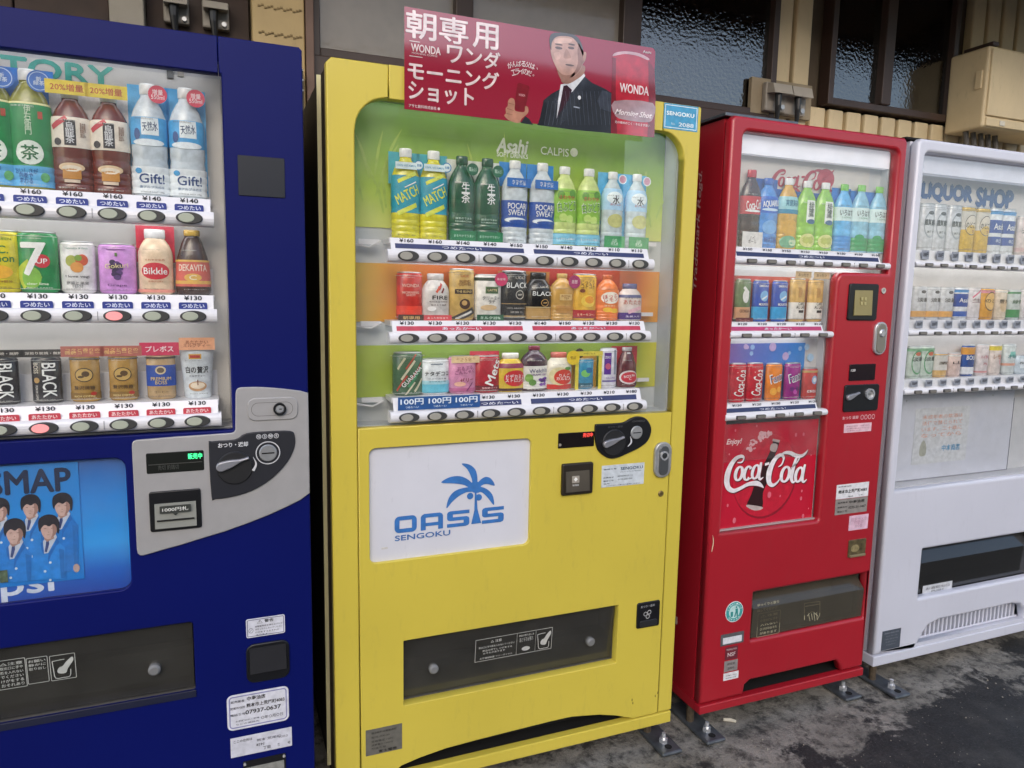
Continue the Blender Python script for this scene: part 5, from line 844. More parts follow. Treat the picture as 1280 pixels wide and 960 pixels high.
def poster():
    y = -.0075; z5 = ZM(400, 0, 2.56); zA = ZM(500, 0, 6.4); zB = ZM(620, 30, 5.818)
    x0 = (W((503.5, 8.6), y).x + W((507.4, 136), y).x) / 2; x1 = (W((816, 60), y).x + W((818, 172), y).x) / 2 ; zt = (W((503.5, 8.6), y).z + W((814, 58.6), y).z) / 2; zb = (W((507.4, 136), y).z + W((818, 172), y).z) / 2
    e = empty('poster', ((x0 + x1) / 2, y, zb), 'crimson canned coffee poster with man in pinstripe suit above yellow machine', 'poster')
    sheet = mat('poster_red', '#96132f', rough=.05, var=.06, scale=3, spec=1.0, coat=1.0, bump=.02, bscale=5)
    P1 = lambda n, pts, c, k, s=3: MB().poly(smooth_pts(PW(zB(pts), y - .0006 * 1), s) if s else PW(zB(pts), y), y - .0004 - .00008 * k).build(n, gl(c), e)
    gl = lambda c: mat('gloss_print_' + c.lstrip('#'), c, rough=.06, var=.22, scale=45, spec=1.0, coat=1.0)
    plate('sheet', rrect(x0, x1, zb, zt, .012, 6, (0, 0, 1, 0)), y, .0015, sheet, e)
    t = MB(); ty = y - .0012
    for s, a, b, h, bo in (('朝', (48, 195), (288, 210), 34, .03), ('専', (315, 238), (545, 250), 32, .03), ('用', (585, 280), (785, 296), 31, .034), ('ワ', (378, 430), (498, 440), 21, .04), ('ン', (528, 455), (655, 465), 20, .04), ('ダ', (672, 478), (800, 487), 21, .04), ('モーニング', (65, 572), (790, 640), 22, .045), ('ショット', (70, 735), (588, 770), 22, .045), ('アサヒ飲料株式会社 ●', (70, 845), (320, 868), 4.2, .01)): t.textpx(s, zA([a])[0], zA([b])[0], h, ty, bo)
    t.textpx('WONDA', zA([(90, 380)])[0], zA([(325, 408)])[0], 9.5, ty, .03); t.textpx('MORNING COFFEE', zA([(95, 425)])[0], zA([(300, 448)])[0], 2.2, ty, .0)
    for a, b in (((75, 328), (160, 336)), ((75, 448), (180, 458))):
        A, B = W(zA([a])[0], ty), W(zA([b])[0], ty); t.add([(A.x, ty, A.z), (B.x, ty, A.z), (B.x, ty, A.z + .0015), (A.x, ty, A.z + .0015)], [(0, 1, 2, 3)])
    # slogan bowing over the small can
    for i, ch in enumerate('がんばる父は、'):
        u = (i - 3) / 3; c = W(zB([(200 + 100 * u, 290 + 12 * u + 22 * u * u)])[0], ty); t.text(ch, c.x, c.z, .0115 if ch != '、' else .004, .0125 if ch != '、' else .004, ty, .03, 0, -.35 * u)
    for i, ch in enumerate('エライのだ。'):
        u = (i - 2.5) / 2.5; c = W(zB([(200 + 72 * u, 345 + 10 * u + 18 * u * u)])[0], ty); t.text(ch, c.x, c.z, .0115 if ch != '。' else .004, .0125 if ch != '。' else .004, ty, .03, 0, -.35 * u)
    t.build('lettering', gl('#e9d5d4'), e)
    # the man: jacket, shirt, tie, neck, face, hair
    P1('jacket_print', [(300, 735), (318, 690), (345, 555), (400, 510), (470, 470), (510, 450), (560, 470), (640, 378), (700, 430), (790, 470), (838, 500), (838, 795), (560, 770)], '#2a2c33', 1, 0)
    P1('arm_print', [(180, 720), (210, 672), (240, 690), (270, 735)], '#24262c', 2, 0)
    st = MB()
    for i in range(16):
        xa = 360 + i * 30; a = W(zB([(xa + (20 if i < 5 else -6), 560 - (i > 4) * 70)])[0], y); b = W(zB([(xa - (10 if i < 5 else -16), 735)])[0], y); st.stroke([(a.x, a.z, .0007), (b.x, b.z, .0007)], y - .00062, 1)
    st.build('pinstripe_print', gl('#5a5e68'), e)
    P1('shirt_print', [(470, 440), (520, 430), (640, 360), (648, 378), (550, 498), (512, 450), (480, 560), (440, 690), (450, 560)], '#d9dade', 3, 0)
    P1('tie_print', [(490, 450), (515, 445), (552, 480), (520, 560), (470, 640), (440, 690), (470, 560)], '#3a1a26', 4, 0)
    P1('neck_print', [(450, 330), (560, 330), (640, 300), (640, 360), (560, 420), (515, 436), (480, 425), (470, 400)], '#9c7464', 4)
    P1('face_print', [(396, 150), (405, 105), (450, 85), (540, 85), (590, 120), (618, 170), (640, 205), (654, 215), (650, 260), (632, 290), (612, 335), (570, 380), (520, 392), (470, 370), (440, 320), (412, 260), (398, 205)], '#bd9282', 5)
    P1('hair_print', [(392, 160), (388, 110), (400, 75), (440, 62), (520, 68), (580, 85), (615, 130), (632, 180), (640, 235), (628, 230), (612, 180), (585, 130), (545, 95), (480, 88), (430, 100), (405, 140), (402, 190)], '#4e4644', 6)
    P1('face_shade', [(600, 140), (622, 180), (648, 215), (645, 262), (628, 292), (608, 335), (570, 376), (540, 384), (580, 330), (596, 270), (592, 200)], '#94695a', 6); P1('face_light', [(430, 110), (500, 100), (550, 112), (540, 135), (480, 140), (430, 140)], '#d3ab9a', 6); P1('cheek_light', [(420, 215), (460, 205), (470, 240), (440, 262)], '#cda190', 6); P1('ear_print', [(640, 205), (656, 210), (652, 255), (638, 270), (632, 240)], '#b08472', 7)
    P1('jaw_shade', [(440, 325), (480, 365), (530, 372), (575, 350), (560, 385), (515, 394), (470, 372)], '#9a7060', 6); P1('lapel_print', [(552, 498), (590, 450), (640, 382), (655, 420), (610, 520), (560, 620), (500, 700), (450, 745), (470, 660), (520, 560)], '#33363e', 2, 0); P1('lapel_print', [(470, 470), (450, 560), (435, 690), (420, 640), (415, 560), (430, 500)], '#33363e', 2, 0)
    P1('sleeve_shade', [(345, 560), (375, 600), (360, 735), (305, 735), (320, 680)], '#1d1e24', 2, 0); P1('sleeve_shade', [(770, 480), (838, 505), (838, 640), (760, 620), (735, 560)], '#3b3f4a', 2, 0); P1('pocket_print', [(565, 598), (610, 606), (608, 616), (563, 606)], '#9aa0ac', 3, 0)
    f = MB(); 
    for c, a, b in (((455, 175), .012, .0032), ((545, 175), .0105, .0032), ((455, 150), .013, .002), ((548, 150), .0115, .002), ((535, 300), .015, .0022)): f.dy -= 4e-5; q = W(zB([c])[0], y); f.poly(ell(q.x, q.z, a * .82, b, 16), y - .00095)
    f.build('face_lines', gl('#5c4238'), e); P1('nose_print', [(505, 190), (520, 188), (545, 238), (530, 250), (492, 246)], '#a87c6a', 6)
    q = W(zB([(605, 536)])[0], y); MB().poly(ell(q.x, q.z, .0045, .0048, 16), y - .0010).build('badge_print', gl('#e6e6e8'), e)
    # hand holding a small can
    P1('can_print', [(155, 435), (170, 428), (235, 450), (243, 462), (210, 625), (195, 640), (140, 622), (132, 610)], '#7c1220', 3, 0)
    P1('hand_print', [(60, 665), (72, 650), (70, 615), (85, 595), (88, 560), (108, 538), (132, 548), (138, 580), (135, 620), (150, 635), (205, 640), (212, 600), (232, 605), (235, 640), (215, 665), (185, 690), (170, 718), (130, 715), (85, 695)], '#b58068', 4)
    g = MB()
    for a, b in (((88, 575), (135, 588)), ((80, 615), (128, 630)), ((75, 652), (118, 660))): A, B = W(zB([a])[0], y), W(zB([b])[0], y); g.stroke([(A.x, A.z, .0012), (B.x, B.z, .0004)], y - .0009, 2)
    g.build('finger_lines', gl('#6c3c30'), e); c = MB(); c.textpx('WONDA', zB([(165, 512)])[0], zB([(212, 522)])[0], 3, y - .0008, .02); c.build('lettering', gl('#d9a0a0'), e)
    # the big can at the right edge
    P1('big_can_print', [(846, 240), (865, 215), (940, 200), (1040, 215), (1105, 245), (1120, 275), (1150, 330), (1160, 540), (1150, 826), (835, 795), (838, 500)], '#b51a2c', 2, 0)
    P1('can_lid_print', [(848, 232), (870, 208), (940, 198), (1040, 212), (1112, 250), (1100, 262), (1030, 232), (940, 218), (880, 228)], '#c9a0a6', 3)
    P1('can_shade_print', [(846, 240), (872, 250), (870, 500), (880, 798), (835, 795), (838, 500)], '#7c0f1e', 3, 0); P1('can_shade_print', [(1105, 262), (1122, 280), (1152, 332), (1160, 540), (1150, 826), (1100, 820), (1110, 520)], '#7c0f1e', 3, 0)
    P1('can_band_print', [(860, 560), (1140, 575), (1140, 690), (1090, 715), (960, 700), (870, 670)], '#a5878c', 4); c = MB(); ty = y - .0013
    c.textpx('WONDA', zB([(902, 455)])[0], zB([(1110, 495)])[0], 11, ty, .03); c.textpx('Morning Shot', zB([(865, 640)])[0], zB([(1135, 675)])[0], 9, ty, .02, .4); c.textpx('力の強めのこく・そのまま旨い', zB([(865, 712)])[0], zB([(1120, 740)])[0], 3.4, ty, .01); c.textpx('Asahi', zB([(1070, 200)])[0], zB([(1128, 208)])[0], 3, ty, .03); c.build('lettering', gl('#ecdcdc'), e)
poster()
# ------------------------------------------------------------------ blue machine
def blue_machine():
    Y0 = -.035; x1 = -.053; x0 = -1.06; zt = 1.83; zbase = .072; zd = .111
    e = empty('vending_machine', ((x0 + x1) / 2, .33, 0), 'dark blue drinks vending machine with silver curved coin panel', 'vending machine')
    M = mat('blue_paint', '#030f5a', rough=.50, var=.05, scale=3, coat=.0, spec=.18, dirt=.0, bump=.02, bscale=35)
    MB().box(x0 + .004, x1 - .004, Y0 + .108, .70, .10, zt - .004, bevel=.004).build('cabinet', mat('black_cabinet', '#1a1b22', rough=.5, var=.1), e)
    wr = (W((276, 92), Y0).x + W((291, 537), Y0).x) / 2; wl = x0 + .05
    zw = (W((0, 57.3), Y0).z + W((275, 92), Y0).z) / 2; zl = (W((220, 542), Y0).z + W((290, 537), Y0).z) / 2
    z3 = ZM(0, 480, 3.2); z4 = ZM(0, 700, 3.2)
    pr_ = W(z3([(505, 300)])[0], Y0), W(z3([(522, 815)])[0], Y0); pxr = (pr_[0].x + pr_[1].x) / 2; pt = W(z3([(400, 300)])[0], Y0).z; pb = (W(z3([(100, 872)])[0], Y0).z + W(z3([(480, 828)])[0], Y0).z) / 2
    ct = (W(z4([(0, 350)])[0], Y0).z + W(z4([(750, 258)])[0], Y0).z) / 2; cb = (W(z4([(0, 670)])[0], Y0).z + W(z4([(780, 545)])[0], Y0).z) / 2; cxr = W(z4([(778, 400)])[0], Y0).x
    seam = W((272, 60), Y0).x; g = .0007; wl2 = wl; pl_ = pxr - .56; cl = cxr - .66
    plate('door_header', [(x0, zt), (x0, zw), (seam - g, zw), (seam - g, zt)], Y0, .028, M, e, bevel=.0015)
    silver = PW(z3([(942, 40), (944, 26), (950, 17), (962, 13), (1010, 11), (1050, 12), (1100, 15), (1150, 20), (1200, 26), (1262, 34), (1262, 432), (1200, 463), (1150, 488), (1080, 520), (1000, 552), (900, 588), (800, 618), (720, 643), (650, 662), (575, 684), (562, 684), (552, 676), (548, 660), (538, 450), (528, 250), (529, 236), (535, 227), (546, 223), (700, 210), (925, 195), (936, 191), (941, 182)]), Y0)
    silver = [(min(a, x1 - .0005), b) for a, b in silver]
    plate('door_stile', [(seam + g, zt), (seam + g, zw), (wr, zw), (wr, zl), (x0, zl), (x0, zd), (x1, zd), (x1, zt - .006), (x1 - .006, zt)], Y0, .028, M, e, holes=[rrect(pl_, pxr, pb, pt, .022), rrect(cl, cxr, cb, ct, .008)], bevel=.0025)
    MB().box(x0, wl, Y0 + .001, Y0 + .028, zl + .001, zw - .001).build('door_stile', M, e)
    sd = MB(); sd.box(x1 - .012, x1 - .003, Y0 + .029, Y0 + .100, zd, zt - .012); sd.box(x0 + .003, x0 + .012, Y0 + .029, Y0 + .100, zd, zt - .012); sd.box(x0 + .013, x1 - .013, Y0 + .029, Y0 + .100, zt - .012, zt - .003); sd.build('door_side', M, e)
    MB().box(x1 - .0045, x1 - .0005, Y0 + .0285, Y0 + .06, zd + .01, zt - .015).build('door_trim', mat('trim_lightblue', '#3a4aa0', rough=.25, coat=.5), e)
    MB().box(x0 + .002, x1 - .002, Y0 + .002, .68, zbase, zd - .004, bevel=.003).build('base_rail', M, e)
    for z in (1.80, 1.775, 1.75): MB().box(x1 - .003, x1 + .012, Y0 + .20, Y0 + .26, z, z + .006).build('side_clip', M_galv, e)
    # display
    yb = Y0 + .095; liner(e, wl, wr, zl + .003, zw + .024, Y0 + .030, yb, m=mat('blue_liner', '#b3b2b4', rough=.5, var=.05))
    MB().box(wl, wr - .002, yb - .003, yb - .0005, zl + .01, zw + .01).build('back_panel', mat('blue_back', '#c4c0bc', rough=.5, var=.06, scale=3), e)
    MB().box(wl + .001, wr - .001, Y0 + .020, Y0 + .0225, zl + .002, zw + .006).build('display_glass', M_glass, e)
    lamp_tube(e, wl + .04, wr - .04, Y0 + .038, zw + .0155, 2.5)
    t = MB(); za = ZM(0, 30, 6.4); t.textpx('TORY', za([(8, 330)])[0], za([(905, 425)])[0], 24, yb - .0045, .06); t.build('header_lettering', ink('#2f9a8c'), e)
    c = W((222, 92), yb - .003); MB().box(c.x - .02, c.x - .008, yb - .01, yb - .003, c.z - .012, c.z + .02).build('clip', M_black, e); MB().box(c.x, c.x + .012, yb - .008, yb - .003, c.z - .006, c.z + .014).build('clip', M_grey, e)
    glow = mat('sold_out_lamp', '#e08a8a', emit=.35)
    rows = [((0, 250, 270), (267, 265, 284), 37, 236.5, (93, 236), (236, 246), 'つめたい', '#2a3a86', '#d6dcf0', ['¥160', '¥160', '¥160', '¥160', '¥140', '¥140'], {}), ((0, 385, 404), (271, 386.6, 404), 45, 241.6, (100, 364.5), (243, 366.5), 'つめたい', '#2a3a86', '#d6dcf0', ['¥130'] * 6, {3: glow}), ((0, 529, 546), (276.6, 516, 534), 54.7, 247, (108, 503.5), (247, 497), 'あたたかい', '#c4404e', '#f4d8d6', ['¥130'] * 6, {1: glow})]
    drinks = [[('iyemon', -2, 83), ('iyemon', 43.5, 86), ('oolong', 94, 112), ('oolong', 141.5, 117), ('tennen', 190, 106), ('tennen', 236.5, 111)], [('cclemon', 3, 288), ('sevenup', 51, 290), ('loveveg', 100, 302), ('grapecan', 149, 305), ('bikkle', 196.5, 287), ('deka', 242.5, 288)], [('bossblack', 7, 446), ('bossblack', 61, 446), ('bossgold', 108.5, 443), ('bossgold', 156, 443), ('premium', 203, 442), ('lipton', 248, 428)]]
    nm = ['top', 'middle', 'bottom']
    for i, (L, R, b0, b1, p0, p1, txt, bar, bc, pr, lit) in enumerate(rows):
        X0, X1, z0, z1, xs = rail(e, Y0, L, R, b0, b1, 6, x_ext=wl + .02, first=1, lit=[lit.get(k, M_lens_g) for k in range(6)])
        px_ = xs[1] - xs[0]; more = [xs[0] - px_ * k for k in range(1, 5) if xs[0] - px_ * k > wl + .06]
        for x in more: button(e, 'oval', x, Y0 - .0075, (z0 + z1) / 2, .025, min((z1 - z0) * .4, .013), M_lens_g)
        zb = (W(p0, Y0 + .02).z + W(p1, Y0 + .02).z) / 2 - .004
        tray(e, Y0, X0, X1 - .004, z1, zb, yb - .004, pr + ['¥130'] * len(more), xs + more, bar, txt, bc, ph=.011, style='tags', z0=z0, lamp=1.8 if i < 2 else 0)
        MB().box(X0 + .004, X1 - .006, yb - .010, yb - .0045, zb + .0005, zb + .056).build('riser', M_white, e)
        place_drinks(drinks[i], Y0, zb, nm[i], 'blue machine', 'sample drinks in the blue machine', .062, fromright=True)
    # silver control panel
    MS = mat('silver_paint', '#aaa8a8', rough=.42, metal=.2, var=.04, scale=30, bump=.03, bscale=400); y = Y0 - .005
    plate('control_panel', silver, y, .008, MS, e, bevel=.002)
    lk = rect_px(z3([(990, 58), (1190, 50), (1192, 140), (990, 147)]), y); p = plate('lock_plate', rrect(*lk, .016, 6), y - .003, .005, MS, e, bevel=.0015); w, h = lk[1] - lk[0], lk[3] - lk[2]
    plate('lock_groove', rrect(lk[0] + w * .07, lk[1] - w * .10, lk[2] + h * .20, lk[3] - h * .2, h * .29, 6), y - .0034, .0006, mat('groove', '#6b6967', rough=.5), p, holes=[rrect(lk[0] + w * .08, lk[1] - w * .11, lk[2] + h * .22, lk[3] - h * .22, h * .27, 6)])
    c = W(z3([(1118, 98)])[0], y); MB().ring((c.x, c.z), .0095, .0135, y - .010, y - .003).build('lock_ring', M_black, p); MB().disc((c.x, c.z), .0098, y - .009, y - .003, n=24, ry_taper=.002).build('keyhole', M_chrome, p); MB().box(c.x - .0012, c.x + .004, y - .0095, y - .0088, c.z - .001, c.z + .001).build('slit', M_dark, p)
    bl = smooth_pts(PW(z3([(835, 248), (848, 229), (940, 221), (985, 196), (1080, 188), (1160, 187), (1179, 205), (1178, 250), (1150, 310), (1090, 375), (1010, 425), (930, 450), (862, 459), (846, 447)]), y), 3); cm = plate('coin_unit', bl, y - .004, .006, mat('coin_black', '#25262c', rough=.45, var=.08), e, bevel=.002); yc = y - .004
    c = W(z3([(940, 335)])[0], yc); MB().disc((c.x, c.z), .036, yc - .004, yc, n=32, ry_taper=.002).build('dial', mat('dial_black', '#222224', rough=.45), cm)
    coin_lever(e, cm, yc - .013, z3([(884, 334)])[0], z3([(996, 297)])[0], .020, .005, mat('lever_silver', '#a2a2a8', rough=.3, metal=.5))
    c = W(z3([(1072, 275)])[0], yc); MB().ring((c.x, c.z), .0235, .0255, yc - .001, yc).build('slot_ring', ink('#c9c9cc'), cm); MB().disc((c.x, c.z), .0185, yc - .004, yc, n=28, ry_taper=.002).build('coin_slot', M_steel, cm); MB().box(c.x - .013, c.x + .013, yc - .0046, yc - .0038, c.z - .0014, c.z + .0014).build('slit', M_dark, cm)
    t = MB(); t.textpx('おつり・返却', z3([(872, 246)])[0], z3([(992, 240)])[0], 6, yc - .0006, .02); t.textpx('⑩⑤⑩⑤', z3([(1025, 210)])[0], z3([(1115, 208)])[0], 6, yc - .0006, .01); t.build('lettering', ink('#d9d9dc'), cm)
    a, b, d = W(z3([(1012, 290)])[0], yc), W(z3([(1024, 318)])[0], yc), W(z3([(1012, 345)])[0], yc); MB().stroke([(a.x, a.z, .001), (b.x, b.z, .0035), (d.x, d.z, .006)], yc - .0045).build('arrow_print', ink('#c9c9cc'), cm)
    d = rect_px(z3([(583, 280), (815, 262), (817, 345), (587, 360)]), y); dp = plate('price_display', rrect(*d, .003, 3), y - .001, .003, mat('display_green_black', '#20221f', rough=.12), e, bevel=.0008); MB().textpx('販売中', z3([(752, 290)])[0], z3([(808, 286)])[0], 7, y - .0016, .03).build('led_lettering', mat('led_green', '#3fe08a', emit=1.1), dp)
    MB().textpx('売切 釣銭切', z3([(632, 336)])[0], z3([(715, 330)])[0], 6, y - .0016, .0).build('lettering', ink('#4a4c48'), dp); MB().box(d[0] + .004, d[1] - .004, y - .0016, y - .0011, d[2] + (d[3] - d[2]) * .42, d[2] + (d[3] - d[2]) * .45).build('display_line', ink('#4a4a46'), dp)
    n = rect_px(z3([(595, 430), (803, 418), (808, 575), (602, 590)]), y); ns = plate('note_slot', rrect(*n, .005), y - .004, .008, M_black, e, bevel=.002); nw, nh = n[1] - n[0], n[3] - n[2]
    MB().xprism([(y - .012, n[2] + nh * .10), (y - .004, n[2] + nh * .08), (y - .004, n[2] + nh * .70), (y - .006, n[2] + nh * .70)], n[0] + nw * .10, n[1] - nw * .10).build('slot_mouth', mat('slot_pale', '#8e8f88', rough=.35, var=.1), ns)
    MB().box(n[0] + nw * .14, n[1] - nw * .14, y - .0135, y - .010, n[2] + nh * .28, n[2] + nh * .31).build('slot_line', M_dark, ns); lb = plate('slot_label', rrect(n[0] + nw * .20, n[1] - nw * .20, n[2] + nh * .48, n[2] + nh * .66, .001, 2), y - .0135, .001, ink('#3a3c38'), ns)
    MB().text('1000円札', (n[0] + n[1]) / 2, n[2] + nh * .57, nw * .50, nh * .10, y - .0141, .012).build('lettering', ink('#dfe0da'), ns)
    MB().poly([((n[0] + n[1]) / 2 - .005, n[2] + nh * .46), ((n[0] + n[1]) / 2 + .005, n[2] + nh * .46), ((n[0] + n[1]) / 2, n[2] + nh * .41)], y - .0138).build('slot_arrow', ink('#2a2c28'), ns)
    # grey reader
    cr = rect_px([(297, 193), (356, 199), (356, 247), (298, 245)], Y0); plate('card_reader', rrect(*cr, .002, 2), Y0 - .002, .003, mat('reader_grey', '#20242d', rough=.35, var=.06), e, bevel=.0008)
    # illuminated-type advertising window: blue panel, boy band style poster behind a clear sheet
    yp = Y0 + .014; M_ad = gradmat('blue_ad', [(0, '#234cae'), (.16, '#2a6acc'), (.35, '#3aa4f4'), (.7, '#328cdf'), (1, '#4668ac')], 'Z', pb, pt, .05, 3, rough=.35)
    plate('ad_panel', rrect(pl_ - .003, pxr + .003, pb - .003, pt + .003, .02), yp, .004, M_ad, e)
    MB().textpx('pepsi', (-66, 745), z3([(215, 800)])[0], 34, yp - .0006, .03).build('ad_lettering', ink('#d9e2f2'), e)
    MB().box(pl_ + .002, pxr - .002, Y0 + .003, Y0 + .0045, pb + .002, pt - .002).build('ad_glass', M_clear, e)
    # delivery opening
    liner(e, cl + .001, cxr - .001, cb + .001, ct - .001, Y0 + .029, Y0 + .115, m=M_chutein, name='chute'); H = ct - cb
    MB().xprism([(Y0 + .030, cb + .004), (Y0 + .034, cb + .004), (Y0 + .018, ct - .004), (Y0 + .014, ct - .004)], cl + .003, cxr - .003).build('flap', M_smoke, e); MB().xprism([(Y0 + .040, cb + .002), (Y0 + .05, cb + H * .42), (Y0 + .07, cb + H * .5), (Y0 + .10, cb + H * .5), (Y0 + .10, cb + .002)], cl + .004, cxr - .004).build('chute_step', mat('step_grey', '#4a4946', rough=.5, var=.2), e)
    c = W(z4([(618, 436)])[0], Y0 + .02); MB().disc((c.x, c.z), .0125, Y0 + .010, Y0 + .03, n=20, ry_taper=.004).build('flap_bolt', mat('bolt_grey', '#7c7c7c', rough=.25, var=.1), e)
    MB().box(cl, cxr + .001, Y0 - .003, Y0 - .0002, cb - .004, cb + .012, bevel=.001).build('chute_lip', mat('lip_dark', '#23263a', rough=.3), e)
    fr = MB(); yy = lambda v: Y0 + .030 - .016 * ((v - cb) / H) - .0012
    for qd in ([(-10, 402), (104, 388), (106, 510), (-10, 526)], [(106, 390), (192, 383), (195, 490), (108, 502)], [(200, 382), (302, 369), (304, 475), (200, 488)]):
        x0_, x1_, a0, a1 = rect_px(z4(qd), Y0 + .018); me = curve_mesh([rrect(x0_, x1_, a0, a1, .002, 2), rrect(x0_ + .0012, x1_ - .0012, a0 + .0012, a1 - .0012, .0015, 2)], 0, 0); fr.add([(v.co.x, yy(v.co.y), v.co.y) for v in me.vertices], [tuple(p_.vertices) for p_ in me.polygons]); last = (x0_, x1_, a0, a1)
        if qd[0][0] < 150:
            w, h = x1_ - x0_, a1 - a0
            for k, s in enumerate(['△注意', '取出口に手や', '顔を入れない', 'でください', 'けがをする', 'おそれあり'] if qd[0][0] < 0 else ['お願い', '静かに', '取り出し']): fr.text(s, x0_ + w * .5, a1 - h * (.14 + .145 * k), w * .8, h * .10, yy(a1 - h * (.14 + .145 * k)) - .0004, .01)
    x0_, x1_, a0, a1 = last; w, h = x1_ - x0_, a1 - a0; hand_icon(fr, x0_, x1_, a0, a1, yy); fr.build('flap_lettering', ink('#b4b6b0'), e)
    # stickers, coin return, nameplate
    sticker(e, Y0 - .0007, z4([(983, 240), (1139, 216), (1140, 290), (986, 314)]), '#d3d3dc', [('⚠ 警告', '#26262c', .5, .80, .42, .18, .03), ('自動販売機を持ち上げたり', '#4a4a54', .58, .56, .7, .09), ('ゆすったりしないでください', '#4a4a54', .58, .40, .7, .09), ('けがをするおそれが', '#4a4a54', .54, .25, .62, .09), ('あります', '#4a4a54', .40, .10, .3, .09), ('⊘', '#4a4a54', .12, .38, .12, .26)], r=.004, border='#5a5a78')
    cr = rect_px(z4([(985, 335), (1158, 318), (1158, 468), (985, 490)]), Y0); cp = plate('coin_return', rrect(*cr, .018, 6), Y0 - .004, .006, mat('return_black', '#15161a', rough=.35), e, bevel=.002); cw, chh = cr[1] - cr[0], cr[3] - cr[2]
    MB().xprism([(Y0 - .012, cr[2] + chh * .28), (Y0 - .004, cr[2] + chh * .24), (Y0 - .004, cr[3] - chh * .10), (Y0 - .006, cr[3] - chh * .10)], cr[0] + cw * .08, cr[1] - cw * .08).build('coin_flap', mat('return_flap', '#2a2a2d', rough=.25, var=.1), cp)
    sticker(e, Y0 - .0007, z4([(905, 545), (1152, 503), (1158, 640), (912, 685)]), '#d6d6de', [('販売業者', '#4a4a54', .17, .80, .22, .07), ('営業所住所', '#4a4a54', .17, .62, .24, .07), ('電話番号', '#4a4a54', .17, .43, .24, .07), ('中寿油店', BK, .47, .83, .30, .12, .02), ('熊本市上荒尾町4083', BK, .62, .64, .62, .12, .02), ('07937-0637', BK, .58, .45, .58, .12, .02), ('お釣銭切れ・故障', '#6a6a74', .32, .24, .38, .05), ('などの連絡先', '#6a6a74', .32, .15, .38, .05), ('○年○月○日', '#5a5a64', .72, .22, .36, .10)], r=.012, border='#8a8ab0')
    sticker(e, Y0 - .0007, z4([(921, 714), (1167, 669), (1168, 745), (924, 790)]), '#cfcfd8', [('ここの住所は', '#33333a', .20, .80, .30, .15, .01), ('熊本 荒尾町', '#6a6a74', .62, .66, .40, .14), ('4083', '#8a8a92', .85, .60, .16, .12), ('町村', '#33333a', .48, .42, .13, .14), ('丁目', '#33333a', .58, .2, .12, .16), ('番', '#33333a', .78, .2, .05, .16), ('号', '#33333a', .95, .2, .05, .16)], r=.0)
    q = rect_px(z4([(975, 806), (1145, 770), (1146, 1000), (976, 1040)]), Y0); npl = plate('nameplate', rrect(*q, .003), Y0 - .0015, .002, M_black, e); plate('nameplate_face', rrect(q[0] + .004, q[1] - .004, q[2] + .004, q[3] - .016, .002), Y0 - .002, .0004, mat('plate_grey', '#8a8a84', rough=.5, var=.2, scale=90), npl)
    for xx in (q[0] + .004, q[1] - .004): MB().disc((xx, q[3] - .006), .0032, Y0 - .004, Y0 - .001, n=12).build('rivet', M_chrome, npl)
    return e
blue_machine()
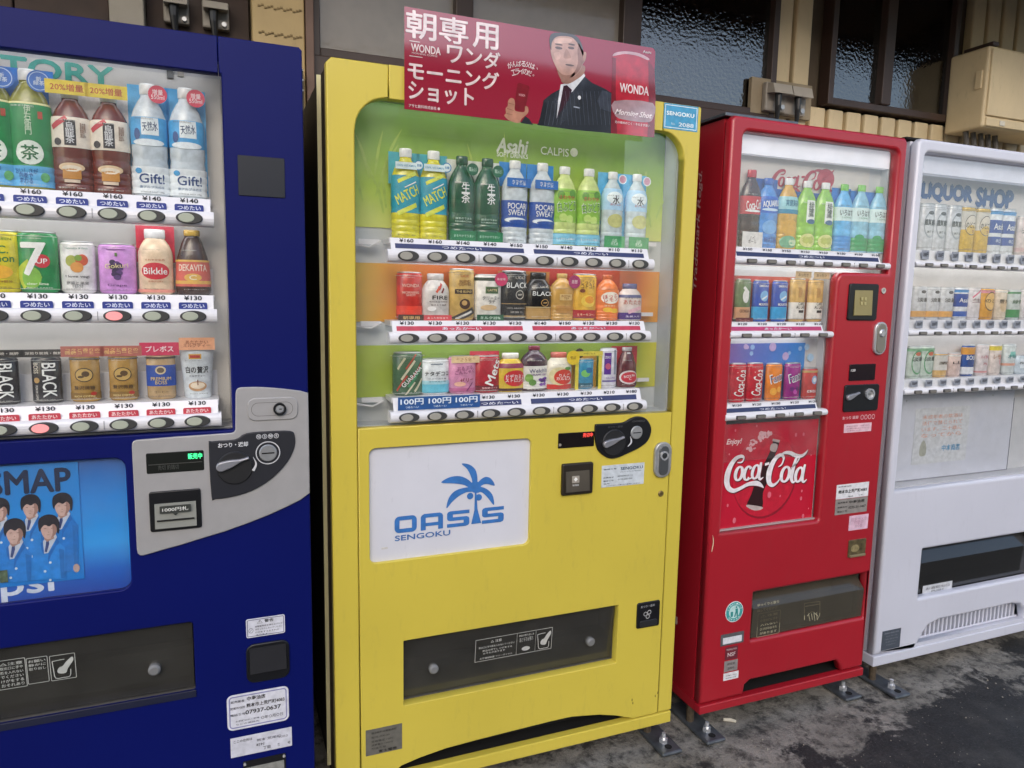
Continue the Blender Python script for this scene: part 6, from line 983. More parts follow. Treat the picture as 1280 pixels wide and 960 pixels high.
def band_poster():
    Y = -.035 + .0118; z = ZM(0, 560, 4.8); r_ = W(z([(485, 400)])[0], Y).x; zt = W(z([(300, 92)])[0], Y).z; zb = (W(z([(100, 826)])[0], Y).z + W(z([(470, 788)])[0], Y).z) / 2
    l_ = r_ - (zt - zb) * 1.36
    e = empty('poster', ((l_ + r_) / 2, Y, zb), 'bright blue poster of young men in blue suits on blue machine', 'poster')
    plate('sheet', rrect(l_, r_, zb, zt, 0), Y, .001, gradmat('poster_blue', [(0, '#1f80d8'), (.4, '#2a96ec'), (1, '#3a88d4')], 'Z', 0, zt - zb, .04, 4, rough=.3), e)
    MB().textpx('SMAP', z([(-75, 220)])[0], z([(420, 185)])[0], 29, Y - .0012, .04).build('lettering', ink('#1f2c4c'), e)
    def man(cx, cy, s, k, hand=None, tilt=0):
        k *= 7; dy = lambda n: Y - .0006 - .00006 * (k + n)
        def P(pts, n, c, name, sm=3): MB().poly(smooth_pts(PW(z([(cx + a * s, cy + b * s) for a, b in pts]), Y), sm) if sm else PW(z([(cx + a * s, cy + b * s) for a, b in pts]), Y), dy(n)).build(name, ink(c), e)
        bot = max(2, (815 - cy - (cx * .08)) / s)
        P([(-12, 52), (-60, 80), (-88, 110), (-100, min(bot, 400)), (95, min(bot, 400) - 10), (95, 110), (62, 75), (30, 48)], 1, ['#2483da', '#2a8ae0', '#207cd2'][k % 3], 'suit_print', 0)
        P([(-18, 50), (42, 30), (48, 45), (-2, 135), (-25, 140), (-32, 70)], 2, '#c6cfdf', 'shirt_print', 0)
        P([(-14, 70), (2, 66), (4, 85), (-10, 132), (-22, 128), (-16, 88)], 3, '#3a4a80', 'tie_print', 0)
        P([(-26, 20), (26, 14), (32, 52), (-8, 72), (-24, 58)], 4, '#b08a7c', 'neck_print', 0)
        P([(-46, -20), (-38, -46), (0, -56), (40, -46), (50, -10), (40, 28), (14, 54), (-16, 54), (-38, 26)], 5, '#d2afa4', 'face_print')
        P([(-50, 16), (-60, -20), (-52, -62), (-8, -84), (38, -76), (62, -38), (58, 22), (49, 18), (44, -14), (26, -30), (4, -16), (-22, -24), (-42, -4)], 6, '#25222c', 'hair_print')
        P([(22, -34), (44, -20), (48, 0), (38, 30), (14, 52), (24, 20)], 5.4, '#a47f74', 'face_shade'); P([(48, 46), (30, 90), (0, 140), (-4, 200), (12, 150), (44, 95), (62, 76)], 2.4, '#1a6cc0', 'lapel_print', 0); P([(-34, 66), (-30, 110), (-26, 150), (-40, 120), (-46, 80)], 2.4, '#1a6cc0', 'lapel_print', 0); P([(60, 110), (90, 120), (92, min(bot, 400) - 12), (72, min(bot, 400) - 12), (66, 220)], 1.5, '#1d72c2', 'sleeve_shade', 0)
        f = MB()
        for a, b, w, h in ((-20, -4, 8, 2), (20, -6, 8, 2), (-2, 32, 9, 1.6), (0, 16, 4, 1.4)): q = W(z([(cx + a * s, cy + b * s)])[0], Y); q2 = W(z([(cx + (a + w) * s, cy + (b - h) * s)])[0], Y); f.poly(ell(q.x, q.z, abs(q2.x - q.x), abs(q2.z - q.z), 10), dy(6.6))
        f.build('face_lines', ink('#5a3c38'), e)
        for a, b in ((10, 190), (-20, 240), (10, 290)):
            if b * s + cy < 790: q = W(z([(cx + a * s, cy + b * s)])[0], Y); MB().poly(ell(q.x, q.z, .0024, .0026, 10), dy(6.3)).build('button_print', ink('#cfe0ee'), e)
        if hand: q = W(z([hand])[0], Y); MB().poly(ell(q.x, q.z, .006, .009, 14), dy(6.8)).build('hand_print', ink('#c0a49c'), e)
    man(-2, 380, .98, 0); man(183, 360, 1.0, 1); man(374, 350, 1.0, 2, hand=(460, 718)); man(88, 512, 1.1, 3); man(293, 485, 1.05, 4)
    q = rect_px(z([(0, 735), (48, 725), (50, 800), (0, 806)]), Y); MB().box(q[0], q[1], Y - .004, Y - .0032, q[2], q[3]).build('photo_inset', mat('inset_print', '#5a6a52', rough=.4, var=.6, scale=120), e)
band_poster()
# ------------------------------------------------------------------ script logo drawn with a pen of changing width (units: zoom pixels of the ad panel)
def script_logo(b, f, y, unit):
    """Spencerian cola wordmark; f maps logo coordinates to (x,z)"""
    S = lambda pts: b.stroke([f(p[0], p[1]) + (p[2] * unit,) for p in pts], y, 6)
    S([(236, 356, 5), (232, 340, 13), (214, 337, 16), (186, 352, 20), (158, 390, 26), (139, 440, 31), (133, 490, 30), (145, 528, 25), (175, 543, 20), (215, 528, 17), (262, 504, 18), (310, 498, 24), (338, 510, 16), (354, 525, 3)])
    S([(196, 374, 4), (222, 372, 8), (236, 352, 7)])
    def o(cx, cy, rx, ry, w0=15, w1=8, sl=10, a0=0, a1=360, n=14):
        pts = []
        for k in range(n + 1):
            t = math.radians(a0 + (a1 - a0) * k / n); pts.append((cx + rx * math.cos(t) - sl * math.sin(t) * -1 * (-1), cy - ry * math.sin(t), w1 + (w0 - w1) * abs(math.cos(t))))
        S(pts)
    o(206, 440, 20, 40, 19, 8, -8); o(258, 438, 19, 40, 19, 8, -8, 40, 320); S([(272, 470, 7), (285, 462, 5), (292, 440, 4)])
    o(306, 430, 19, 40, 18, 8, -8); S([(340, 372, 12), (332, 410, 18), (325, 450, 18), (332, 474, 12), (352, 462, 4)]); S([(362, 386, 12), (388, 378, 12)])
    S([(470, 372, 5), (474, 345, 13), (460, 328, 16), (432, 342, 21), (404, 385, 28), (386, 440, 32), (386, 490, 26), (408, 510, 17), (438, 490, 9), (456, 460, 4)])
    S([(440, 400, 4), (462, 385, 9), (474, 352, 8)])
    S([(452, 334, 6), (478, 316, 13), (512, 316, 18), (548, 332, 19), (580, 334, 16), (604, 318, 11), (620, 296, 2)])
    o(484, 444, 23, 44, 20, 9, -9)
    S([(520, 405, 4), (548, 380, 7), (568, 345, 9), (562, 330, 9), (545, 360, 16), (528, 420, 21), (520, 466, 20), (530, 492, 12), (548, 478, 4)])
    o(566, 446, 20, 42, 19, 9, -9); S([(602, 385, 12), (592, 425, 18), (585, 465, 18), (592, 490, 12), (612, 474, 4)])
# ------------------------------------------------------------------ red machine
def red_machine():
    Y0 = 0.0; x0, x1 = 1.078, 1.744; zt = 1.822; zbase = .072; zd = .103
    e = empty('vending_machine', ((x0 + x1) / 2, .36, 0), 'narrow red drinks vending machine with cola bottle advertisement', 'vending machine')
    M = mat('red_paint', '#a61b28', rough=.36, var=.06, scale=2.5, coat=.25, dirt=.16, bump=.02, bscale=35)
    cab = MB().box(x0, x1 - .004, .150, .72, .10, zt - .004, bevel=.004).build('cabinet', M, e); sd = MB(); sd.box(x0 + .003, x0 + .012, .035, .149, zd, zt - .004); sd.box(x1 - .012, x1 - .002, .035, .149, zd, zt - .004); sd.box(x0 + .013, x1 - .013, .035, .149, zt - .016, zt - .004); sd.build('cabinet_side', M, e)
    z3 = ZM(880, 140, 4.8); z4 = ZM(880, 320, 4.8); z5 = ZM(880, 500, 4.8); z6 = ZM(840, 680, 4.0)
    wl = (W((926, 200), Y0).x + W((904, 660), Y0).x) / 2; zw = (W((934.7, 165.2), Y0).z + W((1080, 180.8), Y0).z) / 2; wr = (W((1123, 200), Y0).x + W((1113, 330), Y0).x) / 2
    zc = W((1075, 341), Y0).z; wc = (W((1046, 365), Y0).x + W((1025, 640), Y0).x) / 2; zl = (W((903, 665.6), Y0).z + W((1023.7, 652), Y0).z) / 2
    r = .018; arc = lambda cx, cz, rr, a0, a1, n=6: [(cx + rr * math.cos(math.radians(a0 + (a1 - a0) * k / n)), cz + rr * math.sin(math.radians(a0 + (a1 - a0) * k / n))) for k in range(n + 1)]
    rc = .03
    hole = [(wl, zl), (wc - .01, zl)] + arc(wc - .01, zl + .01, .01, 270, 360) + [(wc, zc - rc)] + arc(wc + rc, zc - rc, rc, 180, 90) + [(wr, zc)] + arc(wr - r, zw - r, r, 0, 90) + arc(wl + r, zw - r, r, 90, 180)
    ch = rect_px(z6([(405, 242), (972, 150), (962, 370), (402, 478)]), Y0)
    k = PW(z6([(360, 735), (368, 700), (392, 688), (825, 578), (842, 590), (850, 612)]), Y0); zk = (k[2][1] + k[3][1]) / 2
    kick = [(k[0][0], zd), (k[0][0] + .004, zk - .012), (k[0][0] + .022, zk), (k[4][0] - .018, zk), (k[4][0] - .004, zk - .012), (k[5][0], zd)]
    plate('door', [(x0 + .002, zd)] + kick + [(x1, zd), (x1, zt - .012), (x1 - .012, zt), (x0 + .014, zt), (x0 + .002, zt - .012)], Y0, .034, M, e, holes=[hole, rrect(*ch, .002, 2)], bevel=.010, bseg=4)
    MB().box(x0, x1 - .001, -.004, .022, zbase, zd - .004, bevel=.003).build('base_rail', M, e); MB().box(x0 + .001, x0 + .02, .023, .70, zbase, zd - .001).build('base_side', M, e); MB().box(x0 + .021, x1 - .004, .023, .70, zbase, zd - .008).build('base', M_dark, e)  # base block coloured near-black for the shade inside the kick opening
    MB().box(x0 + .02, x1 - .02, .090, .094, zd, .30).build('kick_shade', M_dark, e)  # near-black sheet carries the same painted shade further back
    MB().box(x0 - .006, x0 + .25, .02, .30, zt + .0005, zt + .010, bevel=.002).build('top_plate', M_galv, e)
    # display box
    yb = .062; Ml = mat('red_liner', '#c4c4c6', rough=.5, var=.05)
    b = MB(); b.box(wl - .006, wl, .0345, yb, zl, zw); b.box(wr, wr + .006, .0345, yb, zc, zw); b.box(wl, wr, .0345, yb, zw, zw + .006); b.box(wc, wc + .006, .0345, yb, zl, zc - .007); b.box(wc, wr, .0345, yb, zc - .006, zc); b.box(wl - .006, wr + .006, yb, yb + .006, zl, zw + .006); b.box(wl, wc, .0345, yb, zl - .006, zl); b.build('display_liner', Ml, e)
    MB().box(wl + .001, wr - .001, .032, .052, zw - .052, zw - .001).build('lamp_cover', mat('lamp_cover', '#d9d8e0', rough=.4, emit=.22), e)
    bk = lambda n, za, zb, xa, xb, m: MB().box(xa, xb, yb - .003, yb - .0005, za, zb).build(n, m, e)
    zr = [[W((L[0], L[1]), Y0).z for L in ((920, 330), (914, 423), (908, 526))][i] for i in range(3)]
    bk('back_panel', zr[0], zw - .001, wl + .001, wr - .05, mat('red_back', '#cfc8c2', rough=.5, var=.05))
    bk('back_print', zr[1], zr[0] - .03, wl + .001, wc - .05, gradmat('warm_print', [(0, '#8a3a3a'), (.3, '#b8323a'), (.6, '#c05040'), (1, '#d8a878')], 'X', -.3, .1, .2, 10))
    bk('back_print', zr[2], zr[1] - .02, wl + .001, wc - .05, gradmat('cool_print', [(0, '#8a5a9a'), (.35, '#5a68b8'), (.7, '#3a78c4'), (1, '#3a8acc')], 'X', -.3, .1, .12, 10))
    rnd = random.Random(4)
    for i in range(11):
        px_ = rnd.uniform(915, 1020); c = W((px_, rnd.uniform(432, 450)), yb); rr = rnd.uniform(.004, .014); plate('bokeh_print', ell(c.x, c.z, rr, rr, 16), yb - .0034 - .0001 * i, .0002, ink(['#8fb0dc', '#b8a0cc', '#a8c8e4'][i % 3]), e)
    lg = MB(); o3 = lambda x, yy: (lambda q: (q.x, q.z))(W((963.5 + (x - 130) / 490 * 78, 207 + (x - 130) / 490 * 6 + (yy - 300) / 245 * 34), yb)); script_logo(lg, o3, yb - .0045, .00048); lg.build('header_logo', ink('#a8283a'), e)
    c = W((1031, 224), yb); plate('header_disc', ell(c.x, c.z, .034, .030), yb - .0039, .0003, ink('#b03a48'), e)
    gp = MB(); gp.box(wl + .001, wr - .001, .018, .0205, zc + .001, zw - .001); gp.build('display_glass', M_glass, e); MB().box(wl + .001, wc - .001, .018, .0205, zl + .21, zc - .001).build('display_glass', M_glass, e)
    rows = [((920.6, 321, 331), (1113.7, 328.5, 336.5), z3([(285, 893)])[0][0], z3([(1058, 920)])[0][0], 8, (932, 310), (1092, 316), ['#2a3358']), ((914, 414.8, 423.5), (1042.5, 414.8, 422.5), z4([(255, 478)])[0][0], z4([(713, 475)])[0][0], 5, (927, 402), (1016, 402.5), ['#b03a68']), ((908, 518, 526.7), (1035, 512, 520), z5([(222, 108)])[0][0], z5([(677, 82)])[0][0], 5, (920, 503), (1010, 499), ['#2a3358'])]
    drinks = [[('coke', 934.6, 212), ('aquarius', 955.8, 222.5), ('soken', 981, 222.5), ('ayataka', 1004, 226), ('ayataka', 1026.5, 228.5), ('ilohas', 1049.8, 230), ('ilohasg', 1071, 231), ('ilohasg', 1093, 232)], [('georgia', 926.3, 348.5), ('emerald', 948.3, 350), ('emerald', 972, 352), ('cafeau', 994, 348), ('cafeau', 1016.5, 347)], [('cokecan', 919.6, 454), ('cokecan', 941, 455.5), ('fantao', 965, 454), ('fantag', 988, 453.5), ('redtea', 1010, 460)]]
    nm = ['top', 'middle', 'bottom']
    for i, (L, R, b0, b1, n, p0, p1, bars) in enumerate(rows):
        X0, X1, z0, z1, xs = rail(e, Y0 + .002, L, R, b0, b1, n, style='slot')
        zb = (W(p0, .03).z + W(p1, .03).z) / 2
        tray(e, Y0 + .002, X0 + .004, X1 - .028, z1, zb, yb - .004, ['¥150'] * n if i == 0 else ['¥120'] * n, xs, [(X0 + .012, X1 - .036, bars[0])], 'つめた〜い' if i != 1 else 'あったか〜い', ph=.007, z0=z0, lamp=1.2 if i < 2 else 0)
        place_drinks(drinks[i], Y0, zb, nm[i], 'red machine', 'sample drinks in the red machine', .043)
    # advertisement
    ya = .026; za = z1_ = W((908, 530), ya).z; ax0 = wl + .001; ax1 = W(z5([(668, 400)])[0], ya).x; adz1 = W((960, 527.5), ya).z; adz0 = zl + .004
    plate('ad_panel', rrect(ax0, ax1, adz0, adz1, 0), ya, .003, mat('ad_red', '#bf1b34', rough=.25, var=.07, scale=12, coat=.4), e)
    MB().box(ax1 + .001, wc - .001, ya + .01, ya + .013, adz0, adz1).build('ad_frame', mat('ad_frame_grey', '#a9a3a2', rough=.4), e); MB().box(ax0, wc - .001, .016, ya + .012, zl + .0005, zl + .004).build('ad_ledge', mat('ad_frame_grey', '#a9a3a2'), e)
    F = lambda x, yy: (lambda q: (q.x, q.z))(W(z5([(x, yy)])[0], ya)); F2 = lambda pts: [F(*p) for p in pts]
    un = (F(620, 400)[0] - F(130, 400)[0]) / 490
    sh = MB(); sh.poly(ell(*F(370, 460), un * 190, un * 205, 40), ya - .0004); sh.build('disc_shade', ink('#8f1226'), e)
    d2 = MB(); d2.poly(ell(*F(366, 450), un * 187, un * 202, 40), ya - .0006); d2.build('disc_print', ink('#bd1a32'), e)
    bt = MB(); bt.poly(smooth_pts(F2([(418, 238), (450, 248), (438, 300), (418, 350), (400, 420), (375, 500), (352, 560), (350, 640), (300, 660), (255, 635), (285, 560), (310, 480), (350, 400), (385, 330), (405, 285)]), 3), ya - .0008); bt.build('bottle_print', ink('#2e0f12'), e)
    bt = MB(); bt.poly(F2([(412, 232), (455, 240), (450, 255), (408, 246)]), ya - .0010); bt.poly(smooth_pts(F2([(405, 262), (440, 268), (428, 310), (395, 300)]), 3), ya - .0010); bt.poly(smooth_pts(F2([(262, 628), (345, 640), (345, 655), (300, 662), (255, 640)]), 3), ya - .0010); bt.build('bottle_glint', ink('#b9a8a4'), e)['kind'] = 'stuff'
    sp = MB(); rnd = random.Random(9)
    for i in range(38):
        t = rnd.random(); x = 265 + 150 * t + rnd.uniform(-12, 12); yy = 290 - 95 * math.sin(t * 1.7) + rnd.uniform(-20, 28); sp.dy -= 2e-5; sp.poly(ell(*F(x, yy), un * rnd.uniform(4, 13), un * rnd.uniform(4, 11), 10, rnd.uniform(0, 3)), ya - .0008)
    sp.build('splash_print', ink('#dcaab0'), e)
    dr = MB()
    for x, yy, r_ in ((315, 155, 6), (187, 182, 7), (550, 208, 10), (596, 205, 9), (150, 325, 5), (390, 568, 16), (455, 575, 6), (585, 545, 7), (580, 590, 10), (140, 632, 8), (180, 722, 14), (592, 695, 11), (405, 738, 7), (625, 650, 4), (640, 330, 5)): dr.dy -= 2e-5; dr.poly(ell(*F(x, yy), un * r_ * .7, un * r_, 12), ya - .0012)
    dr.build('droplet_print', ink('#d8687a'), e)['kind'] = 'stuff'
    A = MB(); script_logo(A, lambda x, yy: F(x + 6, yy + 7), ya - .0011, un); A.build('logo_shade', ink('#5c0f1c'), e)
    A = MB(); script_logo(A, F, ya - .0027, un); A.build('cola_logo', ink('#e6dfe2'), e)
    MB().textpx('Enjoy!', z5([(135, 262)])[0], z5([(228, 244)])[0], 9, ya - .0012, .02, .25).build('ad_lettering', ink('#ecd4d6'), e)
    # controls on the right
    q = rect_px(z4([(872, 165), (1040, 168), (1030, 388), (852, 384)]), Y0); ns = plate('note_slot', rrect(*q, .007), -.006, .012, M_black, e, bevel=.003); w, h = q[1] - q[0], q[3] - q[2]
    MB().xprism([(-.010, q[2] + h * .14), (-.006, q[2] + h * .12), (-.0055, q[2] + h * .82), (-.0065, q[2] + h * .82)], q[0] + w * .17, q[1] - w * .22).build('slot_mouth', mat('slot_olive', '#8f8456', rough=.4, var=.1), ns)
    mm = MB(); cx, cz = q[0] + w * .46, q[2] + h * .52
    for dx, dz in ((-.008, .008), (.006, .008), (-.008, -.006), (.006, -.006)): mm.poly(rrect(cx + dx - .004, cx + dx + .005, cz + dz - .005, cz + dz + .005, .001, 2), -.0105)
    mm.build('slot_icon', ink('#b3a976'), ns)
    c = W(z4([(1075, 208)])[0], Y0); k_ = MB().ring((c.x, c.z), .006, .009, -.003, .001).build('key_ring', M_chrome, e); MB().disc((c.x, c.z), .006, -.002, .001, n=16).build('keyhole', M_steel, k_)
    q = rect_px(z4([(1018, 395), (1092, 395), (1078, 590), (1006, 592)]), Y0); lp = plate('lock_handle', rrect(*q, (q[1] - q[0]) * .48, 8), -.008, .009, M_chrome, e, bevel=.002); w, h = q[1] - q[0], q[3] - q[2]; plate('lock_tongue', rrect(q[0] + w * .16, q[1] - w * .16, q[2] + h * .06, q[3] - h * .06, w * .32, 8), -.011, .004, mat('tongue_steel', '#8b877c', rough=.4, metal=.4), lp, bevel=.001); MB().disc(((q[0] + q[1]) / 2, q[2] + h * .66), w * .24, -.016, -.010, n=20, ry_taper=.003).build('lock_barrel', M_chrome, lp)
    q = rect_px(z4([(872, 650), (1026, 646), (1022, 744), (866, 748)]), Y0); dp = plate('price_display', rrect(*q, .003), -.003, .006, mat('display_red_black', '#1f1418', rough=.2), e, bevel=.001); MB().textpx('120', z4([(882, 686)])[0], z4([(910, 685)])[0], 3, -.0036, .02).build('lettering', ink('#d8d4d4'), dp)
    q = rect_px(z4([(838, 775), (1045, 766), (1038, 925), (832, 935)]), Y0); cm = plate('coin_unit', rrect(*q, .008), -.005, .008, M_black, e, bevel=.002)
    coin_lever(e, cm, -.014, z4([(876, 852)])[0], z4([(940, 822)])[0], .017, .006, mat('lever_silver', '#a2a2a8')); c = W(z4([(992, 828)])[0], -.005); MB().ring((c.x, c.z), .0125, .018, -.011, -.004).build('slot_ring', M_chrome, cm); MB().disc((c.x, c.z), .0125, -.006, -.004, n=20).build('coin_slot', M_steel, cm); MB().box(c.x - .008, c.x + .008, -.0066, -.0058, c.z - .001, c.z + .001).build('slit', M_dark, cm)
    MB().textpx('おつり 返却', z5([(832, 110)])[0], z5([(926, 102)])[0], 4, -.0006, .03).build('panel_lettering', ink('#e4c0c4'), e); MB().textpx('○○○○', z5([(940, 105)])[0], z5([(1025, 97)])[0], 6, -.0006, .0).build('panel_lettering', ink('#e4c0c4'), e)
    sticker(e, -.0007, z5([(840, 148), (1006, 132), (1003, 184), (840, 200)]), '#e0bcc6', [('商品の補充・釣銭切れ', '#b07a88', .5, .72, .85, .14), ('故障の際はこちらへ', '#b07a88', .5, .45, .8, .14), ('ご連絡ください', '#b07a88', .4, .2, .55, .14)])
    sticker(e, -.0007, z5([(797, 512), (990, 489), (985, 575), (792, 598)]), '#dedde0', [('販売者住所', '#4a4a50', .25, .85, .4, .09), ('熊本市上荒尾町4083', BK, .5, .50, .88, .26, .02), ('電話', '#6a6a70', .45, .12, .16, .1), ('番号', '#6a6a70', .75, .14, .14, .1)])
    sticker(e, -.0008, z5([(790, 602), (983, 577), (976, 668), (784, 692)]), '#8f8984', [('販売業者', '#2a2826', .22, .78, .3, .11), ('営業住所', '#2a2826', .22, .48, .3, .11), ('電話番号', '#2a2826', .22, .20, .3, .11), ('中寿油店', '#141312', .66, .76, .48, .2, .02), ('0225-21-1467', '#141312', .68, .40, .54, .16, .02)])
    sticker(e, -.0007, z5([(872, 697), (987, 682), (982, 770), (868, 785)]), '#dcb9ca', [('防犯カメラ\n作動中\n110番', '#b48aa0', .5, .5, .8, .7, .0)])
    q = rect_px(z5([(866, 842), (968, 828), (962, 930), (860, 942)]), Y0); cp = plate('coin_return', rrect(*q, .003), -.004, .006, mat('return_olive', '#5c5138', rough=.3, var=.5, scale=60), e, bevel=.001); w, h = q[1] - q[0], q[3] - q[2]; MB().box(q[0] + w * .06, q[1] - w * .06, -.010, -.0035, q[2] + h * .02, q[2] + h * .14, bevel=.001).build('coin_lip', mat('lip_brass', '#9c8e6c', rough=.35, metal=.4), cp); plate('coin_cup', ell(q[0] + w * .36, q[2] + h * .5, w * .24, h * .22), -.0046, .0006, mat('cup_brass', '#8d805a', rough=.4, var=.3, scale=80), cp)
    # delivery box with projecting smoked cover
    liner(e, ch[0] + .001, ch[1] - .001, ch[2] + .001, ch[3] - .001, .0345, .14, m=M_chutein, name='chute'); H = ch[3] - ch[2]
    cov = glassmat('brown_cover', tint=(.42, .40, .34), rough=.15, ior=1.6, dust_haze=.16, even=.75, dcol=(.38, .34, .26))
    MB().xprism([(.008, ch[2] + .003), (.012, ch[2] + .003), (.008, ch[2] + H * .62), (.062, ch[3] - .004), (.060, ch[3] - .001), (.004, ch[2] + H * .64)], ch[0] + .004, ch[1] - .004).build('flap', cov, e)
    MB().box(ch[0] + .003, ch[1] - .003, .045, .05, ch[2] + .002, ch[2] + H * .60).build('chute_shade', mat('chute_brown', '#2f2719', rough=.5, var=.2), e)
    fr = MB(); fy = .0066; q = rect_px(z6([(425, 350), (540, 330), (540, 445), (428, 466)]), fy); w, h = q[1] - q[0], q[3] - q[2]; me = curve_mesh([rrect(*q, .003, 3), rrect(q[0] + .0012, q[1] - .0012, q[2] + .0012, q[3] - .0012, .002, 3)], 0, 0); fr.add([(v.co.x, fy, v.co.y) for v in me.vertices], [tuple(p.vertices) for p in me.polygons])
    for k_, s in enumerate(['⚠注意', '○ 取出口に手を', '　 入れない', '○ けがのおそれ', '　 があります']): fr.text(s, q[0] + w * .5, q[3] - h * (.14 + .18 * k_), w * .75, h * .11, fy - .0002, .01)
    fr.textpx('ゆっくりと取り', z6([(428, 305)])[0], z6([(535, 290)])[0], 3.6, fy - .0002, .02); fr.textpx('出してください', z6([(428, 328)])[0], z6([(525, 322)])[0], 3.6, fy - .0002, .02); fr.build('flap_lettering', ink('#b5ad90'), e)
    ic = MB(); G = lambda pts: PW(z6(pts), fy)
    for a, b_ in (((662, 297), (740, 287)), ((740, 287), (738, 355)), ((738, 355), (725, 380)), ((662, 297), (662, 380)), ((665, 312), (738, 300))): A_, B_ = W(z6([a])[0], fy), W(z6([b_])[0], fy); ic.stroke([(A_.x, A_.z, .0022), (B_.x, B_.z, .0022)], fy - .0002, 1)
    for k_ in range(4): a = W(z6([(690 + k_ * 12, 385 - (k_ % 2) * 6)])[0], fy); b_ = W(z6([(680 + k_ * 14, 348 - 6 * math.sin(k_))])[0], fy); ic.stroke([(a.x, a.z, .0018), (b_.x, b_.z + .004, .0022)], fy - .0002, 1)
    a = W(z6([(675, 360)])[0], fy); m_ = W(z6([(700, 338)])[0], fy); b_ = W(z6([(728, 360)])[0], fy); ic.stroke([(a.x, a.z, .0022), (m_.x, m_.z, .0022), (b_.x, b_.z, .0022)], fy - .0002, 4); ic.build('flap_icon', ink('#b5ad90'), e)
    # round recycling sign and stickers on the left
    c = W(z6([(311, 338)])[0], Y0); R_ = .033; rs = plate('round_sign', ell(c.x, c.z, R_, R_, 36), -.0008, .001, ink('#d9dede'), e); plate('sign_ring', ell(c.x, c.z, R_ * .93, R_ * .93, 36), -.0012, .0004, ink('#3a9a98'), rs, holes=[ell(c.x, c.z, R_ * .62, R_ * .62, 30)]); plate('sign_face', ell(c.x, c.z, R_ * .62, R_ * .62, 30), -.0011, .0003, ink('#bcdcd8'), rs)
    g = MB(); hx, hz = c.x + R_ * .2, c.z; g.poly(ell(hx, hz + R_ * .42, R_ * .1, R_ * .1, 12), -.0016); g.poly([(hx - R_ * .12, hz + R_ * .28), (hx + R_ * .16, hz + R_ * .28), (hx + R_ * .2, hz - R_ * .1), (hx + R_ * .22, hz - R_ * .5), (hx + R_ * .08, hz - R_ * .5), (hx + R_ * .02, hz - R_ * .12), (hx - R_ * .08, hz - R_ * .5), (hx - R_ * .22, hz - R_ * .5), (hx - R_ * .08, hz)], -.0016); g.poly(rrect(c.x - R_ * .42, c.x - R_ * .14, c.z - R_ * .45, c.z + R_ * .05, .002), -.0016); g.build('sign_figure', ink('#2f8a88'), rs)
    T = MB()
    for i, chh in enumerate('くうきかん・びんは'): t = math.radians(160 - i * 17.5); T.text(chh, c.x + R_ * .78 * math.cos(t), c.z + R_ * .78 * math.sin(t), R_ * .17, R_ * .17, -.0017, .02, 0, t - math.pi / 2)
    for i, chh in enumerate('リサイクル'): t = math.radians(225 + i * 22); T.text(chh, c.x + R_ * .78 * math.cos(t), c.z + R_ * .78 * math.sin(t), R_ * .2, R_ * .2, -.0017, .02, 0, t + math.pi / 2)
    T.build('lettering', ink('#e6efee'), rs)
    p = sticker(e, -.0008, z6([(243, 456), (362, 434), (356, 492), (244, 512)]), '#5c5a5c', [], r=.002); sticker(e, -.0014, z6([(255, 470), (350, 456), (348, 486), (255, 502)]), '#dcdce0', [])
    sticker(e, -.0008, z6([(266, 520), (330, 506), (328, 570), (266, 582)]), '#6f2b36', [('INSPECTED', '#c9b4b4', .5, .8, .8, .12), ('NSF', '#d8c4c4', .5, .4, .6, .3, .03)]); sticker(e, -.0009, z6([(260, 590), (328, 574), (328, 628), (262, 642)]), '#8d8583', [('認定証', '#4a4442', .5, .7, .6, .2), ('2009', '#4a4442', .5, .3, .5, .2)]); sticker(e, -.0008, z6([(257, 652), (333, 630), (332, 668), (257, 686)]), '#dcdadc', [('JVMA 10-3', '#7a7878', .5, .6, .7, .2), ('認定第0123号', '#7a7878', .5, .28, .7, .16)])
    a = W(z6([(200, 5)])[0], Y0); MB().stroke([(a.x, a.z + .03, .001), (a.x + .004, a.z + .01, .003), (a.x, a.z - .02, .0025)], -.0006).build('scratch', ink('#d8c9a8'), e)
    # lettering up the left flank
    L = MB(); vs, fs, asp = text_geo('Trademark Regd.', .01, .25); ya_, yb_ = .115, .135; zc_ = 1.52; ln = .34; L.add([(x0 - .0008, .125 + b2 * .022, zc_ + a2 * ln) for a2, b2 in vs], fs); L.build('side_lettering', ink('#c9a0a0'), e)
    q0 = WX((848, 838), x0); MB().box(x0 - .0008, x0, .13, .23, .30, .325).build('side_sticker', ink('#c4b4ae'), e)
    foot(x0 + .03, Y0, zbase, 'steel anchor foot under left corner of red machine'); foot(x1 - .055, Y0 + .03, zbase, 'shiny anchor foot under right corner of red machine')
red_machine()
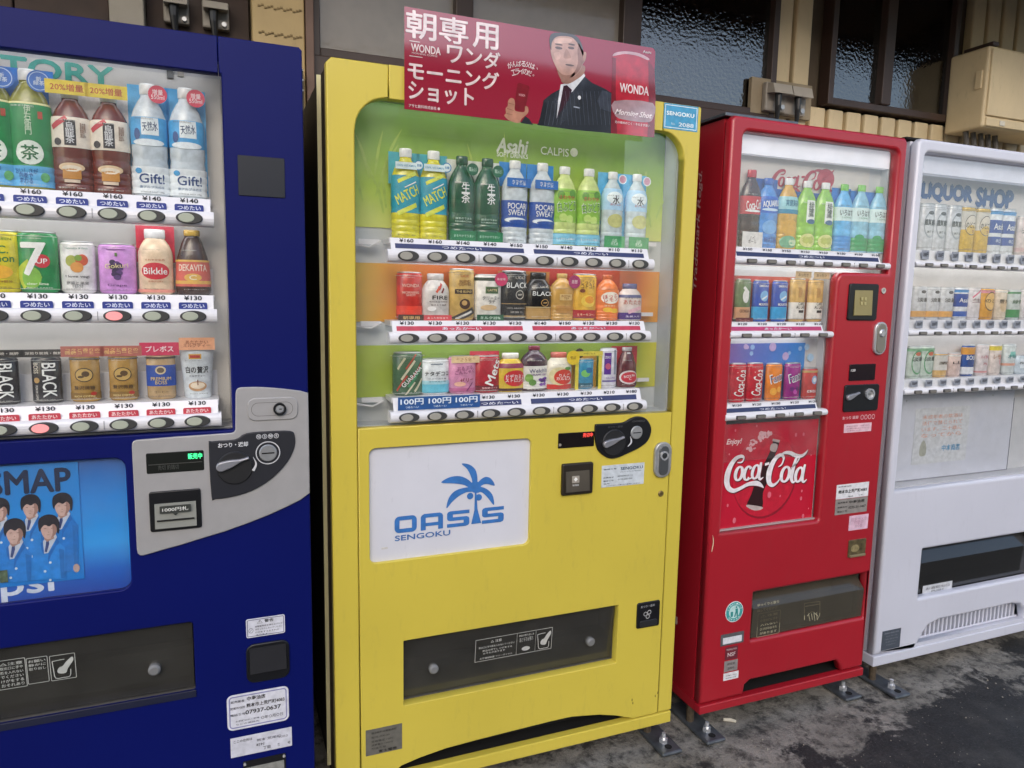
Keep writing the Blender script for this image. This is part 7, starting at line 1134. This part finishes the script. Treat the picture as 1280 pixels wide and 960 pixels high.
# ------------------------------------------------------------------ white machine
def white_machine():
    Y0 = .027; x0, x1 = 1.822, 2.86; zt = 1.835; zbase = .072; zd = .112
    e = empty('vending_machine', ((x0 + x1) / 2, .38, 0), 'white beer vending machine with blue shop lettering behind the glass', 'vending machine')
    M = mat('white_paint', '#cfd0db', rough=.36, var=.04, scale=2.5, coat=.2, dirt=.14, bump=.02, bscale=35)
    MB().box(x0 + .002, x1 - .004, Y0 + .162, .73, .10, zt - .004, bevel=.004).build('cabinet', M, e); sd = MB(); sd.box(x0 + .003, x0 + .014, Y0 + .035, Y0 + .161, zd, zt - .004); sd.box(x1 - .012, x1 - .002, Y0 + .035, Y0 + .161, zd, zt - .004); sd.box(x0 + .015, x1 - .013, Y0 + .035, Y0 + .161, zt - .016, zt - .004); sd.build('cabinet_side', M, e)
    wl = (W((1153, 230), Y0).x + W((1122, 600), Y0).x) / 2; wr = x1 - .075; zw = (W((1165, 191), Y0).z + W((1280, 205), Y0).z) / 2; zl = (W((1122, 615), Y0).z + W((1280, 594), Y0).z) / 2
    ch = rect_px([(1153, 688), (1280, 665), (1280, 722), (1149, 748)], Y0); chx1 = ch[0] + .62
    vz0 = (W((1147, 802), Y0).z + W((1278, 777), Y0).z) / 2; v0 = W((1147, 801), Y0).x; v1 = W((1281, 775), Y0).x; vz1 = (W((1165, 778), Y0).z + W((1265, 754), Y0).z) / 2
    vent = [(v0, vz0), (v1, vz0), (v1 - .012, vz1 - .03), (v1 - .04, vz1 - .008), (v1 - .08, vz1), (v0 + .10, vz1), (v0 + .05, vz1 - .012), (v0 + .018, vz1 - .045)]
    plate('door', [(x0, zd), (x1, zd), (x1, zt - .014), (x1 - .014, zt), (x0 + .016, zt), (x0, zt - .014)], Y0, .034, M, e, holes=[rrect(wl, wr, zl, zw, .016, 5, (0, 0, 1, 1)), rrect(ch[0], chx1, ch[2], ch[3], .002, 2), vent], bevel=.010, bseg=4)
    MB().box(x0 - .003, x1, Y0 - .004, .70, zbase, zd - .004, bevel=.003).build('base_rail', M, e)
    MB().box(x0 - .02, x0 + .35, Y0 + .03, .30, zt + .0005, zt + .008, bevel=.002).build('top_plate', M_dark, e)
    n = 26
    for i in range(n):
        x = v0 + .006 + (v1 - v0 - .012) * (i + .5) / n
        t = min(1, max(0, (x - v0) / .10), max(0, (v1 - x) / .07)); zt_ = vz1 - .003 - .055 * (1 - t) ** 2
        MB().box(x - .0042, x + .0042, Y0 + .0345, Y0 + .060, vz0 - .010, vz1 + .008).build('vent_slat', M, e)
    MB().box(v0 - .01, v1 + .01, Y0 + .0705, Y0 + .0745, vz0 - .02, vz1 + .02).build('vent_dark', mat('vent_black', '#2a2a2e', rough=.8), e)
    # display box
    yb = Y0 + .10; b = MB(); b.box(wl - .006, wl, Y0 + .0345, yb, zl, zw); b.box(wr, wr + .006, Y0 + .0345, yb, zl, zw); b.box(wl, wr, Y0 + .0345, yb, zw, zw + .006); b.box(wl, wr, Y0 + .0345, yb, zl - .006, zl); b.box(wl - .006, wr + .006, yb, yb + .006, zl, zw); b.build('display_liner', mat('white_liner', '#c8c8cc', rough=.5, var=.04), e)
    bz = W((1200, 500), yb).z; xs_ = W((1258, 586), Y0 + .05).x
    MB().box(wl + .001, wr - .001, yb - .003, yb - .0005, bz, zw - .04).build('back_panel', mat('white_back', '#c9c4c2', rough=.5, var=.06), e)
    MB().box(wl + .001, wr - .001, Y0 + .040, Y0 + .075, zw - .055, zw - .001).build('lamp_cover', mat('lamp_cover_grey', '#bcbcc8', rough=.4, emit=.25), e)
    yp = Y0 + .085; xs_ = W((1258, 586), yp).x; pl_ = MB().box(wl + .001, xs_, yp, yp + .004, zl + .001, bz + .03, bevel=.001).build('lower_board', M, e); MB().box(wl + .001, xs_, yp - .001, yp, zl + .002, zl + .004).build('board_groove', ink('#8c8c98'), e); MB().box(xs_, xs_ + .002, yp - .001, yb - .004, zl + .002, bz).build('board_groove', ink('#6c6c78'), e)
    for px, py in ((1133, 501), (1241, 494)): c = W((px, py), yp); MB().disc((c.x, c.z), .003, yp - .0015, yp, n=12).build('screw', M_steel, e)
    MB().textpx('LIQUOR', (1153, 238.5), (1215, 245), 21.5, yb - .0045, .10).build('header_lettering', ink('#2e4f86'), e); MB().textpx('SHOP', (1221, 246), (1266, 250.5), 21.5, yb - .0045, .10).build('header_lettering', ink('#2e4f86'), e)
    MB().box(wl + .001, wr - .001, Y0 + .026, Y0 + .0285, zl + .003, zw - .001).build('display_glass', M_glass, e)
    z7 = ZM(1080, 150, 2.743)
    rows = [((1145.6, 327.5, 335), (1280, 332, 338), 1161, 1268, 7, (1155, 313.5), (1256, 317.5)), ((1136.5, 413.5, 420), (1280, 412, 419), 1153.5, 1276, 8, (1146, 399.5), (1264, 400)), ((1131, 487, 494.5), (1280, 480, 487), 1147.5, 1267, 8, (1140, 473), (1258, 470))]
    drinks = [[('tanrei', 1154.5, 254), ('tanrei', 1169.5, 255), ('tanrei', 1188, 257), ('nodogoshi', 1205.5, 258), ('nodogoshi', 1223.5, 259), ('asahi', 1240, 260), ('asahi', 1256, 261), ('pinkbeer', 1275, 270)], [('stanrei', 1146, 358), ('stanrei', 1163, 358.5), ('stanrei', 1180, 358.5), ('sasahi', 1198, 359), ('spink', 1214, 359.5), ('snodo', 1230.5, 360), ('sgold', 1247.5, 361), ('sgreen', 1264, 362), ('spink', 1279.5, 364)], [('greencan', 1140, 432.5), ('greencan', 1155.5, 432), ('goldshort', 1173, 441.5), ('pinkshort', 1190.5, 441), ('boldblue', 1207, 431), ('pinkline', 1224.5, 430.5), ('yellowtop', 1240.5, 430), ('mint', 1258, 430), ('sakecup', 1273, 444)]]
    nm = ['top', 'middle', 'bottom']
    for i, (L, R, b0, b1, n_, p0, p1) in enumerate(rows):
        yr = Y0 + .020; X0, X1, z0, z1, xs = rail(e, yr, L, R, b0, b1, n_, style='slot')
        stp = xs[1] - xs[0]; xe = wr - .03
        if X1 < xe: MB().box(X1 + .001, xe, yr - .004, yr + .026, z0 + .001, z1 - .001, bevel=.003).build('button_rail', M_white, e)
        more = []; x = xs[-1] + stp
        while x < xe - .03: button(e, 'slot', x, yr - .0075, (z0 + z1) / 2, .017, (z1 - z0) * .27); more.append(x); x += stp
        zb = (W(p0, yr + .025).z + W(p1, yr + .03).z) / 2
        tray(e, yr, X0 + .004, xe, z1, zb, yb - .004, [], [], [], '', style='none', z0=z0, lamp=1.2 if i < 2 else 0)
        H = zb - z1
        for x in xs + more: 
            tg = MB().box(x - .024, x + .008, yr + .002, yr + .0032, z1 + H * .22, z1 + H * .95).build('price_tag', ink('#8f949e'), e); MB().text('350円', x - .008, z1 + H * .6, .024, H * .36, yr + .0012, .02).build('tag_lettering', ink('#2a2c38'), tg)
        place_drinks(drinks[i], Y0, zb, nm[i], 'white machine', 'sample beer cans in the white machine', .072)
        MB().box(X0 - .012, X0 - .001, yr, yr + .03, z0 - .004, z1 + .004).build('rail_bracket', M_black, e)
    # notice taped inside
    q = rect_px([(1144, 513), (1212, 505), (1207, 573), (1139, 583)], yp); pn = plate('notice', rrect(*q, 0), yp - .0012, .0006, ink('#cfd0d4'), e); w, h = q[1] - q[0], q[3] - q[2]
    T = MB()
    for k_, s in enumerate(['未成年者の飲酒は', '法律で禁じられて', 'います。二十歳に', 'なってから']): T.text(s, q[0] + w * .5, q[3] - h * (.16 + .11 * k_), w * .74, h * .075, yp - .0016, .01)
    T.build('lettering', ink('#dba28c'), pn); T = MB().text('中本商店', q[0] + w * .70, q[2] + h * .26, w * .34, h * .12, yp - .0016, .02); T.build('lettering', ink('#5a9ac4'), pn); T = MB(); T.poly(smooth_pts([(q[0] + w * .13, q[2] + h * .16), (q[0] + w * .24, q[2] + h * .16), (q[0] + w * .24, q[2] + h * .33), (q[0] + w * .20, q[2] + h * .42), (q[0] + w * .17, q[2] + h * .42), (q[0] + w * .13, q[2] + h * .33)], 3), yp - .0016); T.build('bottle_print', ink('#a9a99c'), pn)
    # delivery opening, plate, sticker
    liner(e, ch[0] + .001, chx1 - .001, ch[2] + .001, ch[3] - .001, Y0 + .0345, Y0 + .14, m=mat('chute_black', '#1c1b1d', rough=.4), name='chute'); H = ch[3] - ch[2]
    MB().xprism([(Y0 + .030, ch[2] + .003), (Y0 + .034, ch[2] + .003), (Y0 + .030, ch[2] + H * .62), (Y0 + .066, ch[3] - .004), (Y0 + .064, ch[3] - .001), (Y0 + .026, ch[2] + H * .64)], ch[0] + .004, chx1 - .004).build('flap', glassmat('black_flap', tint=(.2, .2, .2), rough=.12, ior=1.6, dust_haze=.03, even=.8), e)
    sticker(e, Y0 + .0255, ZM(1060, 460, 2.4)([(224, 655), (312, 638), (312, 664), (224, 680)]), '#c6c8cc', [('お酒取出口', '#6a6a70', .5, .62, .8, .3), ('PUSH', '#6a6a70', .5, .25, .4, .22)])
    sticker(e, Y0 - .001, ZM(1000, 780, 6.4)([(658, 65), (808, 28), (798, 180), (650, 218)]), '#4c525c', [('酒類自動販売機', '#8a8f98', .5, .86, .8, .07), ('型式 KB-120', '#7a7f88', .5, .70, .6, .06), ('100V 50/60Hz', '#7a7f88', .5, .55, .7, .06), ('冷媒 R407C', '#7a7f88', .5, .40, .6, .06), ('2003年製', '#7a7f88', .5, .25, .5, .06)], name='nameplate')
    foot(x0 + .035, Y0 - .045, zbase, 'long grey anchor foot under left corner of white machine')
white_machine()
q = WG((913, 902)); t_ = MB().tube([(q.x - .02, q.y + .01, .006), (q.x, q.y, .006), (q.x + .012, q.y - .012, .005)], [.005, .006, .004], n=8).build('cable_tie_scrap', mat('scrap_white', '#c9c2b0', rough=.6)); tag(t_, 'small pale scrap of plastic on concrete before red machine', 'litter')
